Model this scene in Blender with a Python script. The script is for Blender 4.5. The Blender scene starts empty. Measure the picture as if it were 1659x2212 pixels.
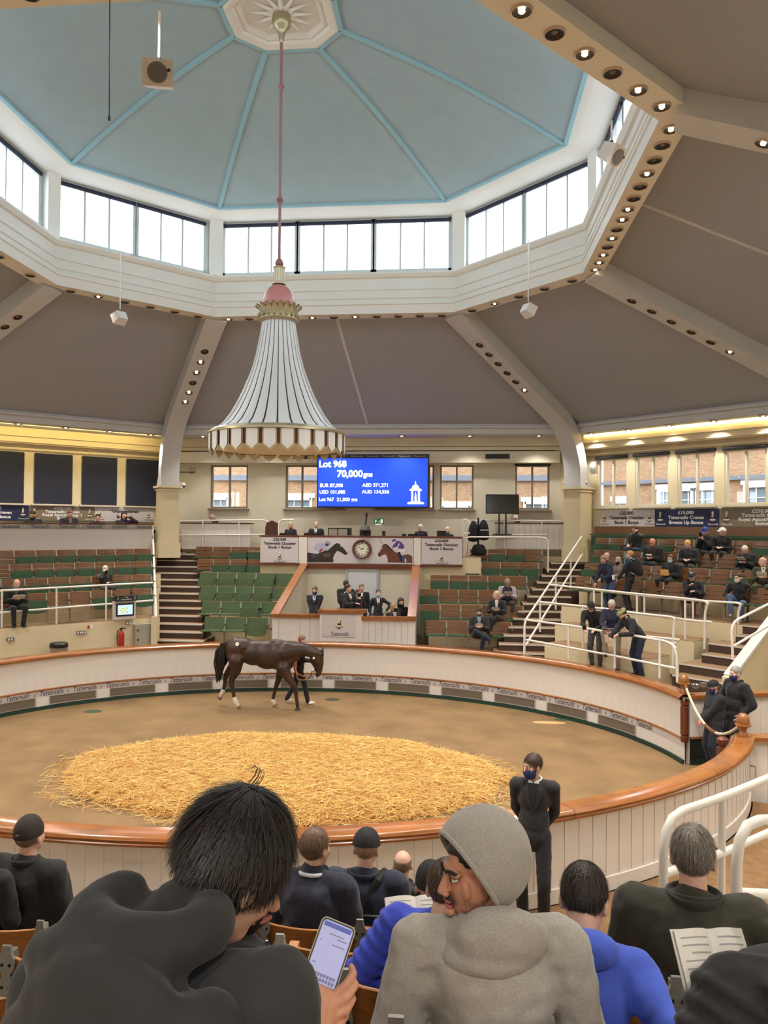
import bpy, bmesh, math, random
import numpy as np
from math import pi, sin, cos, atan2, radians as R, hypot
from mathutils import Vector as V, Matrix
random.seed(7); rng = np.random.default_rng(7)
SC = bpy.context.scene
COL = SC.collection
# ---------------------------------------------------------------- camera
FPX, YAW, PIT, ROL = 1670.0, R(5.34), R(1.06), R(.4)
CAM = np.array([.537*6.3, -2.285*6.3, 4.45])
_r = np.array([cos(YAW), sin(YAW), 0]); _f = np.array([-sin(YAW), cos(YAW), 0]); _z = np.array([0, 0, 1.])
CF = _f*cos(PIT)+_z*sin(PIT); _u = _z*cos(PIT)-_f*sin(PIT)
CR = _r*cos(ROL)+_u*sin(ROL); CU = _u*cos(ROL)-_r*sin(ROL)
cd = bpy.data.cameras.new('camera'); cam = bpy.data.objects.new('camera', cd); COL.objects.link(cam)
cam.matrix_world = Matrix(((CR[0], CU[0], -CF[0], CAM[0]), (CR[1], CU[1], -CF[1], CAM[1]), (CR[2], CU[2], -CF[2], CAM[2]), (0, 0, 0, 1)))
cd.sensor_fit = 'HORIZONTAL'; cd.sensor_width = 36; cd.lens = 36*FPX/1659; cd.clip_start = .05; cd.clip_end = 300
SC.camera = cam
# survey helpers: a sight line through a point of the photograph, cut with a real plane of the building
def ray(u, v): return CF+CR*(u-829.5)/FPX-CU*(v-1106)/FPX
def hz(u, v, z): d = ray(u, v); return CAM+d*(z-CAM[2])/d[2]
def hy(u, v, y): d = ray(u, v); return CAM+d*(y-CAM[1])/d[1]
def hn(u, v, n, dist): n = np.array(n); d = ray(u, v); return CAM+d*(dist-CAM@n)/(d@n)
def hd(u, v, D): return CAM+ray(u, v)*D
S2 = 2**-.5
NL = np.array([-S2, S2, 0]); NR = np.array([S2, S2, 0])
# ---------------------------------------------------------------- world, exposure
w = bpy.data.worlds.new('overcast sky'); SC.world = w; w.use_nodes = True
bg = w.node_tree.nodes['Background']; bg.inputs[0].default_value = (.8, .91, 1, 1); bg.inputs[1].default_value = 6.0
SC.view_settings.view_transform = 'Standard'; SC.view_settings.look = 'None'
SC.view_settings.gamma = 1; SC.view_settings.use_curve_mapping = False; SC.view_settings.exposure = 0.2
SC.cycles.use_denoising = True
SC.cycles.use_adaptive_sampling = True; SC.cycles.adaptive_threshold = .03
SC.cycles.max_bounces = 8; SC.cycles.diffuse_bounces = 4; SC.cycles.transparent_max_bounces = 12
SC.cycles.sample_clamp_indirect = 6; SC.cycles.caustics_reflective = False; SC.cycles.caustics_refractive = False
LAMP_W = 230.0      # each lit downlight, watts
def area(name, loc, direction, sx, sy, power, col=(1, 1, 1), portal=False):
    l = bpy.data.lights.new(name, 'AREA'); l.shape = 'RECTANGLE'; l.size = sx; l.size_y = sy; l.energy = power; l.color = col
    if portal: l.cycles.is_portal = True
    o = bpy.data.objects.new(name, l); COL.objects.link(o); o.location = loc
    o.rotation_euler = V(direction).to_track_quat('-Z', 'Y').to_euler(); return o
# ---------------------------------------------------------------- materials
def lin(c): return tuple(((x/255)/12.92 if x/255 <= .04045 else ((x/255+.055)/1.055)**2.4) for x in c)
_M = {}
def mat(name, col, rough=.55, metal=0, noise=None, bump=None, emit=0, wood=None, spec=.5, col2=None, sheen=0, coat=0):
    if name in _M: return _M[name]
    m = bpy.data.materials.new(name); m.use_nodes = True; nt = m.node_tree; b = nt.nodes['Principled BSDF']
    c = lin(col); b.inputs['Base Color'].default_value = (*c, 1); b.inputs['Roughness'].default_value = rough
    b.inputs['Metallic'].default_value = metal; b.inputs['Specular IOR Level'].default_value = spec
    if coat: b.inputs['Coat Weight'].default_value = coat; b.inputs['Coat Roughness'].default_value = .15
    if sheen: b.inputs['Sheen Weight'].default_value = sheen
    if emit: b.inputs['Emission Color'].default_value = (*c, 1); b.inputs['Emission Strength'].default_value = emit
    tc = nt.nodes.new('ShaderNodeTexCoord')
    if noise or wood:
        n = nt.nodes.new('ShaderNodeTexNoise'); n.inputs['Detail'].default_value = 5
        mp = nt.nodes.new('ShaderNodeMapping'); nt.links.new(tc.outputs['Object'], mp.inputs[0]); nt.links.new(mp.outputs[0], n.inputs['Vector'])
        if wood: mp.inputs['Scale'].default_value = wood; n.inputs['Scale'].default_value = 1.0; amt = .3; n.inputs['Distortion'].default_value = .6
        else: n.inputs['Scale'].default_value = noise[0]; amt = noise[1]
        rp = nt.nodes.new('ShaderNodeValToRGB'); rp.color_ramp.elements[0].position = .3; rp.color_ramp.elements[1].position = .7
        c2 = lin(col2) if col2 else tuple(min(1, x*(1+amt)) for x in c)
        rp.color_ramp.elements[0].color = (*[x*(1-amt) for x in c], 1); rp.color_ramp.elements[1].color = (*c2, 1)
        nt.links.new(n.outputs['Fac'], rp.inputs[0]); nt.links.new(rp.outputs[0], b.inputs['Base Color'])
    if bump:
        n2 = nt.nodes.new('ShaderNodeTexNoise'); n2.inputs['Scale'].default_value = bump[0]; n2.inputs['Detail'].default_value = 3
        nt.links.new(tc.outputs['Object'], n2.inputs['Vector'])
        bp = nt.nodes.new('ShaderNodeBump'); bp.inputs['Strength'].default_value = bump[1]; bp.inputs['Distance'].default_value = bump[2] if len(bump) > 2 else .02
        nt.links.new(n2.outputs['Fac'], bp.inputs['Height']); nt.links.new(bp.outputs[0], b.inputs['Normal'])
    _M[name] = m; return m
def glassm(name='window glass', tint=(1, 1, 1), gl=.06):
    if name in _M: return _M[name]
    m = bpy.data.materials.new(name); m.use_nodes = True; nt = m.node_tree; nt.nodes.clear()
    o = nt.nodes.new('ShaderNodeOutputMaterial'); t = nt.nodes.new('ShaderNodeBsdfTransparent'); g = nt.nodes.new('ShaderNodeBsdfGlossy'); mx = nt.nodes.new('ShaderNodeMixShader')
    t.inputs[0].default_value = (*tint, 1); g.inputs['Roughness'].default_value = .02; mx.inputs[0].default_value = gl
    nt.links.new(t.outputs[0], mx.inputs[1]); nt.links.new(g.outputs[0], mx.inputs[2]); nt.links.new(mx.outputs[0], o.inputs[0]); _M[name] = m; return m
WHITE = mat('white paint', (226, 220, 214), .45, noise=(3, .03)); WHITE2 = mat('white enamel rail', (236, 230, 222), .3)
CREAM = mat('cream wall paint', (214, 207, 186), .7, noise=(1.2, .04)); CREAM2 = mat('warm cream paint', (222, 208, 172), .6, noise=(1.5, .04))
LANT = mat('lantern white paint', (232, 230, 222), .6); GREYC = mat('grey ceiling cloth', (158, 161, 170), .9, noise=(40, .05)); BLUEC = mat('pale blue dome paint', (160, 182, 190), .85, noise=(2, .03))
BLUER = mat('light blue rib paint', (150, 192, 206), .7); BEAMW = mat('beam cream paint', (198, 199, 200), .7, noise=(2, .03))
OAK = mat('varnished oak', (148, 92, 46), .28, wood=(3, 30, 30), coat=.4, bump=(60, .05)); RAILW = mat('varnished rail wood', (152, 94, 46), .25, wood=(2, 2, 30), coat=.5)
DKWOOD = mat('dark red mahogany', (104, 50, 32), .35, wood=(4, 30, 30)); SEATW = mat('brown seat ply', (118, 78, 46), .32, wood=(6, 60, 60), coat=.25)
GREENP = mat('green paint', (50, 84, 56), .5, noise=(6, .12)); GREENS = mat('olive green seat paint', (72, 94, 58), .5, noise=(6, .12)); DKGREEN = mat('dark green skirting', (18, 52, 42), .5)
IRON = mat('grey cast iron', (158, 157, 150), .45, metal=.15, bump=(80, .1)); BLACK = mat('black plastic', (18, 18, 20), .4); DARKM = mat('dark metal', (50, 50, 52), .4, metal=.6)
CHROME = mat('chrome', (200, 200, 204), .12, metal=1); STEELB = mat('brushed steel', (170, 170, 168), .3, metal=1, wood=(2, 2, 90)); GOLD = mat('antique gold', (176, 164, 130), .35, metal=.7)
CARPET = mat('brown carpet', (126, 94, 60), .95, noise=(8, .18), bump=(300, .3)); STEPC = mat('dark brown step riser', (74, 56, 46), .9, noise=(60, .12)); STEPT = mat('tan step tread', (146, 116, 86), .85, noise=(25, .1))
NOSE = mat('pale step nosing', (205, 200, 192), .5); INK = mat('black lettering', (22, 22, 26), .6); INKW = mat('white lettering', (240, 240, 240), .6)
PANELW = mat('white board print', (206, 198, 200), .55); NAVY = mat('navy board print', (30, 40, 78), .55); TAUPE = mat('taupe board print', (128, 114, 92), .55)
# ---------------------------------------------------------------- mesh builder
class MB:
    def __init__(s): s.v = []; s.f = []; s.m = []
    def add(s, vs, fs, mi=0):
        k = len(s.v); s.v += [tuple(map(float, p)) for p in vs]; s.f += [tuple(i+k for i in f) for f in fs]; s.m += [mi]*len(fs); return s
    def box(s, c, d, mi=0, rz=0, M=None):
        x, y, z = [t/2 for t in d]; ps = [(a*x, b*y, e*z) for a in (-1, 1) for b in (-1, 1) for e in (-1, 1)]
        if M is not None: ps = [tuple(M @ V(p)) for p in ps]
        elif rz: ps = [(p[0]*cos(rz)-p[1]*sin(rz), p[0]*sin(rz)+p[1]*cos(rz), p[2]) for p in ps]
        return s.add([(p[0]+c[0], p[1]+c[1], p[2]+c[2]) for p in ps], [(0, 1, 3, 2), (4, 6, 7, 5), (0, 4, 5, 1), (2, 3, 7, 6), (0, 2, 6, 4), (1, 5, 7, 3)], mi)
    def beam(s, p, q, w, h, up=(0, 0, 1), mi=0, off=0):
        p, q = V(p), V(q); d = (q-p).normalized(); sd = d.cross(V(up)).normalized(); u = sd.cross(d)
        ps = []
        for e in (p, q):
            for a, b in ((-1, -1), (1, -1), (1, 1), (-1, 1)): ps.append(e+sd*a*w/2+u*(b*h/2+off))
        return s.add(ps, [(3, 2, 1, 0), (4, 5, 6, 7), (0, 1, 5, 4), (1, 2, 6, 5), (2, 3, 7, 6), (3, 0, 4, 7)], mi)
    def tube(s, pts, r, n=8, closed=False, mi=0):
        pts = [V(p) for p in pts]; N = len(pts); rs = r if hasattr(r, '__len__') else [r]*N; vs = []; prev = None
        for i, p in enumerate(pts):
            a = pts[(i-1) % N] if closed or i else p; b = pts[(i+1) % N] if closed or i < N-1 else p
            d = (b-a).normalized()
            if prev is None: x = d.orthogonal().normalized()
            else: x = (prev-d*prev.dot(d)); x = x.normalized() if x.length > 1e-6 else d.orthogonal().normalized()
            prev = x; y = d.cross(x)
            vs += [p+(x*cos(2*pi*k/n)+y*sin(2*pi*k/n))*rs[i] for k in range(n)]
        fs = []
        for i in range(N if closed else N-1):
            for k in range(n): a, b = i*n+k, i*n+(k+1) % n; c, d2 = ((i+1) % N)*n+(k+1) % n, ((i+1) % N)*n+k; fs.append((a, b, c, d2))
        if not closed: fs += [tuple(range(n-1, -1, -1)), tuple((N-1)*n+k for k in range(n))]
        return s.add(vs, fs, mi)
    def lathe(s, prof, c=(0, 0, 0), n=24, mi=0, M=None, a0=0, a1=2*pi, caps=True):
        full = abs(a1-a0-2*pi) < 1e-6; cols = n if full else n+1; vs = []
        for r, z in prof:
            for k in range(cols):
                t = a0+(a1-a0)*k/n; p = V((r*cos(t), r*sin(t), z)); p = M @ p if M is not None else p; vs.append((p[0]+c[0], p[1]+c[1], p[2]+c[2]))
        fs = [(i*cols+k, i*cols+(k+1) % cols, (i+1)*cols+(k+1) % cols, (i+1)*cols+k) for i in range(len(prof)-1) for k in range(n)]
        if full and caps:
            if prof[0][0] > 1e-5 and abs(prof[0][1]-prof[1][1]) > 1e-6: fs.append(tuple(range(cols-1, -1, -1)))
            if prof[-1][0] > 1e-5 and abs(prof[-1][1]-prof[-2][1]) > 1e-6: fs.append(tuple((len(prof)-1)*cols+k for k in range(cols)))
        return s.add(vs, fs, mi)
    def prism(s, poly, o, ex, ey, depth, mi=0):
        o, ex, ey = V(o), V(ex), V(ey); n = ex.cross(ey).normalized(); N = len(poly)
        vs = [o+ex*a+ey*b+n*t for t in (0, depth) for a, b in poly]
        return s.add(vs, [tuple(range(N-1, -1, -1)), tuple(range(N, 2*N))]+[(i, (i+1) % N, N+(i+1) % N, N+i) for i in range(N)], mi)
    def grid(s, rows, mi=0, closed=False):
        n = len(rows[0]); vs = [p for r in rows for p in r]
        fs = [(i*n+k, i*n+(k+1) % n, (i+1)*n+(k+1) % n, (i+1)*n+k) for i in range(len(rows)-1) for k in range(n if closed else n-1)]
        return s.add(vs, fs, mi)
    def ell(s, c, r, M=None, n=14, mi=0):
        prof = [(sin(pi*i/(n//2+2)), -cos(pi*i/(n//2+2))) for i in range(n//2+3)]; vs = []
        for a, z in prof[1:-1]:
            for k in range(n): p = V((a*cos(2*pi*k/n)*r[0], a*sin(2*pi*k/n)*r[1], z*r[2])); p = M @ p if M is not None else p; vs.append(p+V(c))
        L = len(prof)-2
        b = V((0, 0, -r[2])); t = V((0, 0, r[2]))
        if M is not None: b = M @ b; t = M @ t
        vs += [b+V(c), t+V(c)]; fs = [(i*n+k, i*n+(k+1) % n, (i+1)*n+(k+1) % n, (i+1)*n+k) for i in range(L-1) for k in range(n)]
        fs += [(L*n, (k+1) % n, k) for k in range(n)]+[((L-1)*n+k, (L-1)*n+(k+1) % n, L*n+1) for k in range(n)]
        return s.add(vs, fs, mi)
    def cap(s, p, q, r1, r2, n=10, mi=0):      # a rounded, tapering limb
        p, q = V(p), V(q); d = q-p; L = d.length; d = d/L if L > 1e-6 else V((0, 0, 1)); pts = []; rs = []
        for a in (-85, -55, -25): pts.append(p+d*r1*sin(R(a))); rs.append(r1*cos(R(a)))
        pts.append(p); rs.append(r1)
        if L > 1e-6: pts.append(q); rs.append(r2)
        for a in (25, 55, 85): pts.append(q+d*r2*sin(R(a))); rs.append(r2*cos(R(a)))
        return s.tube(pts, rs, n, mi=mi)
    def build(s, name, mats, parent=None, org=None, smooth=False, kind=None):
        me = bpy.data.meshes.new(name); org = V(org) if org is not None else (V(parent['_o']) if parent is not None and '_o' in parent.keys() else V((0, 0, 0)))
        vs = s.v if org.length == 0 else [(a-org[0], b-org[1], c-org[2]) for a, b, c in s.v]
        me.from_pydata(vs, [], s.f)
        for m in (mats if isinstance(mats, (list, tuple)) else [mats]): me.materials.append(m)
        if any(s.m): me.polygons.foreach_set('material_index', s.m)
        if smooth:
            me.polygons.foreach_set('use_smooth', [True]*len(s.f)); me.set_sharp_from_angle(angle=smooth if smooth is not True else R(45))
        o = bpy.data.objects.new(name, me); COL.objects.link(o)
        if parent is not None:
            o.parent = parent
            if org.length: o['_o'] = tuple(org)
        else: o.location = org
        if kind: o['kind'] = kind
        return o
def tag(o, label, cat, group=None, kind=None):
    o['label'] = label; o['category'] = cat
    if group: o['group'] = group
    if kind: o['kind'] = kind
    return o
def thing(name, label, cat, loc=(0, 0, 0), group=None, rz=0):
    o = bpy.data.objects.new(name, None); COL.objects.link(o); o.location = loc; o.rotation_euler = (0, 0, rz); o.empty_display_size = .1
    if not rz: o['_o'] = tuple(map(float, loc))
    return tag(o, label, cat, group)
def dup(root, loc, rz=0, label=None, group=None):
    r = root.copy(); COL.objects.link(r); r.location = loc; r.rotation_euler = (0, 0, rz)
    if label: r['label'] = label
    if group: r['group'] = group
    def rec(a, b):
        for ch in list(a.children): c = ch.copy(); COL.objects.link(c); c.parent = b; rec(ch, c)
    rec(root, r); return r
_TX = {}
def text(s, name, parent, o, ex, ey, size, m, shear=0, align='CENTER', space=1.0, bold=0, sx=1):
    key = (s, size, m.name, shear, align, bold)
    if key not in _TX:
        c = bpy.data.curves.new(name, 'FONT'); c.body = s; c.size = size; c.shear = shear; c.align_x = align; c.align_y = 'CENTER'; c.extrude = .0008; c.space_character = space; c.offset = bold; c.resolution_u = 3
        c.materials.append(m); q = bpy.data.objects.new(name, c); _TX[key] = bpy.data.meshes.new_from_object(q); bpy.data.objects.remove(q); bpy.data.curves.remove(c)
    t = bpy.data.objects.new(name, _TX[key]); COL.objects.link(t); ex, ey = V(ex).normalized(), V(ey).normalized(); n = ex.cross(ey); ex = ex*sx
    if parent is not None: t.parent = parent; o = V(o)-V(parent['_o']) if '_o' in parent.keys() else V(o)-parent.location
    t.matrix_local = Matrix(((ex[0], ey[0], n[0], o[0]), (ex[1], ey[1], n[1], o[1]), (ex[2], ey[2], n[2], o[2]), (0, 0, 0, 1))); return t
def poff(P, d):        # offset a convex polygon (counter-clockwise) outwards by d
    n = len(P); out = []
    for i in range(n):
        a, b, c = P[i-1], P[i], P[(i+1) % n]
        def ln(p, q): dx, dy = q[0]-p[0], q[1]-p[1]; l = hypot(dx, dy); nx, ny = dy/l, -dx/l; return nx, ny, nx*p[0]+ny*p[1]+d
        a1, b1, c1 = ln(a, b); a2, b2, c2 = ln(b, c); D = a1*b2-a2*b1
        out.append(((c1*b2-c2*b1)/D, (a1*c2-a2*c1)/D))
    return out
def sweep(P, prof, mb=None):
    mb = mb or MB(); mb.grid([[(x, y, z) for x, y in poff(P, d)] for d, z in prof], closed=True); return mb
ORD = ['first', 'second', 'third', 'fourth', 'fifth', 'sixth', 'seventh', 'eighth', 'ninth', 'tenth', 'eleventh', 'twelfth', 'thirteenth', 'fourteenth']
# ================================================================ the shell
LP = [(3.28, -6.3), (6.2, -3.28), (6.2, 3.28), (3.28, 6.3), (-3.28, 6.3), (-6.2, 3.28), (-6.2, -3.28), (-3.28, -6.3)]
OP = [(7, -16), (12.7, -5.25), (12.7, 5.25), (7.1, 10.9), (-6.15, 10.65), (-11.9, 5.0), (-11.9, -5.25), (-6.5, -16)]
WP = [(8.2, -17.4), (13.9, -5.6), (13.9, 5.19), (6.89, 12.2), (-6.89, 12.2), (-13.1, 5.99), (-13.1, -5.6), (-7.7, -17.4)]
SIDE = ['near', 'near_right', 'right', 'far_right', 'far', 'far_left', 'left', 'near_left']   # side i runs from corner i-1 to corner i
def side(P, i): return np.array(P[i-1]), np.array(P[i])
def edge(P, i):
    a, b = side(P, i); L = np.linalg.norm(b-a); ex = (b-a)/L; return a, ex, L, np.array([ex[1], -ex[0]])    # origin, along, length, outward
# lantern: fascia with mouldings, sill, ring beam
fz = [(.45, 10.85), (.45, 10.2), (0, 10.2), (0, 10.43), (-.03, 10.45), (-.03, 10.5), (.03, 10.52), (.03, 10.6), (0, 10.62), (0, 10.66), (.06, 10.68), (.06, 10.84), (.03, 10.86), (.03, 10.9), (.1, 10.92), (.1, 11.18), (.04, 11.2), (-.02, 11.28), (-.02, 11.33), (.2, 11.36), (.45, 11.4)]
sweep(LP, fz).build('trim_1', LANT, kind='structure', smooth=R(30))
sweep(LP, [(.45, 12.93), (.4, 12.95), (-.2, 13.0), (-.43, 13.03), (-.43, 13.1)]).build('trim_2', LANT, kind='structure')
wn = [0]
def window(parent_mats=None): wn[0] += 1; return 'window_%d' % wn[0]
BLIND = mat('navy roller blind', (34, 38, 56), .8); FRAMEM = mat('grey white window frame', (196, 204, 206), .5); FRAMED = mat('taupe window frame', (128, 118, 104), .5)
GL = glassm()
for i in range(8):
    a, ex, L, out = edge(poff(LP, .45), i); ex3 = V((*ex, 0)); rz = atan2(ex[1], ex[0])
    ng = 3 if L > 5 else 2; m = .34; gw = (L-2*m+.16)/ng
    mb = MB()
    # corner pier
    c = V((*a, 12.2)); mb.box(c+V((*(-out*.12), 0))+ex3*.0, (.36, .36, 1.56), rz=rz-R(22)); mb.build('trim_%d' % (10+i), LANT, kind='structure')
    for g in range(ng):
        s0 = m+g*gw; s1 = s0+gw-.16; P = lambda s, d, z: (a[0]+ex[0]*s+out[0]*d, a[1]+ex[1]*s+out[1]*d, z)
        fr = MB(); fr.box(P((s0+s1)/2, .03, 11.47), (s1-s0+.16, .14, .14), rz=rz); fr.box(P((s0+s1)/2, .03, 12.9), (s1-s0+.16, .14, .08), rz=rz)
        for s in (s0-.05, s1+.05): fr.box(P(s, .03, 12.2), (.1, .14, 1.5), rz=rz)
        if g == 0: fr.box(P(m/2-.05, .03, 12.2), (m, .12, 1.5), rz=rz)
        if g == ng-1: fr.box(P(L-m/2+.05, .03, 12.2), (m, .12, 1.5), rz=rz)
        wo = fr.build(window(), FRAMEM, kind='structure')
        for k in (1, 2): MB().box(P(s0+(s1-s0)*k/3, .02, 12.2), (.05, .08, 1.4), rz=rz).build('mullion', FRAMEM, wo)
        for k in range(3): MB().box(P(s0+(s1-s0)*(k+.5)/3, .05, 12.2), ((s1-s0)/3-.03, .008, 1.36), rz=rz).build('pane', GL, wo)
        MB().tube([P(s0-.05, -.06, 12.86), P(s1+.05, -.06, 12.86)], .05, 10).build('blind_roll', BLIND, wo)
    area('daylight portal', (*((a+np.array(side(poff(LP, .45), i)[1]))/2+out*.25), 12.2), (*-out, -.0), L, 1.5, 1, portal=True)
# dome: eight cloth panels, ribs, plaster boss
DK = [(x*.931, y*.931) for x, y in LP]; BK = [(.55, -.98), (1.08, -.46), (1.08, .46), (.55, .98), (-.55, .98), (-1.08, .46), (-1.08, -.46), (-.55, -.98)]
for i in range(8):
    (a, b), (c, d) = side(DK, i), side(BK, i); rows = []
    for t in range(7): t /= 6; z = 13.04+1.16*(t+.12*sin(pi*t)); rows.append([(*(a*(1-t)+c*t), z), (*(b*(1-t)+d*t), z)])
    MB().grid(rows).build('ceiling_dome_panel', BLUEC, kind='structure', smooth=R(60))
    mb = MB()
    for t in range(6): t0, t1 = t/6, (t+1)/6; zz = lambda t: 13.02+1.16*(t+.12*sin(pi*t)); mb.beam((*(b*(1-t0)+d*t0), zz(t0)), (*(b*(1-t1)+d*t1), zz(t1)), .1, .05)
    mb.build('trim_%d' % (20+i), BLUER, kind='structure')
    MB().beam((*a, 13.03), (*b, 13.03), .09, .07).build('trim_%d' % (30+i), BLUER, kind='structure')
    MB().beam((*c, 14.19), (*d, 14.19), .1, .08).build('trim_%d' % (40+i), BLUER, kind='structure')
boss = thing('plaster_boss', 'white octagonal plaster boss with a sunburst at the top of the blue dome', 'ceiling rose', (0, 0, 14.2))
sweep(BK, [(-.02, 14.16), (-.1, 14.14), (-.2, 14.17), (-.24, 14.22), (-.3, 14.2), (-.36, 14.24), (-.36, 14.3)]).build('frame', LANT, boss)
MB().prism([(x*.8, y*.8) for x, y in BK], (0, 0, 14.29), (1, 0, 0), (0, 1, 0), .05).build('plate', LANT, boss)
for k in range(12):
    t = 2*pi*k/12+.13; e = V((cos(t), sin(t), 0)); n = V((-sin(t), cos(t), 0)); p0 = V((0, 0, 14.27))
    MB().add([p0+e*.16+n*.06, p0+e*.62, p0+e*.16-n*.06, p0+e*.18+V((0, 0, -.06)), p0+n*.0+V((0, 0, .03))], [(0, 1, 3), (1, 2, 3), (2, 0, 3), (0, 2, 4), (0, 4, 1), (2, 1, 4)]).build('ray', LANT, boss)
MB().lathe([(.2, 14.3), (.22, 14.24), (.16, 14.22), (.15, 14.2)], n=20).build('collar', LANT, boss, smooth=True)
# main roof: eight panels of stretched grey cloth with battens, ribs
RL = poff(LP, .45); RZ0, RZ1 = 10.42, 7.75
def roofp(i, s, t):
    (a, b), (c, d) = side(RL, i), side(OP, i); p = a*(1-s)+b*s; q = c*(1-s)+d*s; return V((*(p*(1-t)+q*t), RZ0*(1-t)+RZ1*t))
for i in range(8):
    MB().grid([[roofp(i, s/6, t/6) for s in range(7)] for t in range(7)]).build('ceiling_%s' % SIDE[i], GREYC, kind='structure', smooth=True)
    p, q = roofp(i, .5, 0), roofp(i, .5, 1)
    if i % 2 == 0: MB().beam(p, q, .09, .04).build('trim_%d' % (50+i), BEAMW, kind='structure')
# ribs swept down into columns
RIBS = []
for i in range(8):
    b, d = RL[i], OP[i]; wv = np.array(WP[i]); p = np.array(b); q = np.array(d)
    if i == 2: q = np.array((12.7, 5.2))
    dr = (q-p); Lr = np.linalg.norm(dr); dr = dr/Lr; sd = np.array([-dr[1], dr[0]]); rise = (RZ1-RZ0)/Lr
    path = []
    for t in np.linspace(-.12, Lr-.9, 6): path.append((t, RZ0+rise*t))
    t0, z0 = path[-1]
    for k in range(1, 8):       # quarter curve down to the upright
        f = k/7; path.append((t0+1.35*sin(f*pi/2)*.95, z0+rise*1.2*sin(f*pi/2)-1.5*(1-cos(f*pi/2))))
    tc, zc = path[-1]; path.append((tc, 5.72))
    def off(k, h):
        a_ = path[max(k-1, 0)]; b_ = path[min(k+1, len(path)-1)]; dx, dz = b_[0]-a_[0], b_[1]-a_[1]; l = hypot(dx, dz); return path[k][0]+dz/l*h, path[k][1]-dx/l*h
    w2 = .3; rows = []
    for k in range(len(path)):
        row = []
        for sgn, h in ((-1, -.02), (-1, .4), (1, .4), (1, -.02)):
            tt, zz = off(k, h) if k < len(path)-1 else (path[k][0]-(h if h > 0 else -.3), path[k][1])
            row.append((*(p+dr*tt+sd*sgn*w2), zz))
        rows.append(row)
    mb = MB().grid(rows, closed=True); mb.f.append((0, 1, 2, 3)); mb.m.append(0); mb.build('beam', BEAMW, kind='structure', smooth=R(25))
    cx, cy = p+dr*(tc-.08); rz = atan2(dr[1], dr[0])
    if i in (3, 4):
        cb = MB().box((cx, cy, 4.55), (.66, .62, 2.36), rz=rz); cb.box((cx, cy, 5.62), (.74, .7, .05), rz=rz); cb.box((cx, cy, 5.72), (.84, .8, .07), rz=rz); cb.box((cx, cy, 3.6), (.74, .72, .5), rz=rz)
        cb.build('column', CREAM2, kind='structure')
    else: MB().box((cx, cy, 2.8), (.66, .62, 5.8), rz=rz).build('column', CREAM2, kind='structure')
    RIBS.append((p, dr, sd, rise, off, path))
# cornice, soffit to the wall, upper walls
sweep(OP, [(-.06, 7.82), (-.06, 7.74), (-.14, 7.72), (-.14, 7.66), (-.02, 7.64), (-.02, 7.46), (.06, 7.44), (2.6, 7.44)]).build('trim_60', BEAMW, kind='structure', smooth=R(30))
def wall(i, z0, z1, ops, m, th=.25, P=WP, name=None):
    a, ex, L, out = edge(P, i); rz = atan2(ex[1], ex[0]); cuts = sorted({0, L, *[o[0] for o in ops], *[o[1] for o in ops]}); mb = MB()
    for s0, s1 in zip(cuts, cuts[1:]):
        o = next((o for o in ops if o[0] <= s0+1e-6 and s1 <= o[1]+1e-6), None)
        for lo, hi in ([(z0, z1)] if o is None else [(z0, o[2]), (o[3], z1)]): mb.box((a[0]+ex[0]*(s0+s1)/2+out[0]*th/2, a[1]+ex[1]*(s0+s1)/2+out[1]*th/2, (lo+hi)/2), (s1-s0+.002, th, hi-lo), rz=rz)
    return mb.build(name or 'wall_'+SIDE[i], m, kind='structure')
def win(i, s0, s1, z0, z1, nm=1, fm=None, blind=None, panes=True, roll=False, cuts=None):
    a, ex, L, out = edge(WP, i); rz = atan2(ex[1], ex[0]); P = lambda s, d, z: (a[0]+ex[0]*s+out[0]*d, a[1]+ex[1]*s+out[1]*d, z); fm = fm or FRAMEM
    fr = MB()
    for s in (s0+.03, s1-.03): fr.box(P(s, .1, (z0+z1)/2), (.06, .12, z1-z0), rz=rz)
    for z in (z0+.03, z1-.03): fr.box(P((s0+s1)/2, .1, z), (s1-s0-.12, .12, .06), rz=rz)
    fr.box(P((s0+s1)/2, -.05, z0-.035), (s1-s0+.14, .16, .05), rz=rz)
    o = fr.build(window(), fm, kind='structure'); cs = cuts or [s0+(s1-s0)*(k+1)/(nm+1) for k in range(nm)]
    for c in cs: MB().box(P(c, .1, (z0+z1)/2), (.06, .1, z1-z0-.1), rz=rz).build('mullion', fm, o)
    es = [s0, *cs, s1]
    for u, v in zip(es, es[1:]): MB().box(P((u+v)/2, .13, (z0+z1)/2), (v-u-.05, .008, z1-z0-.1), rz=rz).build('pane', GL, o)
    if roll: MB().tube([P(s0-.03, -.05, z1+.02), P(s1+.03, -.05, z1+.02)], .055, 10).build('blind_roll', mat('dark blind roll', (40, 36, 38), .7), o)
    if blind: MB().box(P((s0+s1)/2, -.03, (z0+z1)/2), (s1-s0-.05, .012, z1-z0+.06), rz=rz).build('blind', BLIND, o)
    area('daylight portal', P((s0+s1)/2, .3, (z0+z1)/2), (*-out, 0), s1-s0, z1-z0, 1, portal=True) if not blind else None
    return o
# far wall, s runs from x=6.89 to x=-6.89
fw = [(-5.26, -3.92), (-2.57, -.5), (.6, 2.62), (2.82, 3.97), (5.38, 6.53)]
wall(4, .0, 7.5, [(6.89-b, 6.89-a, 5.05, 6.57) for a, b in fw], CREAM)
for j, (a, b) in enumerate(fw):
    cs = {1: [6.89+1.43, 6.89+1.99], 2: [6.89-2.45, 6.89-1.5]}.get(j); win(4, 6.89-b, 6.89-a, 5.05, 6.57, 1, FRAMED, cuts=sorted(cs) if cs else None, roll=j > 3)
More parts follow.
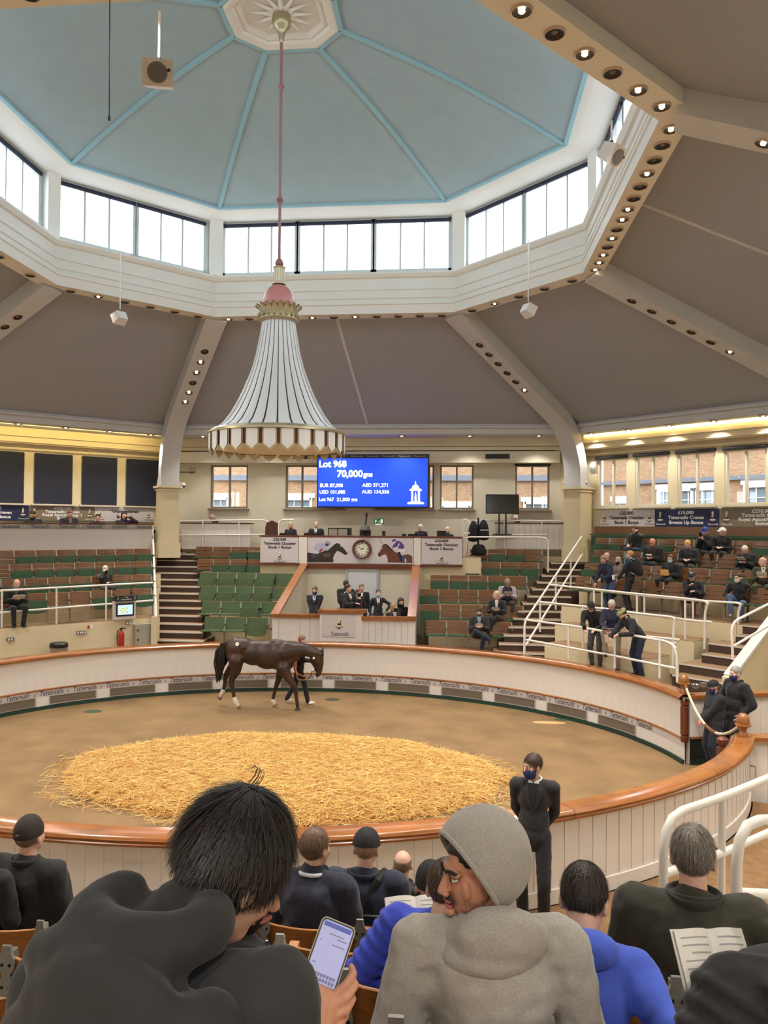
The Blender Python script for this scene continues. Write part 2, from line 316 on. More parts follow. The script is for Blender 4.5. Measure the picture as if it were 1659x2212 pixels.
# right-hand and left-hand diagonal walls
aR, exR, LR, oR = edge(WP, 3); fR = lambda s: LR/2+.0-(s-(aR+exR*LR/2)@np.array([S2, -S2]))
rw = [(-2.29, -1.18), (-.91, .23), (.5, 1.66), (1.93, 3.1), (3.4, 4.55)]
wall(3, .0, 7.5, [(fR(b), fR(a), 5.12, 6.68) for a, b in rw if fR(b) > .05], CREAM2)
for a, b in rw:
    if fR(b) > .05: win(3, fR(b), fR(a), 5.12, 6.68, 1, CREAM, roll=True)
aL, exL, LL, oL = edge(WP, 5); fL = lambda s: LL/2-(s-(aL+exL*LL/2)@np.array([S2, S2]))
lw = [(-3.5, -2.3), (-2.02, -.96), (-.69, .53), (.8, 2.01), (2.29, 3.49)]
wall(5, .0, 7.5, [(fL(b), fL(a), 5.1, 6.68) for a, b in lw], CREAM2)
for a, b in lw: win(5, fL(b), fL(a), 5.1, 6.68, 1, CREAM, blind=True)
for i in (0, 1, 2, 6, 7):
    a, ex, L, out = edge(WP, i); ops = [(L*k/5-.6, L*k/5+.6, 5.1, 6.68) for k in (1, 2, 3, 4)]
    wall(i, 0, 8.0, ops, CREAM2)
    for o in ops: win(i, *o, 1, CREAM)
# frieze ledges under the cornice (warm band on the diagonals), track rail, bulkhead on the far wall
for i, m in ((3, CREAM2), (5, CREAM2), (2, CREAM2), (6, CREAM2)):
    a, ex, L, out = edge(WP, i); rz = atan2(ex[1], ex[0]); P = lambda s, d, z: (a[0]+ex[0]*s+out[0]*d, a[1]+ex[1]*s+out[1]*d, z)
    mb = MB().box(P(L/2, -.2, 7.33), (L, .4, .3), rz=rz); mb.box(P(L/2, -.17, 7.1), (L, .34, .2), rz=rz); mb.box(P(L/2, -.14, 6.98), (L, .28, .04), rz=rz)
    mb.build('trim_%d' % (70+i), m, kind='structure')
    t = MB().box(P(L/2, -.12, 6.82), (L*.98, .03, .035), rz=rz)
    for k in range(8): t.box(P(L*(k+.5)/8, -.12, 6.9), (.015, .015, .16), rz=rz)
    t.build('trim_%d' % (80+i), CREAM2, kind='structure')
mb = MB().box((0, 11.95, 7.32), (13.6, .5, .3)); mb.box((0, 12.0, 7.1), (13.6, .4, .12)); mb.box((0, 11.95, 6.8), (13.6, .5, .38)); mb.build('trim_74', CREAM, kind='structure')
for x0, x1, z0, z1, y in ((4.35, 5.15, 6.74, 6.9, 11.7), (-2.2, -1.4, 6.74, 6.88, 11.7)):
    g = thing('air_grille', 'black slotted air grille in the bulkhead %s the big screen' % ('right of' if x0 > 0 else 'left of'), 'grille', (x0, y, z0)); MB().box(((x0+x1)/2, y-.01, (z0+z1)/2), (x1-x0, .03, z1-z0)).build('frame', BLACK, g)
    for k in range(4): MB().box(((x0+x1)/2, y-.03, z0+.03+(z1-z0-.05)*k/3.2), (x1-x0-.04, .03, .012), M=None).build('slat', DARKM, g)
# ---- neighbours outside: brick fronts with white sash windows
def brickm(name, c1, c2):
    m = mat(name, c1, .9); nt = m.node_tree; b = nt.nodes['Principled BSDF']; br = nt.nodes.new('ShaderNodeTexBrick'); tc = nt.nodes.new('ShaderNodeTexCoord'); mp = nt.nodes.new('ShaderNodeMapping')
    mp.inputs['Rotation'].default_value = (R(90), 0, 0); nt.links.new(tc.outputs['Object'], mp.inputs[0]); nt.links.new(mp.outputs[0], br.inputs['Vector']); br.inputs['Color1'].default_value = (*lin(c1), 1); br.inputs['Color2'].default_value = (*lin(c2), 1); br.inputs['Mortar'].default_value = (*lin((196, 184, 164)), 1)
    br.inputs['Scale'].default_value = 8.5; br.inputs['Mortar Size'].default_value = .02; br.inputs['Brick Width'].default_value = 1.0; br.inputs['Row Height'].default_value = .34; nt.links.new(br.outputs['Color'], b.inputs['Base Color']); return m
BRK = brickm('buff brick', (178, 138, 100), (150, 108, 76)); SLATE = mat('grey slate band', (120, 124, 134), .7); SASH = mat('white sash paint', (240, 240, 238), .5); DGL = mat('dark outside glass', (120, 132, 140), .1)
def facade(loc, rz, W, H, wins, label, bands=(), nm='brick_building'):
    t = thing(nm, label, 'building', loc); t.rotation_euler = (0, 0, rz); del t['_o']
    MB().box((0, .2, H/2), (W, .4, H)).build('wall', BRK, t)
    for z, h in bands: MB().box((0, -.06, z), (W, .14, h)).build('string_course', SLATE, t)
    for x, z, ww, hh in wins:
        f = MB()
        for s in (-1, 1): f.box((x+s*ww/2, -.02, z), (.1, .12, hh+.1))
        for s in (-1, 0, 1): f.box((x, -.02, z+s*hh/2), (ww, .12, .1 if s else .06))
        for q in (-.17, .17): f.box((x+q*ww, -.0, z), (.03, .06, hh))
        for q in (-.25, .25): f.box((x, -.0, z+q*hh), (ww, .06, .03))
        f.box((x, -.01, z+hh/2+.14), (ww+.3, .1, .18))
        o = f.build('sash_window', SASH, t); MB().box((x, .01, z), (ww, .03, hh)).build('pane', DGL, o)
YF = 17.0
fx = lambda u: float(hy(u, 1070, YF)[0])
facade((-2, YF, 0), 0, 22, 11, [(2+fx(470), 4.9, .9, 1.3), (2+fx(645), 4.9, 1.05, 1.3), (2+fx(985), 4.75, 1.1, 1.0), (2+fx(1163), 4.85, 1.1, 1.15)], 'buff brick house front with white sash windows outside the far windows', [(6.42, .22)])
DW = 18.5
sr = lambda u: float((lambda p: (p[0]-p[1])*S2)(hn(u, 1060, NR, DW)))
facade(tuple(NR*DW+np.array([S2, -S2, 0])*3.8), -pi/4, 18.6, 12, [(sr(1346)-3.8, 4.95, .8, 1.0), (sr(1440)-3.8, 5.1, .6, 1.5), (sr(1478)-3.8, 5.1, 1.0, 1.5), (sr(1528)-3.8, 5.1, 1.1, 1.5), (sr(1646)-3.8, 5.1, 1.1, 1.6)], 'buff brick house front with white sash windows outside the right-hand windows', [(6.2, .14), (7.3, .2)])
MB().box((0, 0, -.3), (90, 90, .2)).build('ground', mat('outside paving', (150, 148, 142), .9), kind='structure')
# downlights
LAMPS = []
LITM = mat('lit halogen bulb', (255, 222, 170), .4, emit=30); CANM = mat('lamp can painted shade', (40, 36, 33), .3, metal=.2); TRIMM = mat('downlight trim ring', (190, 170, 150), .4)  # CANM: shade of a deep recess put into the shallow bowl's dark colour
def make_dl(lit):
    t = thing('downlight', '', 'downlight', (0, 0, 0), rz=1e-9)
    MB().lathe([(.128, .004), (.128, -.012), (.122, -.026), (.114, -.03), (.109, -.026)], n=20, caps=False).build('trim_ring', TRIMM, t, smooth=True)
    MB().lathe([(.111, -.028), (.1, -.014), (.06, -.003), (.0, .0)], n=16, caps=False).build('can', CANM, t, smooth=True)
    zz = -.012 if lit else .004; MB().lathe([(0, -.024+zz), (.026, -.02+zz), (.038, -.006+zz), (.03, .006+zz), (.0, .012+zz)], n=12).build('bulb', LITM if lit else mat('unlit bulb', (120, 112, 104), .3), t, smooth=True)
    return t
_dl = {}
def downlight(p, up, lit, label, group, power=1.0):
    key = bool(lit); q = V(up).to_track_quat('Z', 'Y').to_euler()
    if key not in _dl: t = _dl[key] = make_dl(key); t.location = p; t['label'] = label; t['group'] = group
    else: t = dup(_dl[key], p, 0, label, group)
    t.rotation_euler = q
    if lit:
        l = bpy.data.lights.new('downlight lamp', 'SPOT'); l.energy = LAMP_W*power; l.color = (1, .93, .84); l.spot_size = R(115); l.spot_blend = .8; l.shadow_soft_size = .06
        o = bpy.data.objects.new('downlight_lamp', l); COL.objects.link(o); o.location = V(p)-V(up).normalized()*.06; o.rotation_euler = (V(up)).to_track_quat('Z', 'Y').to_euler()
SN = {4: 'far side', 3: 'far right diagonal', 2: 'right side', 1: 'near right diagonal', 0: 'near side', 5: 'far left diagonal', 6: 'left side', 7: 'near left diagonal'}
RLT = {4: 'uuuululllul', 3: 'uuulu', 2: 'luuluullululll', 1: 'ululull', 0: 'uulul', 5: 'uuuulu', 6: 'uulul', 7: 'ulul'}
for i, pat in RLT.items():
    a, ex, L, out = edge(poff(LP, .23), i); n = len(pat)
    for k, ch in enumerate(pat):
        s = L*(k+.7)/(n+.4); p = a+ex*s
        downlight((*p, 10.197), (0, 0, 1), ch == 'l', '%s downlight, %s along the lantern soffit on the %s' % ('glowing' if ch == 'l' else 'dark', ORD[k], SN[i]), 'downlights round the lantern')
for i, pat in {3: 'uuuuul', 4: 'ullull', 5: 'uulul', 2: 'uuuuul', 1: 'llllll', 6: 'llllll', 0: 'llllll', 7: 'llllll'}.items():  # near left and rear ribs: lamps out of view, added to brighten the foreground
    p, dr, sd, rise, off, path = RIBS[i]; n = len(pat)
    for k, ch in enumerate(pat):
        t = 1.0+k*.42 if i != 2 else .9+k*.5; h = .402; z = RZ0+rise*t; l = hypot(1, rise); tt, zz = t+rise/l*h, z-1/l*h
        downlight((*(p+dr*tt), zz), (-dr[0]*rise, -dr[1]*rise, 1), ch == 'l', '%s downlight, %s from the lantern on the %s roof rib' % ('glowing' if ch == 'l' else 'dark', ORD[k], {3: 'far right', 4: 'far left', 5: 'left', 2: 'right', 1: 'near right', 6: 'unseen near left', 0: 'unseen rear right', 7: 'unseen rear left'}[i]), 'downlights along the roof ribs')
for i, ns in {4: 6, 3: 6, 5: 6, 2: 5, 6: 5, 0: 6, 1: 6, 7: 6}.items():
    a, ex, L, out = edge(poff(OP, .12), i)
    for k in range(ns):
        p = a+ex*L*(k+.5)/ns; downlight((*p, 7.437), (0, 0, 1), True, 'small glowing downlight, %s along the cornice of the %s' % (ORD[k], SN[i]), 'downlights in the cornice', 2.0 if i in (0, 1, 7) else .6)  # near sides: lamps out of view, strengthened to brighten the foreground

for i in (3, 5):      # warm strip lamps hidden behind the cornice, washing the frieze
    a, ex, L, out = edge(OP, i); c = a+ex*L/2+out*.35; area('cove strip lamp', (*c, 7.43), (*out, -.35), L*.95, .06, 60, (1, .74, .26))
# ================================================================ sale ring
EA, EB, EC = 7.97, 6.65, -.17
def E(t, d=0, z=0):      # ring ellipse at angle t (degrees), d outwards
    c, s_ = cos(R(t)), sin(R(t)); n = V((EB*c, EA*s_, 0)).normalized(); b = min(1, max(0, (t-296)/50)); b = 1+.032*b*b*(3-2*b); return V((EA*c*b+n.x*d, EC+EB*s_*b+n.y*d, z))
def En(t): c, s_ = cos(R(t)), sin(R(t)); n = V((EB*c, EA*s_, 0)).normalized(); return n
T0, T1 = 8.0, 343.6
_ts = np.linspace(0, 359.9, 3600); _p = np.array([E(t)[:2] for t in _ts]); _l = np.concatenate([[0], np.cumsum(np.hypot(*np.diff(_p, axis=0).T))])
def arc(t): return float(np.interp(t, _ts, _l))
def ang(l): return float(np.interp(l, _l, _ts))
DIRT = mat('ring floor rubber', (136, 108, 72), .9, noise=(1.3, .2), bump=(120, .25)); nt = DIRT.node_tree
MB().prism([tuple(E(t, .0)[:2]) for t in range(0, 360, 4)], (0, 0, -.2), (1, 0, 0), (0, 1, 0), .2).build('floor', DIRT, kind='structure')
ts = [T0+(T1-T0)*k/220 for k in range(221)]
ring = thing('ring_wall', 'white boarded oval sale ring wall with varnished wooden rail', 'ring wall', (0, 0, 0))
MB().grid([[E(t, d, z) for d, z in ((-.2, 0), (-.2, 1.24), (-.06, 1.24), (-.06, 0))] for t in ts]).build('core', WHITE, ring, smooth=True)
prof = [(-.3, 1.21), (-.31, 1.24), (-.3, 1.27), (-.26, 1.29), (-.24, 1.315), (0, 1.315), (.02, 1.3), (.03, 1.275), (.015, 1.25), (.03, 1.235), (.02, 1.21), (-.05, 1.19), (-.2, 1.19)]
JT = [T0, 40, 75, 110, 150, 190, 230, 262, 283, 306, 326, T1]
for a, b in zip(JT, JT[1:]):
    n = max(8, int((b-a)/1.5)); MB().grid([[E(a+.02+(b-a-.04)*k/n, d, z) for d, z in prof+prof[:1]] for k in range(n+1)]).build('rail', RAILW, ring, smooth=R(40))
mb = MB().grid([[E(t, d, z) for d, z in ((-.2, .45), (-.235, .455), (-.24, .475), (-.22, .49), (-.2, .49))] for t in ts]); mb.build('dado_rail', RAILW, ring, smooth=True)
MB().grid([[E(t, d, z) for d, z in ((-.2, .08), (-.245, .08), (-.25, 0))] for t in ts]).build('skirting', DKGREEN, ring, smooth=True)
MB().grid([[E(t, d, z) for d, z in ((-.06, .46), (-.02, .46), (-.02, .3), (.0, .3))] for t in ts if t > 200]).build('plinth', WHITE, ring, smooth=True)
bi = bpy.data.meshes.new('board'); m_ = MB().box((0, 0, 0), (.246, .016, .7)); bi.from_pydata(m_.v, [], m_.f); bi.materials.append(WHITE)
bo = bpy.data.meshes.new('board'); m_ = MB().box((0, 0, 0), (.196, .016, .74)); bo.from_pydata(m_.v, [], m_.f); bo.materials.append(WHITE)
def put(me, name, parent, p, n, rz=None):
    o = bpy.data.objects.new(name, me); COL.objects.link(o); o.parent = parent; o.location = p; o.rotation_euler = (0, 0, atan2(n.y, n.x)+pi/2 if rz is None else rz); return o
l = arc(T0)+.2
while l < arc(T0)+24.5: t = ang(l); put(bi, 'board', ring, E(t, -.205, .84), En(t)); l += .25
l = arc(258)
while l < arc(T1)-.05: t = ang(l); put(bo, 'board', ring, E(t, -.055, .83), En(t)); l += .2
MB().grid([[E(t, -.206, z) for z in (.315, .45)] for t in ts if t < 215]).build('lettering_band', PANELW, ring, smooth=True)
# grilles and white dividers
VENT = mat('grey brown vent mesh', (112, 100, 86), .8, noise=(150, .3)); VFR = mat('silver vent frame', (170, 166, 160), .4, metal=.4)
l0 = arc(90)-.02*12; k = -6
for k in range(-6, 9):
    lc = arc(95.5)+k*1.5
    if lc < arc(T0)+.65 or lc > arc(213): continue
    t = ang(lc); f = MB()
    def q(s, z, d): tt = ang(lc+s); return E(tt, -.205-d, z)
    f.grid([[q(s, z, .012) for z in (.1, .3)] for s in np.linspace(-.56, .56, 7)]); v = f.build('vent', VENT, ring)
    for z in (.1, .3): MB().tube([q(s, z, .014) for s in np.linspace(-.57, .57, 7)], .012, 4).build('vent_frame', VFR, v)
    for s in (-.57, .57): MB().tube([q(s, .1, .014), q(s, .3, .014)], .012, 4).build('vent_frame', VFR, v)
# emblem and lettering
EMB = [mat('emblem dark bronze', (74, 52, 36), .5), mat('emblem cream', (226, 214, 180), .5)]
def emblem(parent, o, ex, ey, h, name='emblem'):
    o, ex, ey = V(o), V(ex).normalized()*h, V(ey).normalized()*h; mb = MB(); P = lambda pts, m, d=.003: mb.prism(pts, o, ex, ey, d/1, m)
    mb.prism([(-.06*1.2, -.42), (.06*1.2, -.42), (.09, -.5), (-.09, -.5)], o, ex, ey, .002, 0)
    mb.prism([(.3*cos(a), -.3+.1*sin(a)) for a in np.linspace(0, 2*pi, 14)[:-1]], o, ex, ey, .003, 0)
    mb.prism([(.27*cos(a), -.26+.08*sin(a)) for a in np.linspace(0, 2*pi, 14)[:-1]], o, ex, ey, .004, 1)
    mb.prism([(-.15, -.2), (.16, -.2), (.13, -.05), (-.11, -.02)], o, ex, ey, .005, 0)
    mb.prism([(-.11, -.05), (.12, -.05), (.12, .15), (.07, .3), (.1, .42), (.04, .5), (-.04, .44), (-.1, .5), (-.09, .2)], o, ex, ey, .005, 1)
    mb.prism([(.05, -.05), (.12, -.05), (.12, .12), (.06, .2)], o, ex, ey, .006, 0)
    return mb.build(name, EMB, parent)
lw_ = .82; k = 0
l = arc(95.3)-12*lw_
for k in range(32):
    lc = l+k*lw_; t = ang(lc)
    if lc < arc(T0)+.4 or t > 212: continue
    n = En(t); ex = V((-n.y, n.x, 0))*-1; ex = V((n.y, -n.x, 0)); text('Tattersalls', 'lettering', ring, E(t, -.212, .378), ex, (0, 0, 1), .165, INK, .28, sx=.84)
    t2 = ang(lc+lw_/2); n = En(t2); emblem(ring, E(t2, -.208, .385), V((n.y, -n.x, 0)), (0, 0, 1), .115)
# gate posts with acorn finials, rope between them
def post(name, c, label, finz, r=.075, half=False):
    t = thing(name, label, 'post', c); x, y, z = c
    MB().lathe([(.0, z), (.075, z), (.075, z+.03), (.055, z+.06), (.05, z+.1), (.075, z+.15), (.115, z+.165), (.12, z+.18), (.095, z+.19)], (x, y, 0), 20).build('base', OAK, t, smooth=R(35))
    MB().lathe([(.09, z+.185), (.095, z+.22), (.09, z+.27), (.07, z+.32), (.04, z+.345), (.0, z+.35)], (x, y, 0), 20).build('finial', OAK, t, smooth=R(40)); return t
pA = E(T0+1.6, -.13, 1.315); pB = E(T1-1.2, -.13, 1.315)
post('acorn_post', pA, 'carved acorn finial on the ring rail corner at the far side of the gate', 0); post('acorn_post', pB, 'carved acorn finial on the near end of the ring rail beside the gate', 0)
tp = thing('turned_post', 'dark red turned half post on the ring wall corner by the gate', 'post', (*E(T0+.3, -.2)[:2], .4)); c = E(T0+.3, -.19)
MB().lathe([(.06, .42), (.07, .44), (.07, .52), (.05, .54), (.075, .56), (.075, 1.08), (.05, 1.1), (.07, 1.12), (.07, 1.19)], c, 16).build('shaft', DKWOOD, tp, smooth=R(35))
tq = thing('turned_post', 'short brown turned post just inside the near gate end', 'post', (*E(T1+.6, -.4)[:2], 0)); c = E(T1+.6, -.42)
MB().lathe([(.085, 0), (.085, 1.06), (.05, 1.08), (.05, 1.1)], c, 16).build('shaft', DKWOOD, tq, smooth=R(35)); MB().lathe([(.06, 1.1), (.09, 1.13), (.09, 1.19), (.05, 1.22), (0, 1.225)], c, 16).build('cap', DKWOOD, tq, smooth=R(50))
rp = thing('gate_rope', 'cream rope with a leather middle sagging across the ring gate', 'rope', tuple(pA)); A_, B_ = pA+V((0, -.02, .2)), pB+V((0, .02, .2))
def rope(t): return A_*(1-t)+B_*t+V((0, 0, -.95*4*t*(1-t)*(.42)-.1*sin(pi*t)))
LEATH = mat('brown leather', (120, 76, 48), .6)
for nm, a, b, r, m in (('loop', .0, .05, .03, LEATH), ('rope_length', .05, .42, .022, mat('cream rope', (226, 212, 184), .8, bump=(80, .6))), ('leather_grip', .42, .6, .028, LEATH), ('rope_length', .6, .95, .022, _M['cream rope']), ('loop', .95, 1, .03, LEATH)):
    MB().tube([rope(a+(b-a)*k/10) for k in range(11)], r, 10).build(nm, m, rp, smooth=True)
# passage walls beyond the gate
def boarded(name, p, q, z0, z1, label, mside, rail=True, dark=None, bw=.25):
    t = thing(name, label, 'wall panel', (p[0], p[1], z0)); p, q = V((p[0], p[1], 0)), V((q[0], q[1], 0)); d = (q-p); L = d.length; d /= L; n = V((-d.y, d.x, 0))*mside; rz = atan2(d.y, d.x)
    MB().box((*((p+q)/2-n*.07)[:2], (z0+z1)/2), (L, .12, z1-z0), rz=rz).build('core', WHITE, t)
    if rail: MB().box((*((p+q)/2-n*.06)[:2], z1+.03), (L, .26, .07), rz=rz).build('rail', RAILW, t)
    zb = z0+.02
    if dark: MB().box((*((p+q)/2+n*.005)[:2], z0+dark/2), (L, .03, dark), rz=rz).build('kick_panel', mat('dark green black panel', (24, 28, 28), .6), t); MB().box((*((p+q)/2+n*.015)[:2], z0+dark), (L, .05, .04), rz=rz).build('dado_rail', RAILW, t); zb = z0+dark+.02; MB().box((*((p+q)/2+n*.02)[:2], z0+.05), (L, .05, .1), rz=rz).build('skirting', DKGREEN, t)
    k = 0; nb = max(1, int(L/bw)); me = bpy.data.meshes.new('board'); m_ = MB().box((0, 0, 0), (L/nb-.005, .014, z1-zb)); me.from_pydata(m_.v, [], m_.f); me.materials.append(WHITE)
    for k in range(nb): c = p+d*(L*(k+.5)/nb)+n*.0; o = put(me, 'board', t, c-V((p.x, p.y, z0))+V((0, 0, (zb+z1)/2)), n, rz)
    return t
g0 = E(T0, -.1); boarded('passage_wall', (g0.x, g0.y), (13.8, 2.5), 0, 1.24, 'white boarded passage wall with dark kick panel behind the two men at the gate', -1, dark=.5)
g1 = E(T1, -.05); boarded('passage_wall', (g1.x+.05, g1.y+.1), (13.8, -2.0), .0, 1.2, 'white boarded passage wall running off from the near gate post', -1)
MB().box((11, .1, -.1), (6.2, 4.6, .2)).build('floor_passage', DIRT, kind='structure')
# straw: one uncountable heap, a low mound under a mat of stalks
STR = [mat('straw pale', (238, 204, 130), .7), mat('straw gold', (214, 166, 86), .7), mat('straw brown', (178, 126, 58), .75)]
SX, SY, SA, SB = .33, -.72, 3.95, 2.38
def sh(r): return .2*max(0., 1-r**6)**.5 if r < 1 else 0
mb = MB(); rows = [[(SX+SA*r*.97*cos(a), SY+SB*r*.97*sin(a), sh(r)*.72+.002) for a in np.linspace(0, 2*pi, 65)[:-1]] for r in (1.0, .97, .93, .85, .6, .3, .02)]
mb.grid(rows, closed=True); mb.m = [2]*len(mb.f)
N = 30000; vs, fs, ms = [], [], []
rr = np.sqrt(rng.random(N)); aa = rng.random(N)*2*pi; wob = 1+.02*np.sin(aa*7)+.015*np.sin(aa*13+1)
rr = np.where(rng.random(N) < .03, rr*.1+.93+rng.random(N)*.1, rr)
px, py = SX+SA*rr*wob*np.cos(aa), SY+SB*rr*wob*np.sin(aa); ln = rng.uniform(.12, .34, N); th = rng.random(N)*pi*2; ti = rng.normal(0, .16, N); pz = np.array([sh(min(r, .999)) for r in rr])*rng.uniform(.72, 1.12, N)+.012; wd = rng.uniform(.004, .0085, N)
mi = rng.choice(3, N, p=[.42, .42, .16])
dx, dy, dz = np.cos(th)*np.cos(ti)*ln/2, np.sin(th)*np.cos(ti)*ln/2, np.sin(ti)*ln/2; nx, ny = -np.sin(th)*wd/2, np.cos(th)*wd/2
dz = np.minimum(dz, 1)
b0 = len(mb.v); bend = rng.uniform(-.03, .03, N)
P0 = np.stack([px-dx, py-dy, np.maximum(pz-dz, .006)], 1); P2 = np.stack([px+dx, py+dy, np.maximum(pz+dz, .006)], 1); P1 = (P0+P2)/2+np.stack([-np.sin(th)*bend, np.cos(th)*bend, rng.uniform(0, .02, N)], 1)
nn = np.stack([nx, ny, 0*nx], 1); up = np.stack([0*nx, 0*nx, wd*.7], 1)
allv = np.stack([P0-nn, P0+nn, P1-nn, P1+nn+up*0, P1+up, P2-nn, P2+nn], 1).reshape(-1, 3)
idx = np.arange(N)*7+b0
mb.v += [tuple(p) for p in allv]
for q in ((0, 4, 2), (0, 1, 4), (1, 3, 4), (2, 4, 5), (4, 6, 5), (4, 3, 6)): mb.f += list(zip(*(idx+k for k in q))); mb.m += list(map(int, mi))
o = mb.build('straw_heap', STR, kind='stuff'); tag(o, 'oval heap of loose golden straw in the middle of the ring floor', 'straw')
for u, v, rx, ry, lab, m in ((1186, 1561, .36, .07, 'pale worn patch on the ring floor by the far right wall', (210, 170, 120)), (1217, 1555, .2, .06, 'dark green drain cover beside a pale patch on the ring floor', (60, 84, 60)), (201, 1537, .2, .1, 'dark green drain cover on the ring floor by the left wall', (70, 84, 56)), (718, 1511, .18, .09, 'dark drain cover on the ring floor just ahead of the horse', (66, 74, 52))):
    c = hz(u, v, 0); tag(MB().lathe([(0, .008), (1, .008), (1.05, .0)], n=24, M=Matrix.Diagonal((rx, ry*1.6, 1, 1))).build('drain_cover' if m[0] < 100 else 'worn_patch', mat(lab[:20], m, .8, noise=(20, .2)), org=(0, 0, 0)), lab, 'drain' if m[0] < 100 else 'floor mark').location = (*c[:2], .0)

h_ = E(T1-4, .03, .72); t = thing('door_pull', 'small chrome pull handle on the outside of the near ring wall end', 'handle', h_); n = En(T1-4); MB().tube([h_-n*.04, h_+n*.03, h_+n*.03+V((0, 0, .26)), h_-n*.04+V((0, 0, .26))], .012, 8).build('bar', CHROME, t)
# ================================================================ tiers, steps, handrails
PL = lambda d, s, z=0: V((-S2*d+S2*s, S2*d+S2*s, z))
PR = lambda d, s, z=0: V((S2*d+S2*s, S2*d-S2*s, z))
def slab(name, P, d0, d1, s0, s1, z0, z1, mats, nose=False):
    c = P((d0+d1)/2, (s0+s1)/2, (z0+z1)/2); rz = pi/4 if P is PL else -pi/4
    mb = MB().box(c, (s1-s0, d1-d0, z1-z0), 0, rz=rz); c2 = P((d0+d1)/2, (s0+s1)/2, z1+.006); mb.box(c2, (s1-s0, d1-d0, .012), 1, rz=rz)
    return mb.build(name, mats, kind='structure')
CT = [CREAM2, STEPT]
# aisle floors round the ring
mb = MB(); rows = [[E(t, .0, .7), E(t, 2.2, .7), E(t, 2.2, 0)] for t in range(12, 216, 4)]; mb.grid(rows); mb.build('floor_far_aisle', STEPT, kind='structure', smooth=True)
for t0, t1 in ((216, 344),): MB().grid([[E(t, -.03, .3), E(t, 3.5, .3)] for t in range(t0, t1+2, 4)]).build('floor_near_aisle', CARPET, kind='structure')
# left block
for k, (d0, d1) in enumerate(((8.8, 9.62), (9.62, 10.32), (10.32, 11.02), (11.02, 12.0))): slab('floor_left_tier', PL, d0, 13.4, -5.2, [1.42, 1.75, 2.05, 2.4][k]+.12, 0 if k == 0 else 1.5, 1.78+.365*k, CT)
slab('floor_left_balcony', PL, 12.35, 13.5, -5.2, 2.95, 2.5, 3.5, CT)
# centre blocks and their steps
for k in range(6):
    y0 = 7.15+.7*k+.4 if k else 7.2; z = .95+.392*k
    MB().box((-3.4, (y0+12.2)/2, z/2), (3.4+.0, 12.2-y0, z), 0).box((-3.4, (y0+12.2)/2, z+.005), (3.4, 12.2-y0, .01), 1).build('floor_centre_left_tier', CT, kind='structure')
    MB().box((4.05, (y0+12.2)/2, z/2), (2.9 if k < 4 else 3.3, 12.2-y0, z), 0).box((4.05, (y0+12.2)/2, z+.005), (2.9 if k < 4 else 3.3, 12.2-y0, .01), 1).build('floor_centre_right_tier', CT, kind='structure')
MB().box((.62, 11.2, 1.74), (7.1, 2.0, 3.48), 0).box((.62, 11.2, 3.485), (7.1, 2.0, .012), 1).box((0, 11.95, 1.74), (13.8, .6, 3.48), 0).build('floor_rostrum_gallery', CT, kind='structure')
ST = [STEPC, STEPT, NOSE]
def stair(nm, x0, x1, y0, y1, z, zb): 
    mb = MB().box(((x0+x1)/2, (y0+y1)/2, (zb+z)/2), (x1-x0, y1-y0, z-zb), 0); mb.box(((x0+x1)/2, (y0+y1)/2+.02, z+.004), (x1-x0, y1-y0-.04, .008), 1); mb.box(((x0+x1)/2, y0+.012, z-.012), (x1-x0, .05, .035), 2); return mb.build(nm, ST, kind='structure')
for k in range(13):
    y = 7.2+.35*k; z = 1.13+.1925*k; xl = float(hy(337, 1300, y)[0]); xr = float(hy(434-1.4*k, 1300, y)[0])
    stair('floor_left_stair', xl, xr+.1, y, 12.2 if k > 11 else y+1.0, z, z-.6)
for k in range(3): z = 3.5+.13*k; stair('floor_left_stair', float(hy(337, 1190, 11.6)[0])-.3, float(hy(400-20*k, 1190, 11.6)[0]), 11.7+.2*k, 12.6, z, z-.3)
for k in range(13):
    y = 6.7+.355*k; z = 1.06+.187*k; xl = float(hy(1068+10.2*k, 1300, y)[0]); xr = float(hy(1170+6.6*k, 1300, y)[0])
    stair('floor_right_stair', xl, xr+.25, y, y+1.0, z, z-.6)
    if k % 2 == 0 and k < 6: MB().box((xr+.33, y+.2, z-.05), (.2, .5, .5)).build('trim_%d' % (90+k), CREAM2, kind='structure')
# right-hand terraces (standing) and seat tiers
slab('floor_right_terrace', PR, 7.2, 8.5, -.2, 2.6, .2, 1.04, CT)
slab('floor_right_terrace', PR, 8.35, 13.4, -.3, 2.75, .4, 1.43, CT); slab('floor_right_terrace', PR, 9.2, 13.4, -.62, 3.35, 1.0, 1.83, CT)
for k in range(4): slab('floor_right_tier', PR, [9.9, 11.05, 11.75, 12.45][k], 13.5, [-.95, -1.2, -1.5, -1.8][k], 4.3+.4*k if k else 4.0, 1.4, 2.25+.36*k, CT)
slab('floor_right_tier', PR, 9.92, 13.5, 4.0, 7, .4, 2.24, CT)
sR = lambda u, v, d: float((lambda p: (p[0]-p[1])*S2)(hn(u, v, NR, d)))
for k, (d, u0, u1, v) in enumerate(((7.95, 1452, 1572, 1455), (8.35, 1467, 1575, 1433), (8.8, 1516, 1600, 1411), (9.2, 1530, 1640, 1395), (9.55, 1589, 1690, 1373), (9.9, 1604, 1720, 1356))):
    z = 1.24+.2*k; s0, s1 = sR(u0, v, d), sR(u1, v, d); c = lambda e, zz: PR(d+e, (s0+s1)/2, zz)
    MB().box(c(.5, z-.25), (s1-s0, 1.0, .5), 0, rz=-pi/4).box(c(.5, z+.004), (s1-s0, .98, .008), 1, rz=-pi/4).box(c(.02, z-.01), (s1-s0, .06, .03), 2, rz=-pi/4).build('floor_gate_stair', [STEPC, STEPT, NOSE], kind='structure')
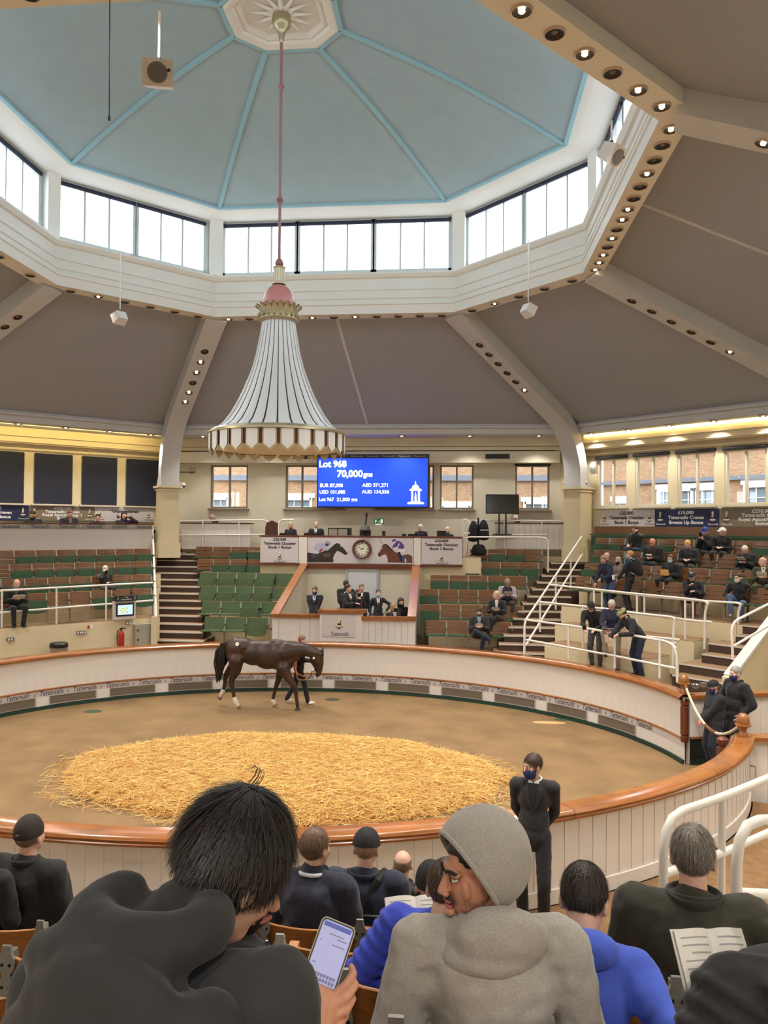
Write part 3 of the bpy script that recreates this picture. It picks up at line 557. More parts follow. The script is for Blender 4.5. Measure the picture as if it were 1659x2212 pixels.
# sloped wall beside the gate stair
s_w = sR(1567, 1440, 7.7); P_ = lambda d, z: PR(d, s_w+.08, z)
poly = [(7.55, 0), (7.55, 1.45), (7.7, 1.47), (9.9, 2.6), (9.9, 0)]
o = PR(0, s_w, 0); MB().prism(poly, o, (S2, S2, 0), (0, 0, 1), .16).build('wall_gate_stair', CREAM2, kind='structure')
MB().beam(PR(7.65, s_w+.1, 1.47), PR(9.9, s_w+.1, 2.63), .22, .06).build('trim_97', WHITE, kind='structure')
# white tube handrails: each run is one rail with its posts
def rail(name, label, runs, posts, r=.028, cat='handrail'):
    p0 = runs[0][0]; t = thing(name, label, cat, tuple(p0))
    for ru in runs: MB().tube(ru, r, 8).build('rail_tube', WHITE2, t, smooth=R(60))
    for a, b in posts:
        MB().tube([a, b], r*.95, 8).build('rail_post', WHITE2, t, smooth=R(60))
    return t
def on(P_, d, pts): n = NL if P_ is PL else NR; return [V(hn(u, v, n, d)) for u, v in pts]
def bendpts(pts, k=3):
    out = [pts[0]]
    for a, b, c in zip(pts, pts[1:], pts[2:]):
        r = min((b-a).length, (c-b).length, .22)*.9; p, q = b+(a-b).normalized()*r, b+(c-b).normalized()*r
        for i in range(k+1): t = i/k; out.append(p*(1-t)**2+b*2*t*(1-t)+q*t*t)
    return out+[pts[-1]]
d = 8.86
tp_ = on(PL, d, [(-250, 1299), (0, 1276), (330, 1258.5)]); md = on(PL, d, [(-250, 1346), (0, 1323.5), (330, 1297)])
rail('handrail', 'white two-bar handrail in front of the left seating block', [tp_, md], [(on(PL, d, [(u, v0)])[0], on(PL, d, [(u, v1)])[0]) for u, v0, v1 in ((4, 1276, 1384), (122, 1270, 1374), (229, 1265, 1364))])
# stair rail on the left, seen end-on
A0, A1 = V(hy(336, 1392, 7.0)), V(hy(332, 1148, 11.6)); ab = lambda t, dz=0: A0*(1-t)+A1*t+V((0, 0, dz))
rail('stair_handrail', 'white stair handrail seen end-on between the left seats and the steps', [[V((A0.x, 7.0, .7)), V((A0.x, 7.0, 1.95)), V((A1.x, 11.5, 4.4))], [V((A0.x, 7.0, 1.45)), V((A1.x, 11.5, 3.9))]], [(V((A0.x+(A1.x-A0.x)*t, 7+4.5*t, .9+2.4*t)), V((A0.x+(A1.x-A0.x)*t, 7+4.5*t, 1.95+2.45*t))) for t in (.25, .5, .75, 1)], .035)
MB().box((A0.x-.02, 6.95, 1.2), (.16, .1, 1.3)).build('trim_98', CREAM2, kind='structure')
# right stair: two parallel sloping rails
B0, B1 = V(hy(1133, 1343, 6.7)), V(hy(1277, 1128, 11.6)); C0, C1 = V(hy(1135, 1395, 6.7)), V(hy(1280, 1161, 11.6))
rail('stair_handrail', 'white sloping stair handrail rising to the right-hand column', [bendpts([V((B0.x, B0.y, 1.0)), B0, B1]), [C0, C1]], [(V((B0.x+(B1.x-B0.x)*t, B0.y+(B1.y-B0.y)*t, 1.05+2.35*t)), B0*(1-t)+B1*t) for t in (.2, .42, .65, .9)], .03)
for nm, d, top, mid, posts, lab in (
    ('terrace_handrail', 7.75, [(1137, 1339), (1250, 1354), (1328, 1368), (1359, 1371), (1448, 1387), (1461, 1402), (1463, 1474)], [(1137, 1382), (1328, 1417), (1460, 1444)], [(1228, 1353, 1422), (1328, 1369, 1443), (1425, 1385, 1465)], 'white handrail of the lowest standing terrace, the three men lean on it'),
    ('terrace_handrail', 8.45, [(1163, 1300), (1261, 1310), (1376, 1325), (1462, 1334), (1455, 1346), (1454, 1442)], [(1359, 1371), (1469, 1382.5), (1458, 1390)], [(1259, 1312, 1402), (1356, 1345, 1415)], 'white handrail of the middle standing terrace'),
    ('terrace_handrail', 9.3, [(1187, 1263), (1283, 1273), (1376, 1283), (1480, 1293), (1535, 1300), (1523, 1313), (1522, 1402)], [(1300, 1314), (1500, 1341), (1538, 1344)], [(1283, 1275, 1345), (1376, 1284, 1362), (1480, 1294, 1384)], 'white handrail of the upper standing terrace, nearer of two'),
    ('terrace_handrail', 9.95, [(1200, 1264), (1300, 1276), (1390, 1287), (1497, 1297), (1605, 1303), (1595, 1314), (1594, 1362)], [], [(1300, 1277, 1318), (1392, 1288, 1327), (1497, 1298, 1345)], 'white handrail right in front of the right-hand seats, farther of two')):
    runs = [bendpts(on(PR, d, top))]
    if mid: runs.append(on(PR, d, mid))
    rail(nm, lab, runs, [(on(PR, d, [(u, a)])[0], on(PR, d, [(u, b)])[0]) for u, a, b in posts])
K = [V(hn(u, v, NR, d)) for u, v, d in ((1583, 1425, 7.75), (1580, 1345, 7.75), (1700, 1285, 9.2))]
rail('stair_handrail', 'white handrail on the sloped wall at the right edge above the gate', [bendpts(K), [V(hn(1584, 1396, NR, 7.75)), V(hn(1700, 1328, NR, 9.2))]], [])
# near right aisle rails by the camera
def at(u, v, D): return V(hd(u, v, D))
r1 = [at(1433, 1985, 4.2), at(1433, 1765, 4.2), at(1560, 1722, 4.6), at(1720, 1655, 5.4)]
rail('aisle_handrail', 'thick white handrail by the near aisle beside the grey-haired man', [bendpts(r1), [at(1433, 1889, 4.2), at(1560, 1843, 4.6), at(1720, 1772, 5.4)]], [(at(1560, 1722, 4.6), at(1558, 1950, 4.6))], .025)
r2 = [at(1590, 2010, 3.6), at(1592, 1775, 3.6), at(1720, 1768, 3.9)]
rail('aisle_handrail', 'thick white handrail cut by the right edge of the picture', [bendpts(r2), [at(1592, 1930, 3.6), at(1720, 1935, 3.9)]], [], .027)
# ================================================================ tip-up seats
def seat_proto(kind, w, up, end):
    # origin: floor under the back's foot; +y faces the ring. kind: wood / green / fore
    t = thing('tip_up_seat', '', 'seat', (0, 0, 0), rz=1e-9); hw = w/2-.022
    def slat(z0, z1, y0, y1, m, nm, dip=.035, th=.012):
        mb = MB(); n = 8; f, b = [], []
        for k in range(n+1): x = -hw+2*hw*k/n; c = dip*(1-(x/hw)**2); f.append((x, -c)); b.append((x, -c-th))
        mb.grid([[(x, y0+y, z0) for x, y in f], [(x, y1+y, z1) for x, y in f], [(x, y1+y, z1) for x, y in b], [(x, y0+y, z0) for x, y in b], [(x, y0+y, z0) for x, y in f]])
        for q in (0, n): mb.add([(f[q][0], y0+f[q][1], z0), (f[q][0], y1+f[q][1], z1), (b[q][0], y1+b[q][1], z1), (b[q][0], y0+b[q][1], z0)], [(0, 1, 2, 3)])
        return mb.build(nm, m, t, smooth=R(40))
    if kind == 'wood':
        for z0, z1 in ((.67, .79), (.555, .655), (.445, .54)): slat(z0, z1, -.02-(z0-.4)*.2, -.02-(z1-.4)*.2, SEATW, 'back_slat')
        mb = MB().tube([(-hw+2*hw*k/8, -.1-.035*(1-(k/4-1)**2)-.006, .795) for k in range(9)], .008, 5); mb.build('top_edge', mat('worn pale wood edge', (168, 118, 72), .4), t)
    elif kind == 'green':
        slat(.44, .785, -.03, -.1, GREENS, 'back_panel'); MB().tube([(-hw+2*hw*k/8, -.1-.035*(1-(k/4-1)**2)-.006, .79) for k in range(9)], .01, 5).build('top_edge', mat('brass brown edge', (150, 112, 66), .4), t)
    sm = GREENS if kind == 'green' else GREENP
    if up:
        mb = MB().prism([(-hw+.01, .36), (-hw+.05, .26), (0, .235), (hw-.05, .26), (hw-.01, .36), (hw-.01, .6), (-hw+.01, .6)], (0, .07, 0), (1, 0, 0), (0, .12, 1), -.03) if False else MB()
        P = [(-hw+.01, .36), (-hw+.07, .3), (0, .275), (hw-.07, .3), (hw-.01, .36), (hw-.01, .62), (-hw+.01, .62)]
        for d_ in (0, .035): mb.add([(x, .11-d_+.12*(.62-z), z) for x, z in P], [tuple(range(7))])
        mb.f += [(i, (i+1) % 7, 7+(i+1) % 7, 7+i) for i in range(7)]; mb.m += [0]*7
        mb.build('seat_pan', sm, t)
    else:
        mb = MB(); mb.prism([(-hw+.01, 0), (hw-.01, 0), (hw-.01, .36), (hw-.07, .42), (-hw+.07, .42), (-hw+.01, .36)], (0, .0, .4), (1, 0, 0), (0, 1, .06), .035); mb.build('seat_pan', sm, t)
    def standard(x):
        mb = MB(); mb.prism([(.03, 0), (.11, 0), (.1, .06), (.08, .3), (.1, .4), (.02, .46), (-.07, .8), (-.11, .8), (-.05, .42), (.03, .3)], (x-.014, 0, 0), (0, 1, 0), (0, 0, 1), .028)
        mb.box((x, .06, .012), (.05, .2, .024)); mb.box((x, .1, .42), (.03, .14, .07)); o = mb.build('standard', IRON, t)
        MB().box((x, .08, .6), (.045, .26, .028)).box((x, .0, .585), (.026, .08, .03)).build('armrest', SEATW, t)
    standard(-w/2)
    if end: standard(w/2)
    return t
_sp = {}
def seat(kind, w, up, end, loc, rz, label, group):
    key = (kind, round(w, 3), up, end)
    if key not in _sp: t = _sp[key] = seat_proto(*key); t.location = loc; t.rotation_euler = (0, 0, rz); t['label'] = label; t['group'] = group; return t
    return dup(_sp[key], loc, rz, label, group)
def seatrow(P, d, xs, w, pat, kind, z, rz, blk, rown, group, frm):
    n = len(pat)
    for k, ch in enumerate(pat):
        c = P(d, xs+w*(k+.5), z); kk = k if frm == 'left' else n-1-k
        st = {'u': 'pan tipped up', 'd': 'pan folded down', 'o': 'pan down and occupied'}[ch]
        lab = '%s %s tip-up seat %s from the stairs, %s, %s block' % ('raised' if ch == 'u' else 'lowered', {'wood': 'wooden', 'green': 'green'}[kind], ORD[kk], rown, blk)
        seat(kind, w, ch == 'u', k == n-1, c, rz, lab, group)
FWD = pi      # the far block faces the camera (world -y)
PF = lambda d, s, z=0: V((s, d, z))
for k, (y, x0, w, pat, kd) in enumerate(((7.9, -4.01, .65, 'ddu', 'green'), (8.6, -4.33, .62, 'ddud', 'green'), (9.3, -4.62, .575, 'uuuud', 'green'), (10.0, -4.89, .63, 'uuuud', 'green'), (10.7, -5.21, .575, 'duuu', 'wood'), (11.4, -5.5, .625, 'dduu', 'wood'))):
    seatrow(PF, y-.1, x0, w, pat, kd, .95+.392*k, FWD, 'centre left', ORD[k]+' row', 'seats of the centre left block', 'left')
for k, (y, x0, w, pat) in enumerate(((7.9, 2.51, .615, 'ddoo'), (8.6, 2.32, .605, 'uddoo'), (9.3, 2.26, .6, 'udddo'), (10.0, 2.57, .6, 'uuuud'), (10.7, 3.6, .6, 'duuu'), (11.4, 3.83, .59, 'duud'))):
    seatrow(PF, y-.1, x0, w, pat, 'wood', .95+.392*k, FWD, 'centre right', ORD[k]+' row', 'seats of the centre right block', 'right')
for k, (d, s0, w, pat) in enumerate(((9.4, 1.51, .59, 'uuuddu'+'ouu'), (10.1, 1.79, .6, 'uuouuuu'+'uu'), (10.8, 2.1, .59, 'uuuuuuu'+'du'), (11.5, 2.39, .59, 'uuuuuuu'+'du'))):
    n = len(pat); seatrow(PL, d-.1, s0-w*n, w, pat[::-1], 'wood', 1.78+.365*k, pi+pi/4, 'left', ORD[k]+' row', 'seats of the left block', 'right')
for k, (d, s0, w, pat) in enumerate(((10.7, -1.07, .56, 'dododddodd'), (11.4, -1.27, .555, 'uodddoddud'), (12.1, -1.46, .56, 'uduododddo'), (12.8, -1.87, .55, 'uuouuouoou'))):
    seatrow(PR, d-.1, s0, w, pat.replace('o', 'd'), 'wood', 2.25+.36*k, pi-pi/4, 'right', ORD[k]+' row', 'seats of the right block', 'left')
bt = thing('bench', 'long wooden bench with green board front along the right wall under the banners', 'bench', tuple(PR(13.1, 1, 3.6))); rz = -pi/4
MB().box(PR(13.38, 1.3, 4.36), (7.2, .05, .26), rz=rz).build('back_board', SEATW, bt)
for k in range(4): MB().box(PR(13.1, -1.35+1.76*k, 4.05), (1.74, .05, .34), rz=rz).build('front_panel', GREENP, bt)
MB().box(PR(13.25, 1.3, 4.24), (7.2, .3, .03), rz=rz).build('seat_board', GREENP, bt)
# ================================================================ rostrum, gallery desk
XL0, XR0 = float(hy(588, 1335, 7.1)[0]), float(hy(897, 1335, 7.1)[0]); XL1, XR1 = float(hy(652, 1220, 10.1)[0]), float(hy(905, 1220, 10.1)[0])
zf = lambda u, v: float(hy(u, v, 7.1)[2])
ro = thing('rostrum', 'white boarded auctioneer rostrum with brown sloping parapets and a raised lectern', 'rostrum', (.3, 7.1, 0))
ZT = zf(640, 1332)
px = lambda u, y=7.1, v=1340: float(hy(u, v, y)[0])
MB().box(((XL0+XR0)/2, 7.18, (.7+ZT)/2), (XR0-XL0, .14, ZT-.7)).build('core', WHITE, ro)
ub = [590, 602, 648, 670, 693]+[783+14*k for k in range(9)]
for a, b in zip(ub, ub[1:]):
    if a == 693: continue
    MB().box(((px(a)+px(b))/2, 7.1, (.72+ZT-.03)/2), (px(b)-px(a)-.008, .02, ZT-.75)).build('board', WHITE, ro)
MB().box(((XL0+px(694))/2, 7.14, ZT+.03), (px(694)-XL0+.04, .3, .09)).build('front_rail', OAK, ro); MB().box(((px(783)+XR0)/2, 7.14, ZT-.0), (XR0-px(783)+.04, .3, .09)).build('front_rail', OAK, ro)
# projecting lectern
lx0, lx1, lz = px(694), px(770), zf(730, 1321)
MB().prism([(lx0, 7.2), (lx0, 6.86), (lx1, 6.86), (px(784), 7.02), (px(784), 7.2)], (0, 0, .72), (1, 0, 0), (0, 1, 0), lz-.75).build('lectern_body', WHITE, ro)
MB().prism([(lx0-.05, 7.3), (lx0-.05, 6.8), (lx1+.03, 6.8), (px(790), 7.0), (px(790), 7.3)], (0, 0, lz-.03), (1, 0, 0), (0, 1, 0), .1).build('lectern_top', OAK, ro)
for k in range(4): MB().box((lx0+(lx1-lx0)*(k+.5)/4, 6.85, .95), ((lx1-lx0)/4-.01, .02, .5)).build('board', WHITE, ro)
pnx0, pnx1 = px(698, 6.84), px(768, 6.84); pz0, pz1 = float(hy(700, 1375, 6.84)[2]), float(hy(700, 1328, 6.84)[2])
pn = MB().box(((pnx0+pnx1)/2, 6.835, (pz0+pz1)/2), (pnx1-pnx0, .012, pz1-pz0)).build('sign_panel', PANELW, ro)
pc = (pnx0+pnx1)/2; emblem(pn, (pc, 6.826, pz1-.21), (1, 0, 0), (0, 0, 1), .36); text('Tattersalls', 'lettering', pn, (pc, 6.826, pz0+.075), (1, 0, 0), (0, 0, 1), .145, INK, .28, sx=.85)
# sloping side parapets and inner walls
zb_ = float(hy(652, 1222, 10.1)[2])
for x0, x1, sg in ((XL0, XL1, 1), (XR0, XR1, -1)):
    MB().add([(x0+sg*.03, 7.2, .7), (x1+sg*.03, 10.1, .7), (x1+sg*.03, 10.1, zb_), (x0+sg*.03, 7.2, ZT), (x0+sg*.15, 7.2, .7), (x1+sg*.15, 10.1, .7), (x1+sg*.15, 10.1, zb_), (x0+sg*.15, 7.2, ZT)], [(0, 1, 2, 3), (7, 6, 5, 4), (3, 2, 6, 7), (0, 3, 7, 4), (1, 5, 6, 2), (0, 4, 5, 1)]).build('side_wall', CREAM, ro)
    MB().beam((x0+sg*.09, 7.0, ZT+.04), (x1+sg*.09, 10.06, zb_+.04), .24, .08).build('side_rail', OAK, ro)
MB().box(((XL1+XR1)/2, 10.16, (1.0+zb_)/2), (XR1-XL1+.2, .1, zb_-1.0)).build('back_wall', CREAM, ro)
MB().box(((XL1+XR1)/2, 8.6, .98), (3.4, 2.9, .1)).build('platform', STEPT, ro)
do = MB(); dx0, dx1, dz1 = px(751, 10.1, 1240), px(814, 10.1, 1240), float(hy(780, 1232, 10.1)[2])
DOORM = mat('pale grey door', (206, 208, 212), .5)
dd = MB().box(((dx0+dx1)/2, 10.09, (1.03+dz1)/2), (dx1-dx0, .05, dz1-1.03)).build('door_1', DOORM, kind='structure')
fr = MB(); [fr.box((x, 10.08, (1.03+dz1)/2), (.07, .09, dz1-1.0)) for x in (dx0-.03, dx1+.03)]; fr.box(((dx0+dx1)/2, 10.08, dz1+.03), (dx1-dx0+.13, .09, .07)); fr.build('door_frame', mat('grey door frame', (170, 172, 176), .5), dd)
MB().tube([(dx1-.09, 10.05, 2.0), (dx1-.09, 10.02, 2.0), (dx1-.17, 10.02, 2.0)], .012, 8).build('handle', CHROME, dd)
# gallery desk across the top
DY = 10.12; dxl, dxr = px(562, DY, 1180), px(998, DY, 1180); zt, zl = float(hy(600, 1158, DY)[2]), float(hy(600, 1217, DY)[2])
gd = thing('gallery_desk', 'long clerks desk over the rostrum with brown top and printed front boards', 'desk', (.5, DY, 3.3))
MB().box(((dxl+dxr)/2, DY+.4, zt+.0), (dxr-dxl+.04, .85, .05)).build('desk_top', DKWOOD, gd)
MB().box(((dxl+dxr)/2, DY+.06, (zt+zl)/2), (dxr-dxl, .06, zt-zl)).build('front', WHITE, gd)
MB().box(((dxl+px(655, DY))/2, DY, zl-.02), (px(655, DY)-dxl+.05, .1, .06)).build('base_rail', DKWOOD, gd); MB().box(((px(905, DY)+dxr)/2, DY, zl-.02), (dxr-px(905, DY)+.05, .1, .06)).build('base_rail', DKWOOD, gd)
MB().box(((px(657, DY)+px(893, DY))/2, DY-.02, zl-.07), (px(893, DY)-px(657, DY), .16, .14)).build('base_rail', DKWOOD, gd)
MB().box(((dxl+px(644, DY))/2, DY+.1, zl-.25), (px(644, DY)-dxl, .06, .45)).build('apron', CREAM2, gd); MB().box(((px(908, DY)+dxr)/2, DY+.1, zl-.25), (dxr-px(908, DY), .06, .45)).build('apron', CREAM2, gd)
for u0, u1, m in ((645, 662, WHITE), (893, 908, WHITE)): MB().box(((px(u0, DY)+px(u1, DY))/2, DY, (zt+zl)/2-.01), (px(u1, DY)-px(u0, DY), .06, zt-zl-.03)).build('pilaster', m, gd)
def banner(name, P, ex, u0, u1, z0, z1, m, lines, tm, label, logo=(1,), lh=None, group=None, parent=None, th=.02, ls=None):
    # P(s) gives a point on the wall face; s from u0 to u1
    c = V(P((u0+u1)/2)); ex = V(ex); n = V((ex.y, -ex.x, 0)); H = z1-z0; W = u1-u0; t = parent
    rz = atan2(ex.y, ex.x)
    mb = MB().box((c.x, c.y, (z0+z1)/2), (W, th, H), rz=rz); f = c+n*(th/2+.003)
    o = mb.build(name, m, parent) if parent is not None else mb.build(name, m, org=(c.x, c.y, (z0+z1)/2))
    if parent is None: tag(o, label, 'banner', group); o['_o'] = (c.x, c.y, (z0+z1)/2)
    n_ = len(lines); lh = lh or H/(n_+.6)
    for k, ln_ in enumerate(lines): text(ln_, 'lettering', o, (f.x, f.y, z1-lh*(k+.75)), ex, (0, 0, 1), (ls or lh*.95), tm, 0, bold=.004, sx=1.12)
    for q in logo:
        e = f+ex*(q*W); emblem(o, (e.x, e.y, (z0+z1)/2+H*.05), ex, (0, 0, 1), H*.62); text('Tattersalls', 'lettering', o, (e.x, e.y, z0+H*.14), ex, (0, 0, 1), H*.15, tm, .28)
    return o
PD = lambda s: (s, DY-.005, 0)
for a, b in ((562, 644), (909, 997)):
    o = MB().box(((px(a, DY)+px(b, DY))/2, DY, (zt+zl)/2), (px(b, DY)-px(a, DY)-.02, .03, zt-zl-.06)).build('front_board', PANELW, gd); xc = (px(a, DY)+px(b, DY))/2
    for k, ln_ in enumerate(('£20,000', 'Tattersalls October', 'Book 1 Bonus')): text(ln_, 'lettering', o, (xc, DY-.02, zt-.11-.125*k), (1, 0, 0), (0, 0, 1), .118, INK, 0, bold=.003, sx=1.12)
    emblem(o, (xc, DY-.018, zl+.24), (1, 0, 0), (0, 0, 1), .28); text('Tattersalls', 'lettering', o, (xc, DY-.02, zl+.065), (1, 0, 0), (0, 0, 1), .1, mat('grey lettering', (110, 104, 104), .6), .28)
# racing prints: flat printed boards, shapes in print colours laid a hair proud of one another
def pic(u0, u1, name):
    o = MB().box(((px(u0, DY)+px(u1, DY))/2, DY, (zt+zl)/2), (px(u1, DY)-px(u0, DY), .03, zt-zl-.05)).build(name, PANELW, gd); return o
pl, pr_ = pic(663, 755, 'front_board'), pic(806, 892, 'front_board'); MB().box(((px(755, DY)+px(806, DY))/2, DY, (zt+zl)/2), (px(806, DY)-px(755, DY), .028, zt-zl-.05)).build('front_board', PANELW, gd)
PC = {}
def pp(par, layer, col, pts, ox, oy, sc):       # polygon in photo-crop pixels
    m = mat('print %d %d %d' % col, col, .6); P3 = [hy(ox+x/sc, oy+y/sc, DY-.017-.0015*layer) for x, y in pts]
    MB().add([(p[0], p[1], p[2]) for p in P3], [tuple(range(len(P3)))]).build('print_shape', m, par)
A5 = (550, 1100, 6.636)
pp(pl, 0, (46, 36, 32), [(757, 618), (830, 632), (900, 640), (985, 605), (1080, 560), (1150, 500), (1185, 485), (1225, 500), (1255, 535), (1300, 590), (1333, 630), (1320, 652), (1290, 655), (1262, 632), (1215, 608), (1180, 600), (1150, 640), (1125, 690), (1130, 762), (757, 762)], *A5)
pp(pl, 1, (96, 72, 56), [(970, 640), (1060, 625), (1090, 640), (1080, 680), (1000, 690)], *A5); pp(pl, 1, (62, 64, 84), [(815, 640), (870, 634), (890, 690), (820, 700)], *A5)
pp(pl, 2, (170, 176, 198), [(845, 545), (890, 490), (960, 480), (1010, 490), (1040, 520), (1060, 560), (1080, 570), (1040, 595), (990, 590), (960, 570), (900, 590), (850, 575)], *A5)
pp(pl, 3, (200, 200, 212), [(1010, 545), (1090, 535), (1100, 550), (1030, 562)], *A5); pp(pl, 3, (150, 60, 60), [(920, 600), (960, 560), (978, 580), (940, 622)], *A5); pp(pl, 3, (150, 152, 172), [(1010, 490), (1025, 460), (1055, 455), (1085, 485), (1085, 510), (1030, 510)], *A5); pp(pl, 4, (36, 34, 48), [(1008, 488), (1060, 508), (1055, 530), (1020, 525)], *A5)
pp(pl, 3, (60, 54, 60), [(875, 680), (930, 615), (950, 640), (920, 690)], *A5); pp(pl, 3, (216, 212, 210), [(1228, 508), (1250, 538), (1244, 544), (1222, 514)], *A5)
A6 = (780, 1100, 7.213)
pp(pr_, 0, (104, 60, 44), [(262, 690), (300, 650), (300, 615), (330, 570), (345, 545), (395, 545), (430, 580), (480, 620), (520, 660), (560, 680), (640, 720), (720, 700), (770, 715), (798, 745), (798, 835), (415, 830), (415, 770), (385, 700), (330, 715), (296, 742), (272, 735)], *A6)
pp(pr_, 1, (52, 36, 34), [(345, 545), (395, 540), (440, 580), (500, 640), (480, 650), (420, 600), (380, 560)], *A6); pp(pr_, 1, (40, 32, 36), [(265, 690), (300, 690), (296, 740), (272, 735)], *A6); pp(pr_, 1, (206, 190, 184), [(305, 610), (328, 590), (330, 605), (312, 640)], *A6)
pp(pr_, 2, (92, 62, 134), [(480, 600), (500, 560), (560, 490), (610, 500), (660, 550), (676, 590), (640, 625), (590, 610), (560, 600), (520, 620)], *A6); pp(pr_, 3, (226, 220, 228), [(500, 600), (560, 590), (590, 530), (600, 540), (570, 610), (510, 625)], *A6); pp(pr_, 3, (226, 220, 228), [(560, 660), (600, 615), (680, 625), (688, 650), (640, 680), (590, 670)], *A6)
pp(pr_, 3, (92, 62, 140), [(480, 515), (485, 480), (515, 460), (545, 475), (550, 510), (520, 525)], *A6); pp(pr_, 4, (230, 224, 232), [(485, 512), (548, 500), (550, 512), (500, 527)], *A6); pp(pr_, 4, (28, 24, 40), [(565, 665), (605, 660), (640, 760), (640, 820), (615, 810)], *A6); pp(pr_, 3, (62, 76, 132), [(630, 715), (690, 730), (710, 800), (690, 840), (650, 830), (640, 770)], *A6); pp(pr_, 4, (224, 222, 230), [(680, 770), (706, 785), (700, 838), (684, 836)], *A6)
pp(pr_, 2, (50, 44, 44), [(280, 462), (286, 460), (338, 540), (332, 542)], *A6)
# wall clock
cc = V(hy(782, 1186, DY-.03)); ck = thing('wall_clock', 'round mahogany wall clock with roman numerals on the desk front', 'clock', tuple(cc)); Mx = Matrix.Rotation(R(90), 4, 'X'); r = 21.5*24.3/1670
MB().lathe([(r*.7, .03), (r*.78, .075), (r*.9, .085), (r, .05), (r, 0), (0, 0)], cc, 40, M=Mx, caps=False).build('case', mat('mahogany clock case', (96, 48, 32), .3, coat=.5), ck, smooth=R(50)); MB().lathe([(0, .035), (r*.74, .035)], cc, 32, M=Mx).build('dial', mat('cream dial', (226, 224, 206), .5), ck)
MB().lathe([(r*.7, .04), (r*.72, .06), (r*.745, .04)], cc, 32, M=Mx, caps=False).build('bezel', CHROME, ck)
for k, s_ in enumerate(('XII', 'I', 'II', 'III', 'IIII', 'V', 'VI', 'VII', 'VIII', 'IX', 'X', 'XI')):
    t = -2*pi*k/12; ey = V((sin(-t), 0, cos(t))); ex = V((cos(t), 0, sin(t))); text(s_, 'numeral', ck, cc+ey*r*.57+V((0, -.038, 0)), ex, ey, .075, INK, 0, bold=.0015, sx=.8)
for a, L_, w_ in ((56, .095, .012), (-58, .145, .008)):
    e = V((sin(R(a)), 0, cos(R(a)))); n = V((e.z, 0, -e.x)); o_ = cc+V((0, -.043, 0)); MB().add([o_-e*.03+n*w_*.6, o_+e*L_*.6+n*w_, o_+e*L_, o_+e*L_*.6-n*w_, o_-e*.03-n*w_*.6], [(0, 1, 2, 3, 4)]).build('hand', INK, ck)
# big LED screen on the far wall
YS = 11.6; sx0, sx1, sz0, sz1 = [float(v) for v in (hy(685, 1040, YS)[0], hy(926, 1040, YS)[0], hy(800, 1097, YS)[2], hy(800, 981, YS)[2])]
sc_ = thing('led_screen', 'large blue results screen showing Lot 968 on the far wall', 'screen', ((sx0+sx1)/2, YS, (sz0+sz1)/2))
MB().box(((sx0+sx1)/2, YS+.06, (sz0+sz1)/2), (sx1-sx0, .12, sz1-sz0)).box(((sx0+sx1)/2, YS+.34, (sz0+sz1)/2), (.6, .5, .5)).build('housing', BLACK, sc_)
z_top = float(hy(800, 990, YS)[2]); SCR = mat('screen blue', (22, 62, 226), .4, emit=1.35); SCW = mat('screen white', (250, 250, 255), .4, emit=1.5)
face = MB().box(((sx0+sx1)/2, YS-.004, (sz0+.05+z_top)/2), (sx1-sx0-.08, .01, z_top-sz0-.05)).build('display', SCR, sc_)
head = MB().box(((sx0+sx1)/2, YS-.004, (z_top+.03+sz1)/2), (sx1-sx0-.04, .01, sz1-z_top-.04)).build('header', mat('screen header', (30, 32, 44), .5), sc_)
for k in range(5): text('Tattersalls', 'lettering', head, (float(hy(771+34*k, 986, YS)[0]), YS-.012, float(hy(800, 986, YS)[2])), (1, 0, 0), (0, 0, 1), .1, mat('grey header lettering', (150, 150, 160), .6), .25)
for s_, u, v, sz, b in (('Lot 968', 689, 1003, .3, .01), ('70,000', 728, 1024, .325, .01), ('gns', 785, 1025, .24, .007), ('EUR 87,098', 691, 1049, .165, .003), ('USD 101,085', 690, 1063, .165, .003), ('AED 371,271', 783, 1048.5, .165, .003), ('AUD 134,556', 782, 1062.5, .165, .003), ('Lot 967  21,000 gns', 689, 1079, .165, .003)):
    p = hy(u, v, YS); text(s_, 'lettering', face, (p[0], YS-.014, p[2]), (1, 0, 0), (0, 0, 1), sz, SCW, 0, 'LEFT', bold=b, sx=1.0)
lg = lambda pts: [hy(360+x/2.592, 900+y/2.592, YS-.012) for x, y in pts]; mb = MB()
for pts in ([(1348, 490), (1440, 490), (1440, 482), (1425, 476), (1362, 476), (1348, 482)], [(1370, 476), (1381, 476), (1381, 416), (1370, 416)], [(1407, 476), (1418, 476), (1418, 416), (1407, 416)], [(1360, 416), (1428, 416), (1428, 408), (1415, 402), (1373, 402), (1360, 408)], [(1373, 402), (1415, 402), (1410, 388), (1397, 380), (1390, 380), (1377, 388)], [(1390, 380), (1398, 380), (1396, 366), (1393, 360), (1391, 366)], [(1387, 476), (1401, 476), (1398, 440), (1394, 420), (1389, 440)]): mb.add(lg(pts), [tuple(range(len(pts)))])
mb.build('logo', SCW, face)
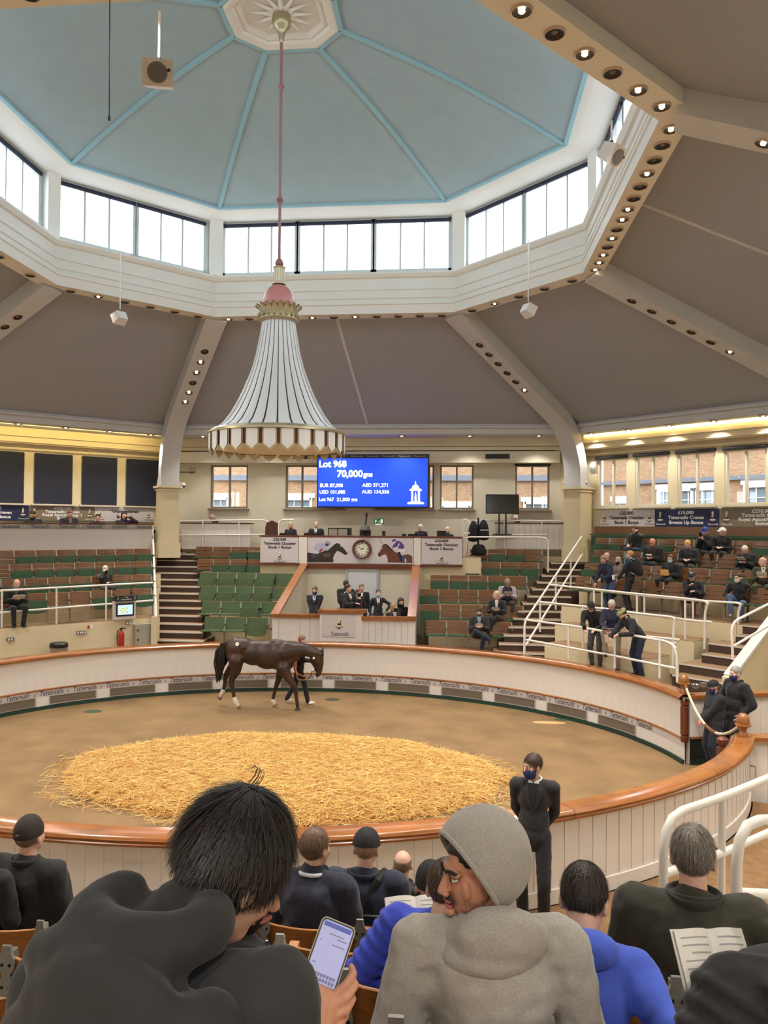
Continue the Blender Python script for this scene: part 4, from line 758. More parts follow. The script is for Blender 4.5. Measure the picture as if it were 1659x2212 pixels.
# banners on the diagonal walls
Pr = lambda s: PR(13.46, s); Pl = lambda s: PL(13.46, s)
for a, b, m, ln_, tm, lab in ((-2.15, -.21, PANELW, ('£20,000', 'Tattersalls October', 'Book 1 Bonus'), INK, 'pale banner with £20,000 in black on the right wall'), (-.2, 1.79, NAVY, ('£15,000', 'Tattersalls Craven', 'Breeze Up Bonus'), INKW, 'navy banner with £15,000 in white on the right wall'), (1.8, 4.2, TAUPE, ('£250,000', 'Tattersalls Craven', 'Royal Ascot/Group 1', 'Bonus'), INKW, 'brown banner with £250,000 under the right windows')): banner('banner', Pr, (S2, -S2, 0), a, b, 4.5, 5.02, m, ln_, tm, lab, (-.41, .41), ls=.135)
for a, b, m, ln_, tm, lab in ((-2.9, -.83, NAVY, ('£15,000', 'Tattersalls Craven', 'Breeze Up Bonus'), INKW, 'navy banner with white letters on the left wall'), (-.82, 1.24, TAUPE, ('£250,000', 'Tattersalls Craven', 'Royal Ascot/Group 1', 'Bonus'), INKW, 'brown banner with £250,000 on the left wall'), (1.25, 3.28, PANELW, ('“Unprecedented', 'Bonuses”'), INK, 'pale banner reading Unprecedented Bonuses on the left wall')): banner('banner', Pl, (S2, S2, 0), a, b, 4.55, 5.03, m, ln_, tm, lab, (-.42, .42), ls=.13)
# left balcony desk
bd = thing('balcony_desk', 'white fronted balcony desk with a lettered edge above the left seats', 'desk', tuple(PL(12.3, 0, 3.6)))
MB().box(PL(12.3, -.25, 4.04), (6.0, .05, .78), rz=pi/4).build('front_panel', mat('white board', (214, 208, 204), .5), bd); MB().box(PL(12.5, -.25, 4.46), (6.1, .5, .045), rz=pi/4).build('desk_top', DKWOOD, bd)
e_ = MB().box(PL(12.26, -.25, 4.37), (6.0, .02, .12), rz=pi/4).build('lettering_strip', mat('grey lettering strip', (150, 146, 142), .5), bd)
for k in range(7): s = 2.45-.82*k; p = PL(12.245, s, 4.368); text('Tattersalls', 'lettering', e_, p, (S2, S2, 0), (0, 0, 1), .15, INK, .28, sx=.84); p = PL(12.245, s+.41, 4.372); emblem(e_, p, (S2, S2, 0), (0, 0, 1), .1)
# gallery side desks with rails
for u0, u1, lab in ((392, 541, 'white side desk with brown top left of the big screen'), (1071, 1221, 'white boarded side desk with brown top right of the big screen')):
    y = 11.52; a, b = px(u0, y, 1150), px(u1, y, 1150); z0, z1 = float(hy(u0, 1186, y)[2]), float(hy(u0, 1131, y)[2]); t = thing('side_desk', lab, 'desk', ((a+b)/2, y, z0))
    MB().box(((a+b)/2, y+.03, (z0+z1)/2), (b-a, .04, z1-z0)).build('core', WHITE, t); MB().box(((a+b)/2, y+.18, z1+.02), (b-a+.06, .4, .04)).build('desk_top', DKWOOD, t); n = 12 if u0 > 900 else 3
    for k in range(n): MB().box((a+(b-a)*(k+.5)/n, y, (z0+z1)/2), ((b-a)/n-.008, .02, z1-z0-.02)).build('board', WHITE, t)
yr = 11.46; q = lambda pts: bendpts([V(hy(u, v, yr)) for u, v in pts])
rail('gallery_handrail', 'white handrail in front of the left side desk', [q([(388, 1125), (578, 1123), (594, 1149), (594, 1160)]), q([(388, 1156), (585, 1155)])], [(V(hy(u, 1124, yr)), V(hy(u, 1186, yr))) for u in (438, 516)], .025)
yr = 10.3; rail('gallery_handrail', 'short curved white rail end beside the blonde clerk', [q([(602, 1160), (602, 1128), (610, 1122), (634, 1123)])], [], .025)
yr = 11.44; rail('gallery_handrail', 'white handrail in front of the right side desk', [q([(1009, 1205), (1009, 1138), (1027, 1124), (1230, 1125)]), q([(1009, 1168), (1022, 1156), (1180, 1155)])], [(V(hy(1089, 1125, yr)), V(hy(1089, 1186, yr))), (V(hy(1170, 1125, yr)), V(hy(1170, 1158, yr)))], .025)
yr = 10.5; rail('gallery_handrail', 'white stair rail at the right end of the clerks desk', [q([(1001, 1206), (1000, 1122), (1009, 1122), (1016, 1132)]), q([(1003, 1210), (1001, 1160), (1184, 1161), (1184, 1236)])], [(V(hy(1001, 1152, yr)), V(hy(1015, 1152, yr)))], .025)
# ================================================================ hanging lamp
zx = lambda v: float(hy(603, v, 0)[2]); CX0 = 0.0
ch = thing('hanging_lamp', 'huge bell-shaped white chandelier with pink dome, gold crown and shield fringe', 'chandelier', (0, 0, 5.8)); PX = 14.47/1670
PINK = mat('pink enamel', (196, 128, 122), .45, coat=.2); PET = mat('white enamel petals', (226, 228, 228), .35); GAPM = mat('brown gap', (110, 92, 78), .7); GOLDD = mat('dull gold trim', (186, 174, 140), .4, metal=.4); REDP = mat('dark red strip', (104, 48, 40), .5); ROSE = mat('rose rod', (150, 104, 106), .5)
MB().tube([(0, 0, 14.2), (0, 0, 9.5)], .028, 10).build('rod', ROSE, ch, smooth=True)
for v in (188, 433): MB().lathe([(.028, -.07), (.05, -.03), (.075, 0), (.05, .03), (.028, .07)], (0, 0, zx(v)), 16).build('rod_collar', ROSE, ch, smooth=True)
MB().lathe([(.17, 14.24), (.19, 14.1), (.15, 14.0), (.1, 13.95), (.06, 13.85), (.05, 13.75), (.028, 13.7)], n=20).build('ceiling_cup', GOLD, ch, smooth=True)
z = zx(577); MB().lathe([(.03, z), (.07, z+.03), (.085, z+.07), (.06, z+.13), (.02, z+.18), (.0, z+.21)], n=16).build('finial', ROSE, ch, smooth=True)
z0, z1 = zx(613), zx(581); MB().add([], []).lathe([(.1, z0), (.1, z1)], n=20).build('neck', GOLD, ch)
for k in range(14): t = 2*pi*k/14; MB().tube([(.095*cos(t), .095*sin(t), z0), (.095*cos(t), .095*sin(t), z1)], .018, 6).build('flute', mat('cream flute', (222, 216, 196), .4), ch)
MB().lathe([(.13, z0-.02), (.13, z0+.02), (.09, z0+.04)], n=20).build('neck_ring', GOLDD, ch); MB().lathe([(.11, z1), (.12, z1+.03), (.05, z1+.05)], n=20).build('neck_ring', GOLDD, ch)
za, zb = zx(664), zx(616); MB().lathe([(.32*(cos(a)**.8), za+(zb-za)*sin(a)) for a in np.linspace(0, pi/2*.98, 12)], n=32).build('dome', PINK, ch, smooth=True)
zr0, zr1 = zx(697), zx(677); MB().lathe([(.34, zr0), (.39, zr0+.03), (.37, (zr0+zr1)/2), (.39, zr1-.03), (.35, zr1)], n=32).build('gold_ring', GOLDD, ch, smooth=R(40))
for k in range(20):
    t = 2*pi*k/20; o_ = V((.4*cos(t), .4*sin(t), (zr0+zr1)/2)); MB().ell(o_, (.03, .03, .03), n=8).build('knob', GOLDD, ch, smooth=True)
    e = V((cos(t), sin(t), 0)); n = V((-sin(t), cos(t), 0)); zc = zr1-.02
    MB().grid([[e*(.35+.09*f*f)+n*w_*(1-.25*f*f)+V((0, 0, zc+.17*f-(abs(w_)*.8 if f > .9 else 0))) for w_ in (-.055, -.02, .02, .055)] for f in (0, .35, .7, 1)]).build('crown_leaf', GOLDD, ch, smooth=True)
SK = [(697, 36), (730, 41.5), (764, 48), (795, 56), (820, 65), (845, 75), (870, 87), (895, 101), (917, 117), (930, 133)]
pr2 = [(r_*PX, zx(v)) for v, r_ in SK]
MB().lathe([(r_-.02, z) for r_, z in pr2], n=56, caps=False).build('inner_bell', GAPM, ch, smooth=True)
for k in range(28):
    t = 2*pi*(k+.5)/28; hw = pi/28*.86; MB().grid([[(r_*cos(t+a*hw)*(1+.012*(1-a*a)), r_*sin(t+a*hw)*(1+.012*(1-a*a)), z) for a in (-1, -.5, 0, .5, 1)] for r_, z in pr2]).build('petal', PET, ch, smooth=True)
rr_ = 148*PX; z0 = zx(930); MB().lathe([(pr2[-1][0]-.02, z0+.01), (rr_-.05, z0-.02), (rr_+.02, z0-.06), (rr_+.03, z0-.1), (rr_-.03, z0-.12)], n=64, caps=False).build('rim', GOLD, ch, smooth=R(40))
MB().lathe([(rr_-.03, z0-.1), (rr_-.03, z0-.37)], n=64, caps=False).build('fringe_band', REDP, ch, smooth=True)
MB().lathe([(rr_-.04, z0-.36), (0, z0-.33)], n=64).build('underside', mat('warm underside', (216, 210, 204), .6), ch, smooth=True)
NS = 26
for k in range(NS):
    t = 2*pi*k/NS; e = V((cos(t), sin(t), 0)); n = V((-sin(t), cos(t), 0)); q = lambda w_, h_, d_: e*(rr_+d_-w_*w_/rr_/2)+n*w_+V((0, 0, z0-.1+h_))
    for sc_n, m, d_, nm in ((1, GOLDD, -.01, 'shield_border'), (.82, PET, .004, 'shield')):
        w_ = .125*sc_n; o_ = .02*(1-sc_n)*2; MB().add([q(-w_, -o_, d_), q(-w_, -.3*(.5+.5*sc_n)-.0, d_), q(0, -.395*(.55+.45*sc_n), d_), q(w_, -.3*(.5+.5*sc_n), d_), q(w_, -o_, d_), q(0, -o_, d_)], [(0, 1, 2, 5), (5, 2, 3, 4)]).build(nm, m, ch)
for k in range(14): t = 2*pi*k/14; MB().ell((.95*cos(t), .95*sin(t), z0-.36), (.05, .05, .05), n=10).build('bulb', mat('unlit opal bulb', (220, 206, 186), .3), ch, smooth=True)
# hung loudspeakers
def hspeaker(c, s, face, top, label):
    t = thing('hanging_speaker', label, 'loudspeaker', c); c = V(c); top = V(top); f = V(face).normalized(); x = f.cross(V((0, 0, 1))).normalized(); u = x.cross(f)
    Mx = Matrix((x, f, u)).transposed().to_4x4(); mb = MB(); ps = []
    for y, k in ((-.5, .8), (.5, 1)):
        for a, b in ((-1, -1), (1, -1), (1, 1), (-1, 1)): ps.append(c+Mx @ V((a*s*.55*k, y*s*.8, b*s*.45*k)))
    mb.add(ps, [(3, 2, 1, 0), (4, 5, 6, 7), (0, 1, 5, 4), (1, 2, 6, 5), (2, 3, 7, 6), (3, 0, 4, 7)]).build('body', mat('white speaker box', (226, 220, 216), .5), t)
    MB().lathe([(0, .0), (s*.34, 0), (s*.36, .01), (s*.3, .012)], c+f*(s*.4+.002), 20, M=Mx @ Matrix.Rotation(R(-90), 4, 'X')).build('grille', mat('grey speaker grille', (112, 106, 104), .6), t); MB().ell(c+f*s*.4-x*s*.4+u*s*.12, (s*.07,)*3, n=8).build('port', BLACK, t)
    MB().tube([c+V((0, 0, s*.42)), c+V((0, 0, s*.62))], s*.1, 8).build('swivel', BLACK, t); MB().tube([c+V((0, 0, s*.6)), V((c.x, c.y, top.z))], .014, 8).build('hanger', WHITE2, t)
hspeaker(hy(343, 163, -6.25), .3, (.25, -1, -.3), hy(338, 25, -6.25), 'white loudspeaker hung on a rod at the upper left, its round grille towards us')
hspeaker(hd(1321, 333, 10.95), .3, (.6, -.5, -.55), (0, 0, 10.22), 'white loudspeaker hung by the right-hand lantern mouldings')
p, q = hn(259, 686, NL, 6.45), hn(259, 538, NL, 6.45); hspeaker(p, .3, (-.8, .5, -.5), q, 'small white loudspeaker hung under the far left lantern window')
p, q = hn(1141, 670, NR, 6.45), hn(1143, 515, NR, 6.45); hspeaker(p, .3, (.8, .5, -.5), q, 'small white loudspeaker hung under the far right lantern window')
p, q = hy(237, 15, -6.35), hy(236, 252, -6.35); p[2] = 10.22; tag(MB().tube([p, q], .006, 5).tube([q, q+np.array([0, 0, -.04])], .014, 6).build('dangling_cable', BLACK, org=q), 'thin black cable dangling beside the upper left loudspeaker', 'cable')
# ================================================================ fittings
def bx(name, label, cat, P3, d, m, rz=0, parts=()):
    t = thing(name, label, cat, P3); c = V(P3); MB().box(c, d, rz=rz).build('body', m, t)
    for nm, off, dd, mm in parts: o = V((off[0]*cos(rz)-off[1]*sin(rz), off[0]*sin(rz)+off[1]*cos(rz), off[2])); MB().box(c+o, dd, rz=rz).build(nm, mm, t)
    return t
tv = hy(1085, 1089, 11.3); bx('television', 'black flat television on a stand at the right of the gallery', 'television', tv, (1.08, .05, .64), BLACK, 0, (('screen', (0, -.03, 0), (1.02, .01, .58), mat('dark glossy screen', (12, 13, 16), .12)), ('stand_pole', (-.1, .02, -.65), (.05, .05, .7), DARKM), ('stand_pole', (.12, .02, -.65), (.05, .05, .7), DARKM), ('base', (0, .02, -1.0), (.6, .3, .03), DARKM)))
e_ = hy(818.5, 1126, 12.18); t = bx('exit_sign', 'green fire exit sign on the far wall under the screen', 'sign', e_, (.34, .05, .17), mat('exit green', (26, 96, 70), .4, emit=.5), 0, (('door_mark', (.1, -.03, 0), (.07, .008, .13), mat('exit sign pale', (226, 232, 200), .4, emit=.8)), ('lamp_glow', (-.02, 0, -.1), (.2, .04, .03), _M['exit sign pale'])))
ew = _M['exit sign pale']; c = V(e_); mb = MB(); 
for pts in ([(-.12, .05), (-.1, .06), (-.085, .05), (-.09, .03), (-.11, .03)], [(-.13, .02), (-.09, .025), (-.06, -.01), (-.075, -.015), (-.095, .005), (-.12, -.03), (-.1, -.06), (-.115, -.065), (-.14, -.03)], [(.0, .03), (.02, .03), (.02, -.02), (.035, -.02), (.01, -.05), (-.015, -.02), (.0, -.02)]): mb.add([(c.x+x, c.y-.032, c.z+z) for x, z in pts], [tuple(range(len(pts)))])
mb.build('pictogram', ew, t)
cm = V(hy(789, 1146, 10.0)); t = thing('ptz_camera', 'grey dome camera on a bracket at the middle of the clerks desk', 'camera', cm); MB().lathe([(.1, .16), (.14, .15), (.15, .02), (.12, 0)], cm, 16).build('housing', mat('grey camera housing', (122, 122, 120), .4, metal=.4), t, smooth=R(40)); MB().lathe([(.12, 0), (.11, -.08), (.06, -.14), (0, -.15)], cm, 16).build('dome', mat('smoked dome', (16, 16, 18), .1), t, smooth=True); MB().tube([cm+V((0, 0, .15)), cm+V((.02, .05, .3)), cm+V((.03, .08, .52))], .025, 8).box(cm+V((.03, .08, .5)), (.07, .07, .12)).build('bracket', DARKM, t)
for u, v, w_, h_, lab, nm, cat in ((668, 1150, .34, .08, 'low black monitor in front of the blonde clerk', 'monitor', 'monitor'), (616, 1152, .6, .07, 'low black keyboard shelf at the left end of the clerks desk', 'monitor', 'monitor'), (829, 1150, .1, .16, 'slim black speaker standing on the clerks desk right of the camera', 'desk_speaker', 'speaker'), (873, 1153, .13, .07, 'black telephone on the clerks desk', 'telephone', 'telephone'), (893, 1153, .34, .07, 'low black monitor in front of the white-haired clerk', 'monitor', 'monitor'), (954, 1150, .3, .18, 'black laptop in front of the clerk at the right end of the desk', 'laptop', 'laptop'), (789, 1150, .36, .2, 'black monitor behind the dome camera on the clerks desk', 'monitor', 'monitor')):
    p = hy(u, v, 10.35); z = zt+.03; bx(nm, lab, cat, (p[0], 10.35, z+h_/2), (w_, .05, h_), BLACK, 0, (('foot', (0, .03, -h_/2+.006), (w_*.6, .14, .012), DARKM), ('screen', (0, .028, .0), (w_*.92, .006, h_*.85), _M['dark glossy screen'])))
p = hy(731, 1148, 10.5); t = bx('equipment_case', 'grey metal equipment case standing on the clerks desk', 'case', (p[0], 10.5, zt+.16), (.62, .3, .24), mat('grey case', (150, 144, 132), .5), 0, (('corner_strip', (0, -.152, .1), (.62, .01, .03), DARKM), ('corner_strip', (0, -.152, 0), (.03, .01, .24), DARKM), ('corner_strip', (-.3, -.152, 0), (.03, .01, .24), DARKM), ('side_box', (.37, 0, 0), (.1, .28, .24), BLACK)))
def chair_back(u, v, y, label, m=mat('brown upholstery', (84, 52, 44), .8), h=.55, w_=.46):
    p = V(hy(u, v, y)); t = thing('office_chair', label, 'chair', (p.x, y, 3.49)); mb = MB(); P = [(-w_/2, -.25), (-w_/2*.98, .05), (-w_/2*.8, .2), (0, .28), (w_/2*.8, .2), (w_/2*.98, .05), (w_/2, -.25)]; mb.prism(P, (p.x, y, p.z), (1, 0, 0), (0, 0, 1), .06); mb.build('backrest', m, t); MB().box((p.x, y-.22, 3.95), (w_, .45, .08)).build('seat', m, t); MB().tube([(p.x, y-.2, 3.52), (p.x, y-.2, 3.93)], .03, 8).build('column', DARKM, t)
    for k in range(5): a = 2*pi*k/5; MB().beam((p.x, y-.2, 3.54), (p.x+.26*cos(a), y-.2+.26*sin(a), 3.51), .04, .03).build('leg', DARKM, t)
chair_back(588, 1142, 11.4, 'empty brown upholstered chair between the two curved rail ends')
# coats on a stand at the right of the clerks desk
t = thing('coat_stand', 'dark stand hung with black coats and bags beside the clerks desk', 'coat stand', (float(hy(1033, 1180, 11.0)[0]), 11.0, 3.49)); px_ = t.location.x
CLB = mat('black coat cloth', (24, 24, 30), .9)
MB().tube([(px_, 11, 3.5), (px_, 11, 4.75)], .03, 8).build('pole', DARKM, t)
for dx, zs in ((-.16, ((4.66, .05), (4.5, .14), (4.2, .17), (3.95, .2))), (.17, ((4.7, .05), (4.52, .15), (4.25, .18), (4.0, .2))), (.02, ((3.9, .16), (3.75, .22), (3.6, .24), (3.52, .2)))):
    MB().lathe([(r_*(1+.08*(i % 2)), z) for i, (z, r_) in enumerate(zs)], (px_+dx, 10.95, 0), 14).build('coat' if zs[0][0] > 4 else 'bag', CLB, t, smooth=R(70)).modifiers.new('s', 'SUBSURF').render_levels = 2
MB().box((px_+.2, 10.78, 4.35), (.28, .02, .05)).build('coat_stripe', mat('pale coat stripe', (150, 148, 146), .7), t)
# left front wall fittings
d_ = 8.74; LW = lambda u, v, d=d_: V(hn(u, v, NL, d))
k0 = LW(268, 1318); kt = thing('lot_information_kiosk', 'small white kiosk with a lit screen and black Lot Information header on the left rail', 'kiosk', k0); rzL = pi/4; nL = V((S2, -S2, 0)); eL = V((S2, S2, 0))
KW = mat('kiosk white', (216, 210, 204), .5); MB().box(k0, (.62, .12, .5), rz=rzL).build('cabinet', KW, kt); MB().box(k0+nL*.07+V((0, 0, .02)), (.5, .03, .36), rz=rzL).build('bezel', BLACK, kt)
kd = MB().box(k0+nL*.088+V((0, 0, .02)), (.42, .008, .27), rz=rzL).build('display', mat('kiosk screen', (176, 206, 226), .4, emit=.9), kt)
for r_ in range(3):
    for c_ in range(4): MB().box(k0+nL*.094+eL*(-.13+.06*c_)+V((0, 0, .06-.055*r_)), (.05, .004, .04), rz=rzL).build('tile', mat('kiosk tile %d' % ((r_+c_) % 2), [(226, 206, 110), (150, 190, 150)][(r_+c_) % 2], .4, emit=.7), kd)
kh = MB().box(k0+nL*.1+V((0, 0, .34)), (.6, .14, .15), rz=rzL).build('header', mat('kiosk header', (34, 38, 48), .5), kt)
for j, s_ in enumerate(('Lot', 'Information')): text(s_, 'lettering', kh, k0+nL*.176+V((0, 0, .37-.055*j)), eL, (0, 0, 1), .062, INKW)
for s_ in (-.24, .24): emblem(kh, k0+nL*.173+eL*s_+V((0, 0, .345)), eL, (0, 0, 1), .1)
p = LW(262, 1382, 8.62); t = thing('fire_extinguisher', 'red fire extinguisher against the cream wall below the kiosk', 'fire extinguisher', (p.x, p.y, .7)); REDX = mat('extinguisher red', (172, 34, 26), .35); zz = p.z-.25; MB().lathe([(.075, 0), (.08, .03), (.08, .4), (.06, .47), (.03, .5)], (p.x, p.y, zz), 16).build('cylinder', REDX, t, smooth=R(50)); MB().tube([(p.x, p.y, zz+.5), (p.x, p.y, zz+.56)], .025, 8).box((p.x+.04, p.y, zz+.57), (.16, .03, .03)).build('valve', BLACK, t); MB().tube([(p.x-.03, p.y, zz+.54), (p.x-.1, p.y-.02, zz+.5), (p.x-.11, p.y-.03, zz+.3), (p.x-.09, p.y-.03, zz+.1)], .014, 6).build('hose', BLACK, t)
p = LW(310, 1371); bx('electric_cabinet', 'grey metal electric cabinet on the cream wall by the left steps', 'cabinet', p, (.58, .16, .62), mat('grey cabinet paint', (160, 158, 140), .5), rzL, (('door', (0, -.085, 0), (.54, .015, .58), _M['grey cabinet paint']), ('lock', (-.2, -.098, .15), (.04, .015, .05), DARKM), ('lock', (-.2, -.098, -.12), (.04, .015, .05), DARKM)))
for u, v, lab in ((22, 1381, 'double socket plate at the far left of the cream wall'), (171, 1367, 'left one of two socket plates below the left handrail'), (181, 1366, 'right one of two socket plates below the left handrail'), (277, 1346, 'small socket plate under the kiosk screen')):
    p = LW(u, v); bx('socket_plate', lab, 'socket', p, (.17 if u < 100 else .13, .03, .09), mat('steel socket plate', (120, 120, 124), .4, metal=.4), rzL, (('outlet', (-.035, -.017, 0), (.035, .006, .05), INKW), ('outlet', (.035, -.017, 0), (.035, .006, .05), INKW)))
p = LW(194, 1354); bx('fire_notice', 'tiny red and white fire notice on the cream wall', 'sign', p, (.14, .012, .09), INKW, rzL, (('red_half', (-.035, -.008, 0), (.065, .004, .085), REDX),))
def bin_(p, z0, label, h, r): t = thing('waste_bin', label, 'bin', (p.x, p.y, z0)); MB().lathe([(r*.95, z0), (r, z0+h*.85)], (p.x, p.y, 0), 24).build('body', STEELB, t, smooth=R(40)); MB().lathe([(r*1.04, z0+h*.82), (r*1.04, z0+h*.95), (r*.9, z0+h), (0, z0+h*1.01)], (p.x, p.y, 0), 24).build('lid', BLACK, t, smooth=R(40))
p = LW(127, 1395, 8.35); bin_(p, .7, 'steel waste bin with black lid by the left cream wall', float(LW(127, 1388, 8.35).z)-.7, .22)
p = V(hy(345, 1165, 11.65)); bin_(V((p.x, p.y, 0)), float(hy(345, 1182, 11.9)[2]), 'tall steel bin at the top of the left steps by the column', .62, .2)
p = LW(355, 1095, 12.9); bx('wall_box', 'small grey box with cable on the wall left of the left column', 'wall box', p, (.22, .12, .4), mat('grey wall box', (168, 160, 140), .5), rzL, (('conduit', (.05, 0, -.6), (.03, .03, .9), DARKM),))
# domed security cameras on the columns, wall aerial
for u, v, y, sg, lab in ((396, 1049, 11.5, 1, 'white dome camera on the right of the left column'), (1222, 1044, 11.2, -1, 'white dome camera on the left of the right column'), (1264, 1043, 11.0, 1, 'white dome camera on the right of the right column')):
    p = V(hy(u, v, y)); t = thing('security_camera', lab, 'camera', p); MB().box(p+V((-sg*.06, .02, .08)), (.2, .05, .05)).box(p+V((-sg*.14, .02, .05)), (.04, .06, .14)).build('arm', WHITE2, t); MB().lathe([(.03, .1), (.07, .07), (.075, .0)], p, 14).build('housing', WHITE2, t, smooth=True); MB().lathe([(.07, 0), (.06, -.05), (.0, -.08)], p, 14).build('dome', _M['smoked dome'], t, smooth=True)
p = V(hy(405, 1020, 11.7)); t = thing('aerial_bracket', 'dark aerial bracket beside the left column', 'bracket', p); MB().box(p, (.55, .08, .03)).beam(p, (p.x, 12.2, p.z), .03, .03).build('shelf', DARKM, t)
for k in range(4): MB().tube([p+V((.05+.07*k, 0, .02)), p+V((.09+.07*k, -.02, .16))], .008, 5).build('prong', DARKM, t)
p = V(hn(1280, 1010, NR, 13.1)); t = thing('wall_lamp', 'white bulkhead lamp beside the first right-hand window', 'lamp', p); MB().ell(p, (.1, .1, .18), n=14).build('diffuser', INKW, t, smooth=True); MB().box(p+V((.05, .05, 0)), (.2, .06, .4), rz=-pi/4).build('base', KW, t)
# silver megaphone-like bowls on the passage rail by the gate
for u, v, r_, lab in ((1503, 1482, .09, 'shiny steel bowl on the passage rail nearest the acorn post'), (1519, 1479, .07, 'smaller shiny steel bowl beside the first on the passage rail')):
    p = V(hz(u, v, 1.32)); p.z = 1.275; t = tag(MB().lathe([(r_*.4, 0), (r_*.8, .03), (r_, .08), (r_*.95, .08), (r_*.7, .035), (0, .015)], p, 18).build('steel_bowl', CHROME, smooth=R(40), org=p), lab, 'bowl')
# ================================================================ people
CLT = bpy.data.textures.new('cloth folds', 'CLOUDS'); CLT.noise_scale = .11; CLT.noise_depth = 2
def remesh(o, vox, it=4, fold=0, fac=.5):
    m = o.modifiers.new('skin', 'REMESH'); m.mode = 'VOXEL'; m.voxel_size = vox; m.use_smooth_shade = True
    s = o.modifiers.new('smooth', 'SMOOTH'); s.factor = fac; s.iterations = it
    if fold: d = o.modifiers.new('folds', 'DISPLACE'); d.texture = CLT; d.strength = fold; d.mid_level = .5
    return o
def ik(a, t, l1, l2, hint):
    a, t = V(a), V(t); d = t-a; L = min(d.length, (l1+l2)*.998); d.normalize(); x = (l1*l1-l2*l2+L*L)/(2*L); h = max(0, l1*l1-x*x)**.5
    n = V(hint); n = n-d*n.dot(d); n = n.normalized() if n.length > 1e-4 else d.orthogonal(); return a+d*x+n*h, a+d*L
def clothm(c): return mat('cloth %d %d %d' % tuple(c), c, .85, noise=(14, .12), bump=(220, .12, .004), sheen=.1)
def skinm(c=(212, 168, 146)): return mat('skin %d %d %d' % tuple(c), c, .5, noise=(10, .06))
def hairm(c): return mat('hair %d %d %d' % tuple(c), c, .5, noise=(70, .3), bump=(120, .5, .006))
def hand(mb, w_, d, up, sx, k, curl=.5, thumb=1):       # palm and five fingers growing on from wrist w_ along d; up = back of hand
    d = d.normalized(); up = (up-d*up.dot(d)).normalized(); x = d.cross(up)*sx; p = lambda a, b, c: w_+(d*a+x*b+up*c)*k
    mb.cap(p(0, 0, 0), p(.05, 0, 0), .026*k, .03*k, 8)
    for j in range(4):
        b = -.03+.02*j; L = (.034, .04, .042, .036)[j]; q0 = p(.045, b*.8, 0); q1 = p(.09, b, 0); a1 = curl*1.0; q2 = q1+(d*cos(a1)-up*sin(a1))*L*k; a2 = curl*2.2; q3 = q2+(d*cos(a2)-up*sin(a2))*L*.75*k; r = (.0088, .0096, .0098, .0092)[j]*k
        mb.cap(q0, q1, .012*k, r*1.1, 7); mb.cap(q1, q2, r*1.08, r, 7); mb.cap(q2, q3, r, r*.85, 7)
    t1 = p(.03, .03*thumb, -.008); t2 = p(.06, .058*thumb, -.02); mb.cap(p(.0, .012*thumb, 0), t1, .018*k, .014*k, 7); mb.cap(t1, t2, .013*k, .011*k, 7); mb.cap(t2, t2+(d*.8-up*.4+x*-.1*thumb)*.028*k, .011*k, .009*k, 7)
def shell(c, r, Mx, keep, nz=0, seed=0, nu=26, nv=18, off=0):
    mb = MB(); rs = np.random.default_rng(seed); vs = []; N = rs.normal(0, 1, (nv+1, nu))*nz
    loc = []
    for i in range(nv+1):
        for j in range(nu):
            a, b = pi*i/nv, 2*pi*j/nu; q = V((sin(a)*sin(b)*r[0], sin(a)*cos(b)*r[1], cos(a)*r[2]))*(1+N[i][j]); q = q+V(c); loc.append(q); vs.append(Mx @ q)
    fs = []
    for i in range(nv):
        for j in range(nu):
            f = (i*nu+j, i*nu+(j+1) % nu, (i+1)*nu+(j+1) % nu, (i+1)*nu+j); m = sum((loc[q] for q in f), V())/4
            if keep(m): fs.append(f)
    mb.add(vs, fs); return mb
def clean(mb):
    used = sorted({i for f in mb.f for i in f}); mp = {u: i for i, u in enumerate(used)}; mb.v = [mb.v[u] for u in used]; mb.f = [tuple(mp[i] for i in f) for f in mb.f]; return mb
NP = [0]
DBG = []
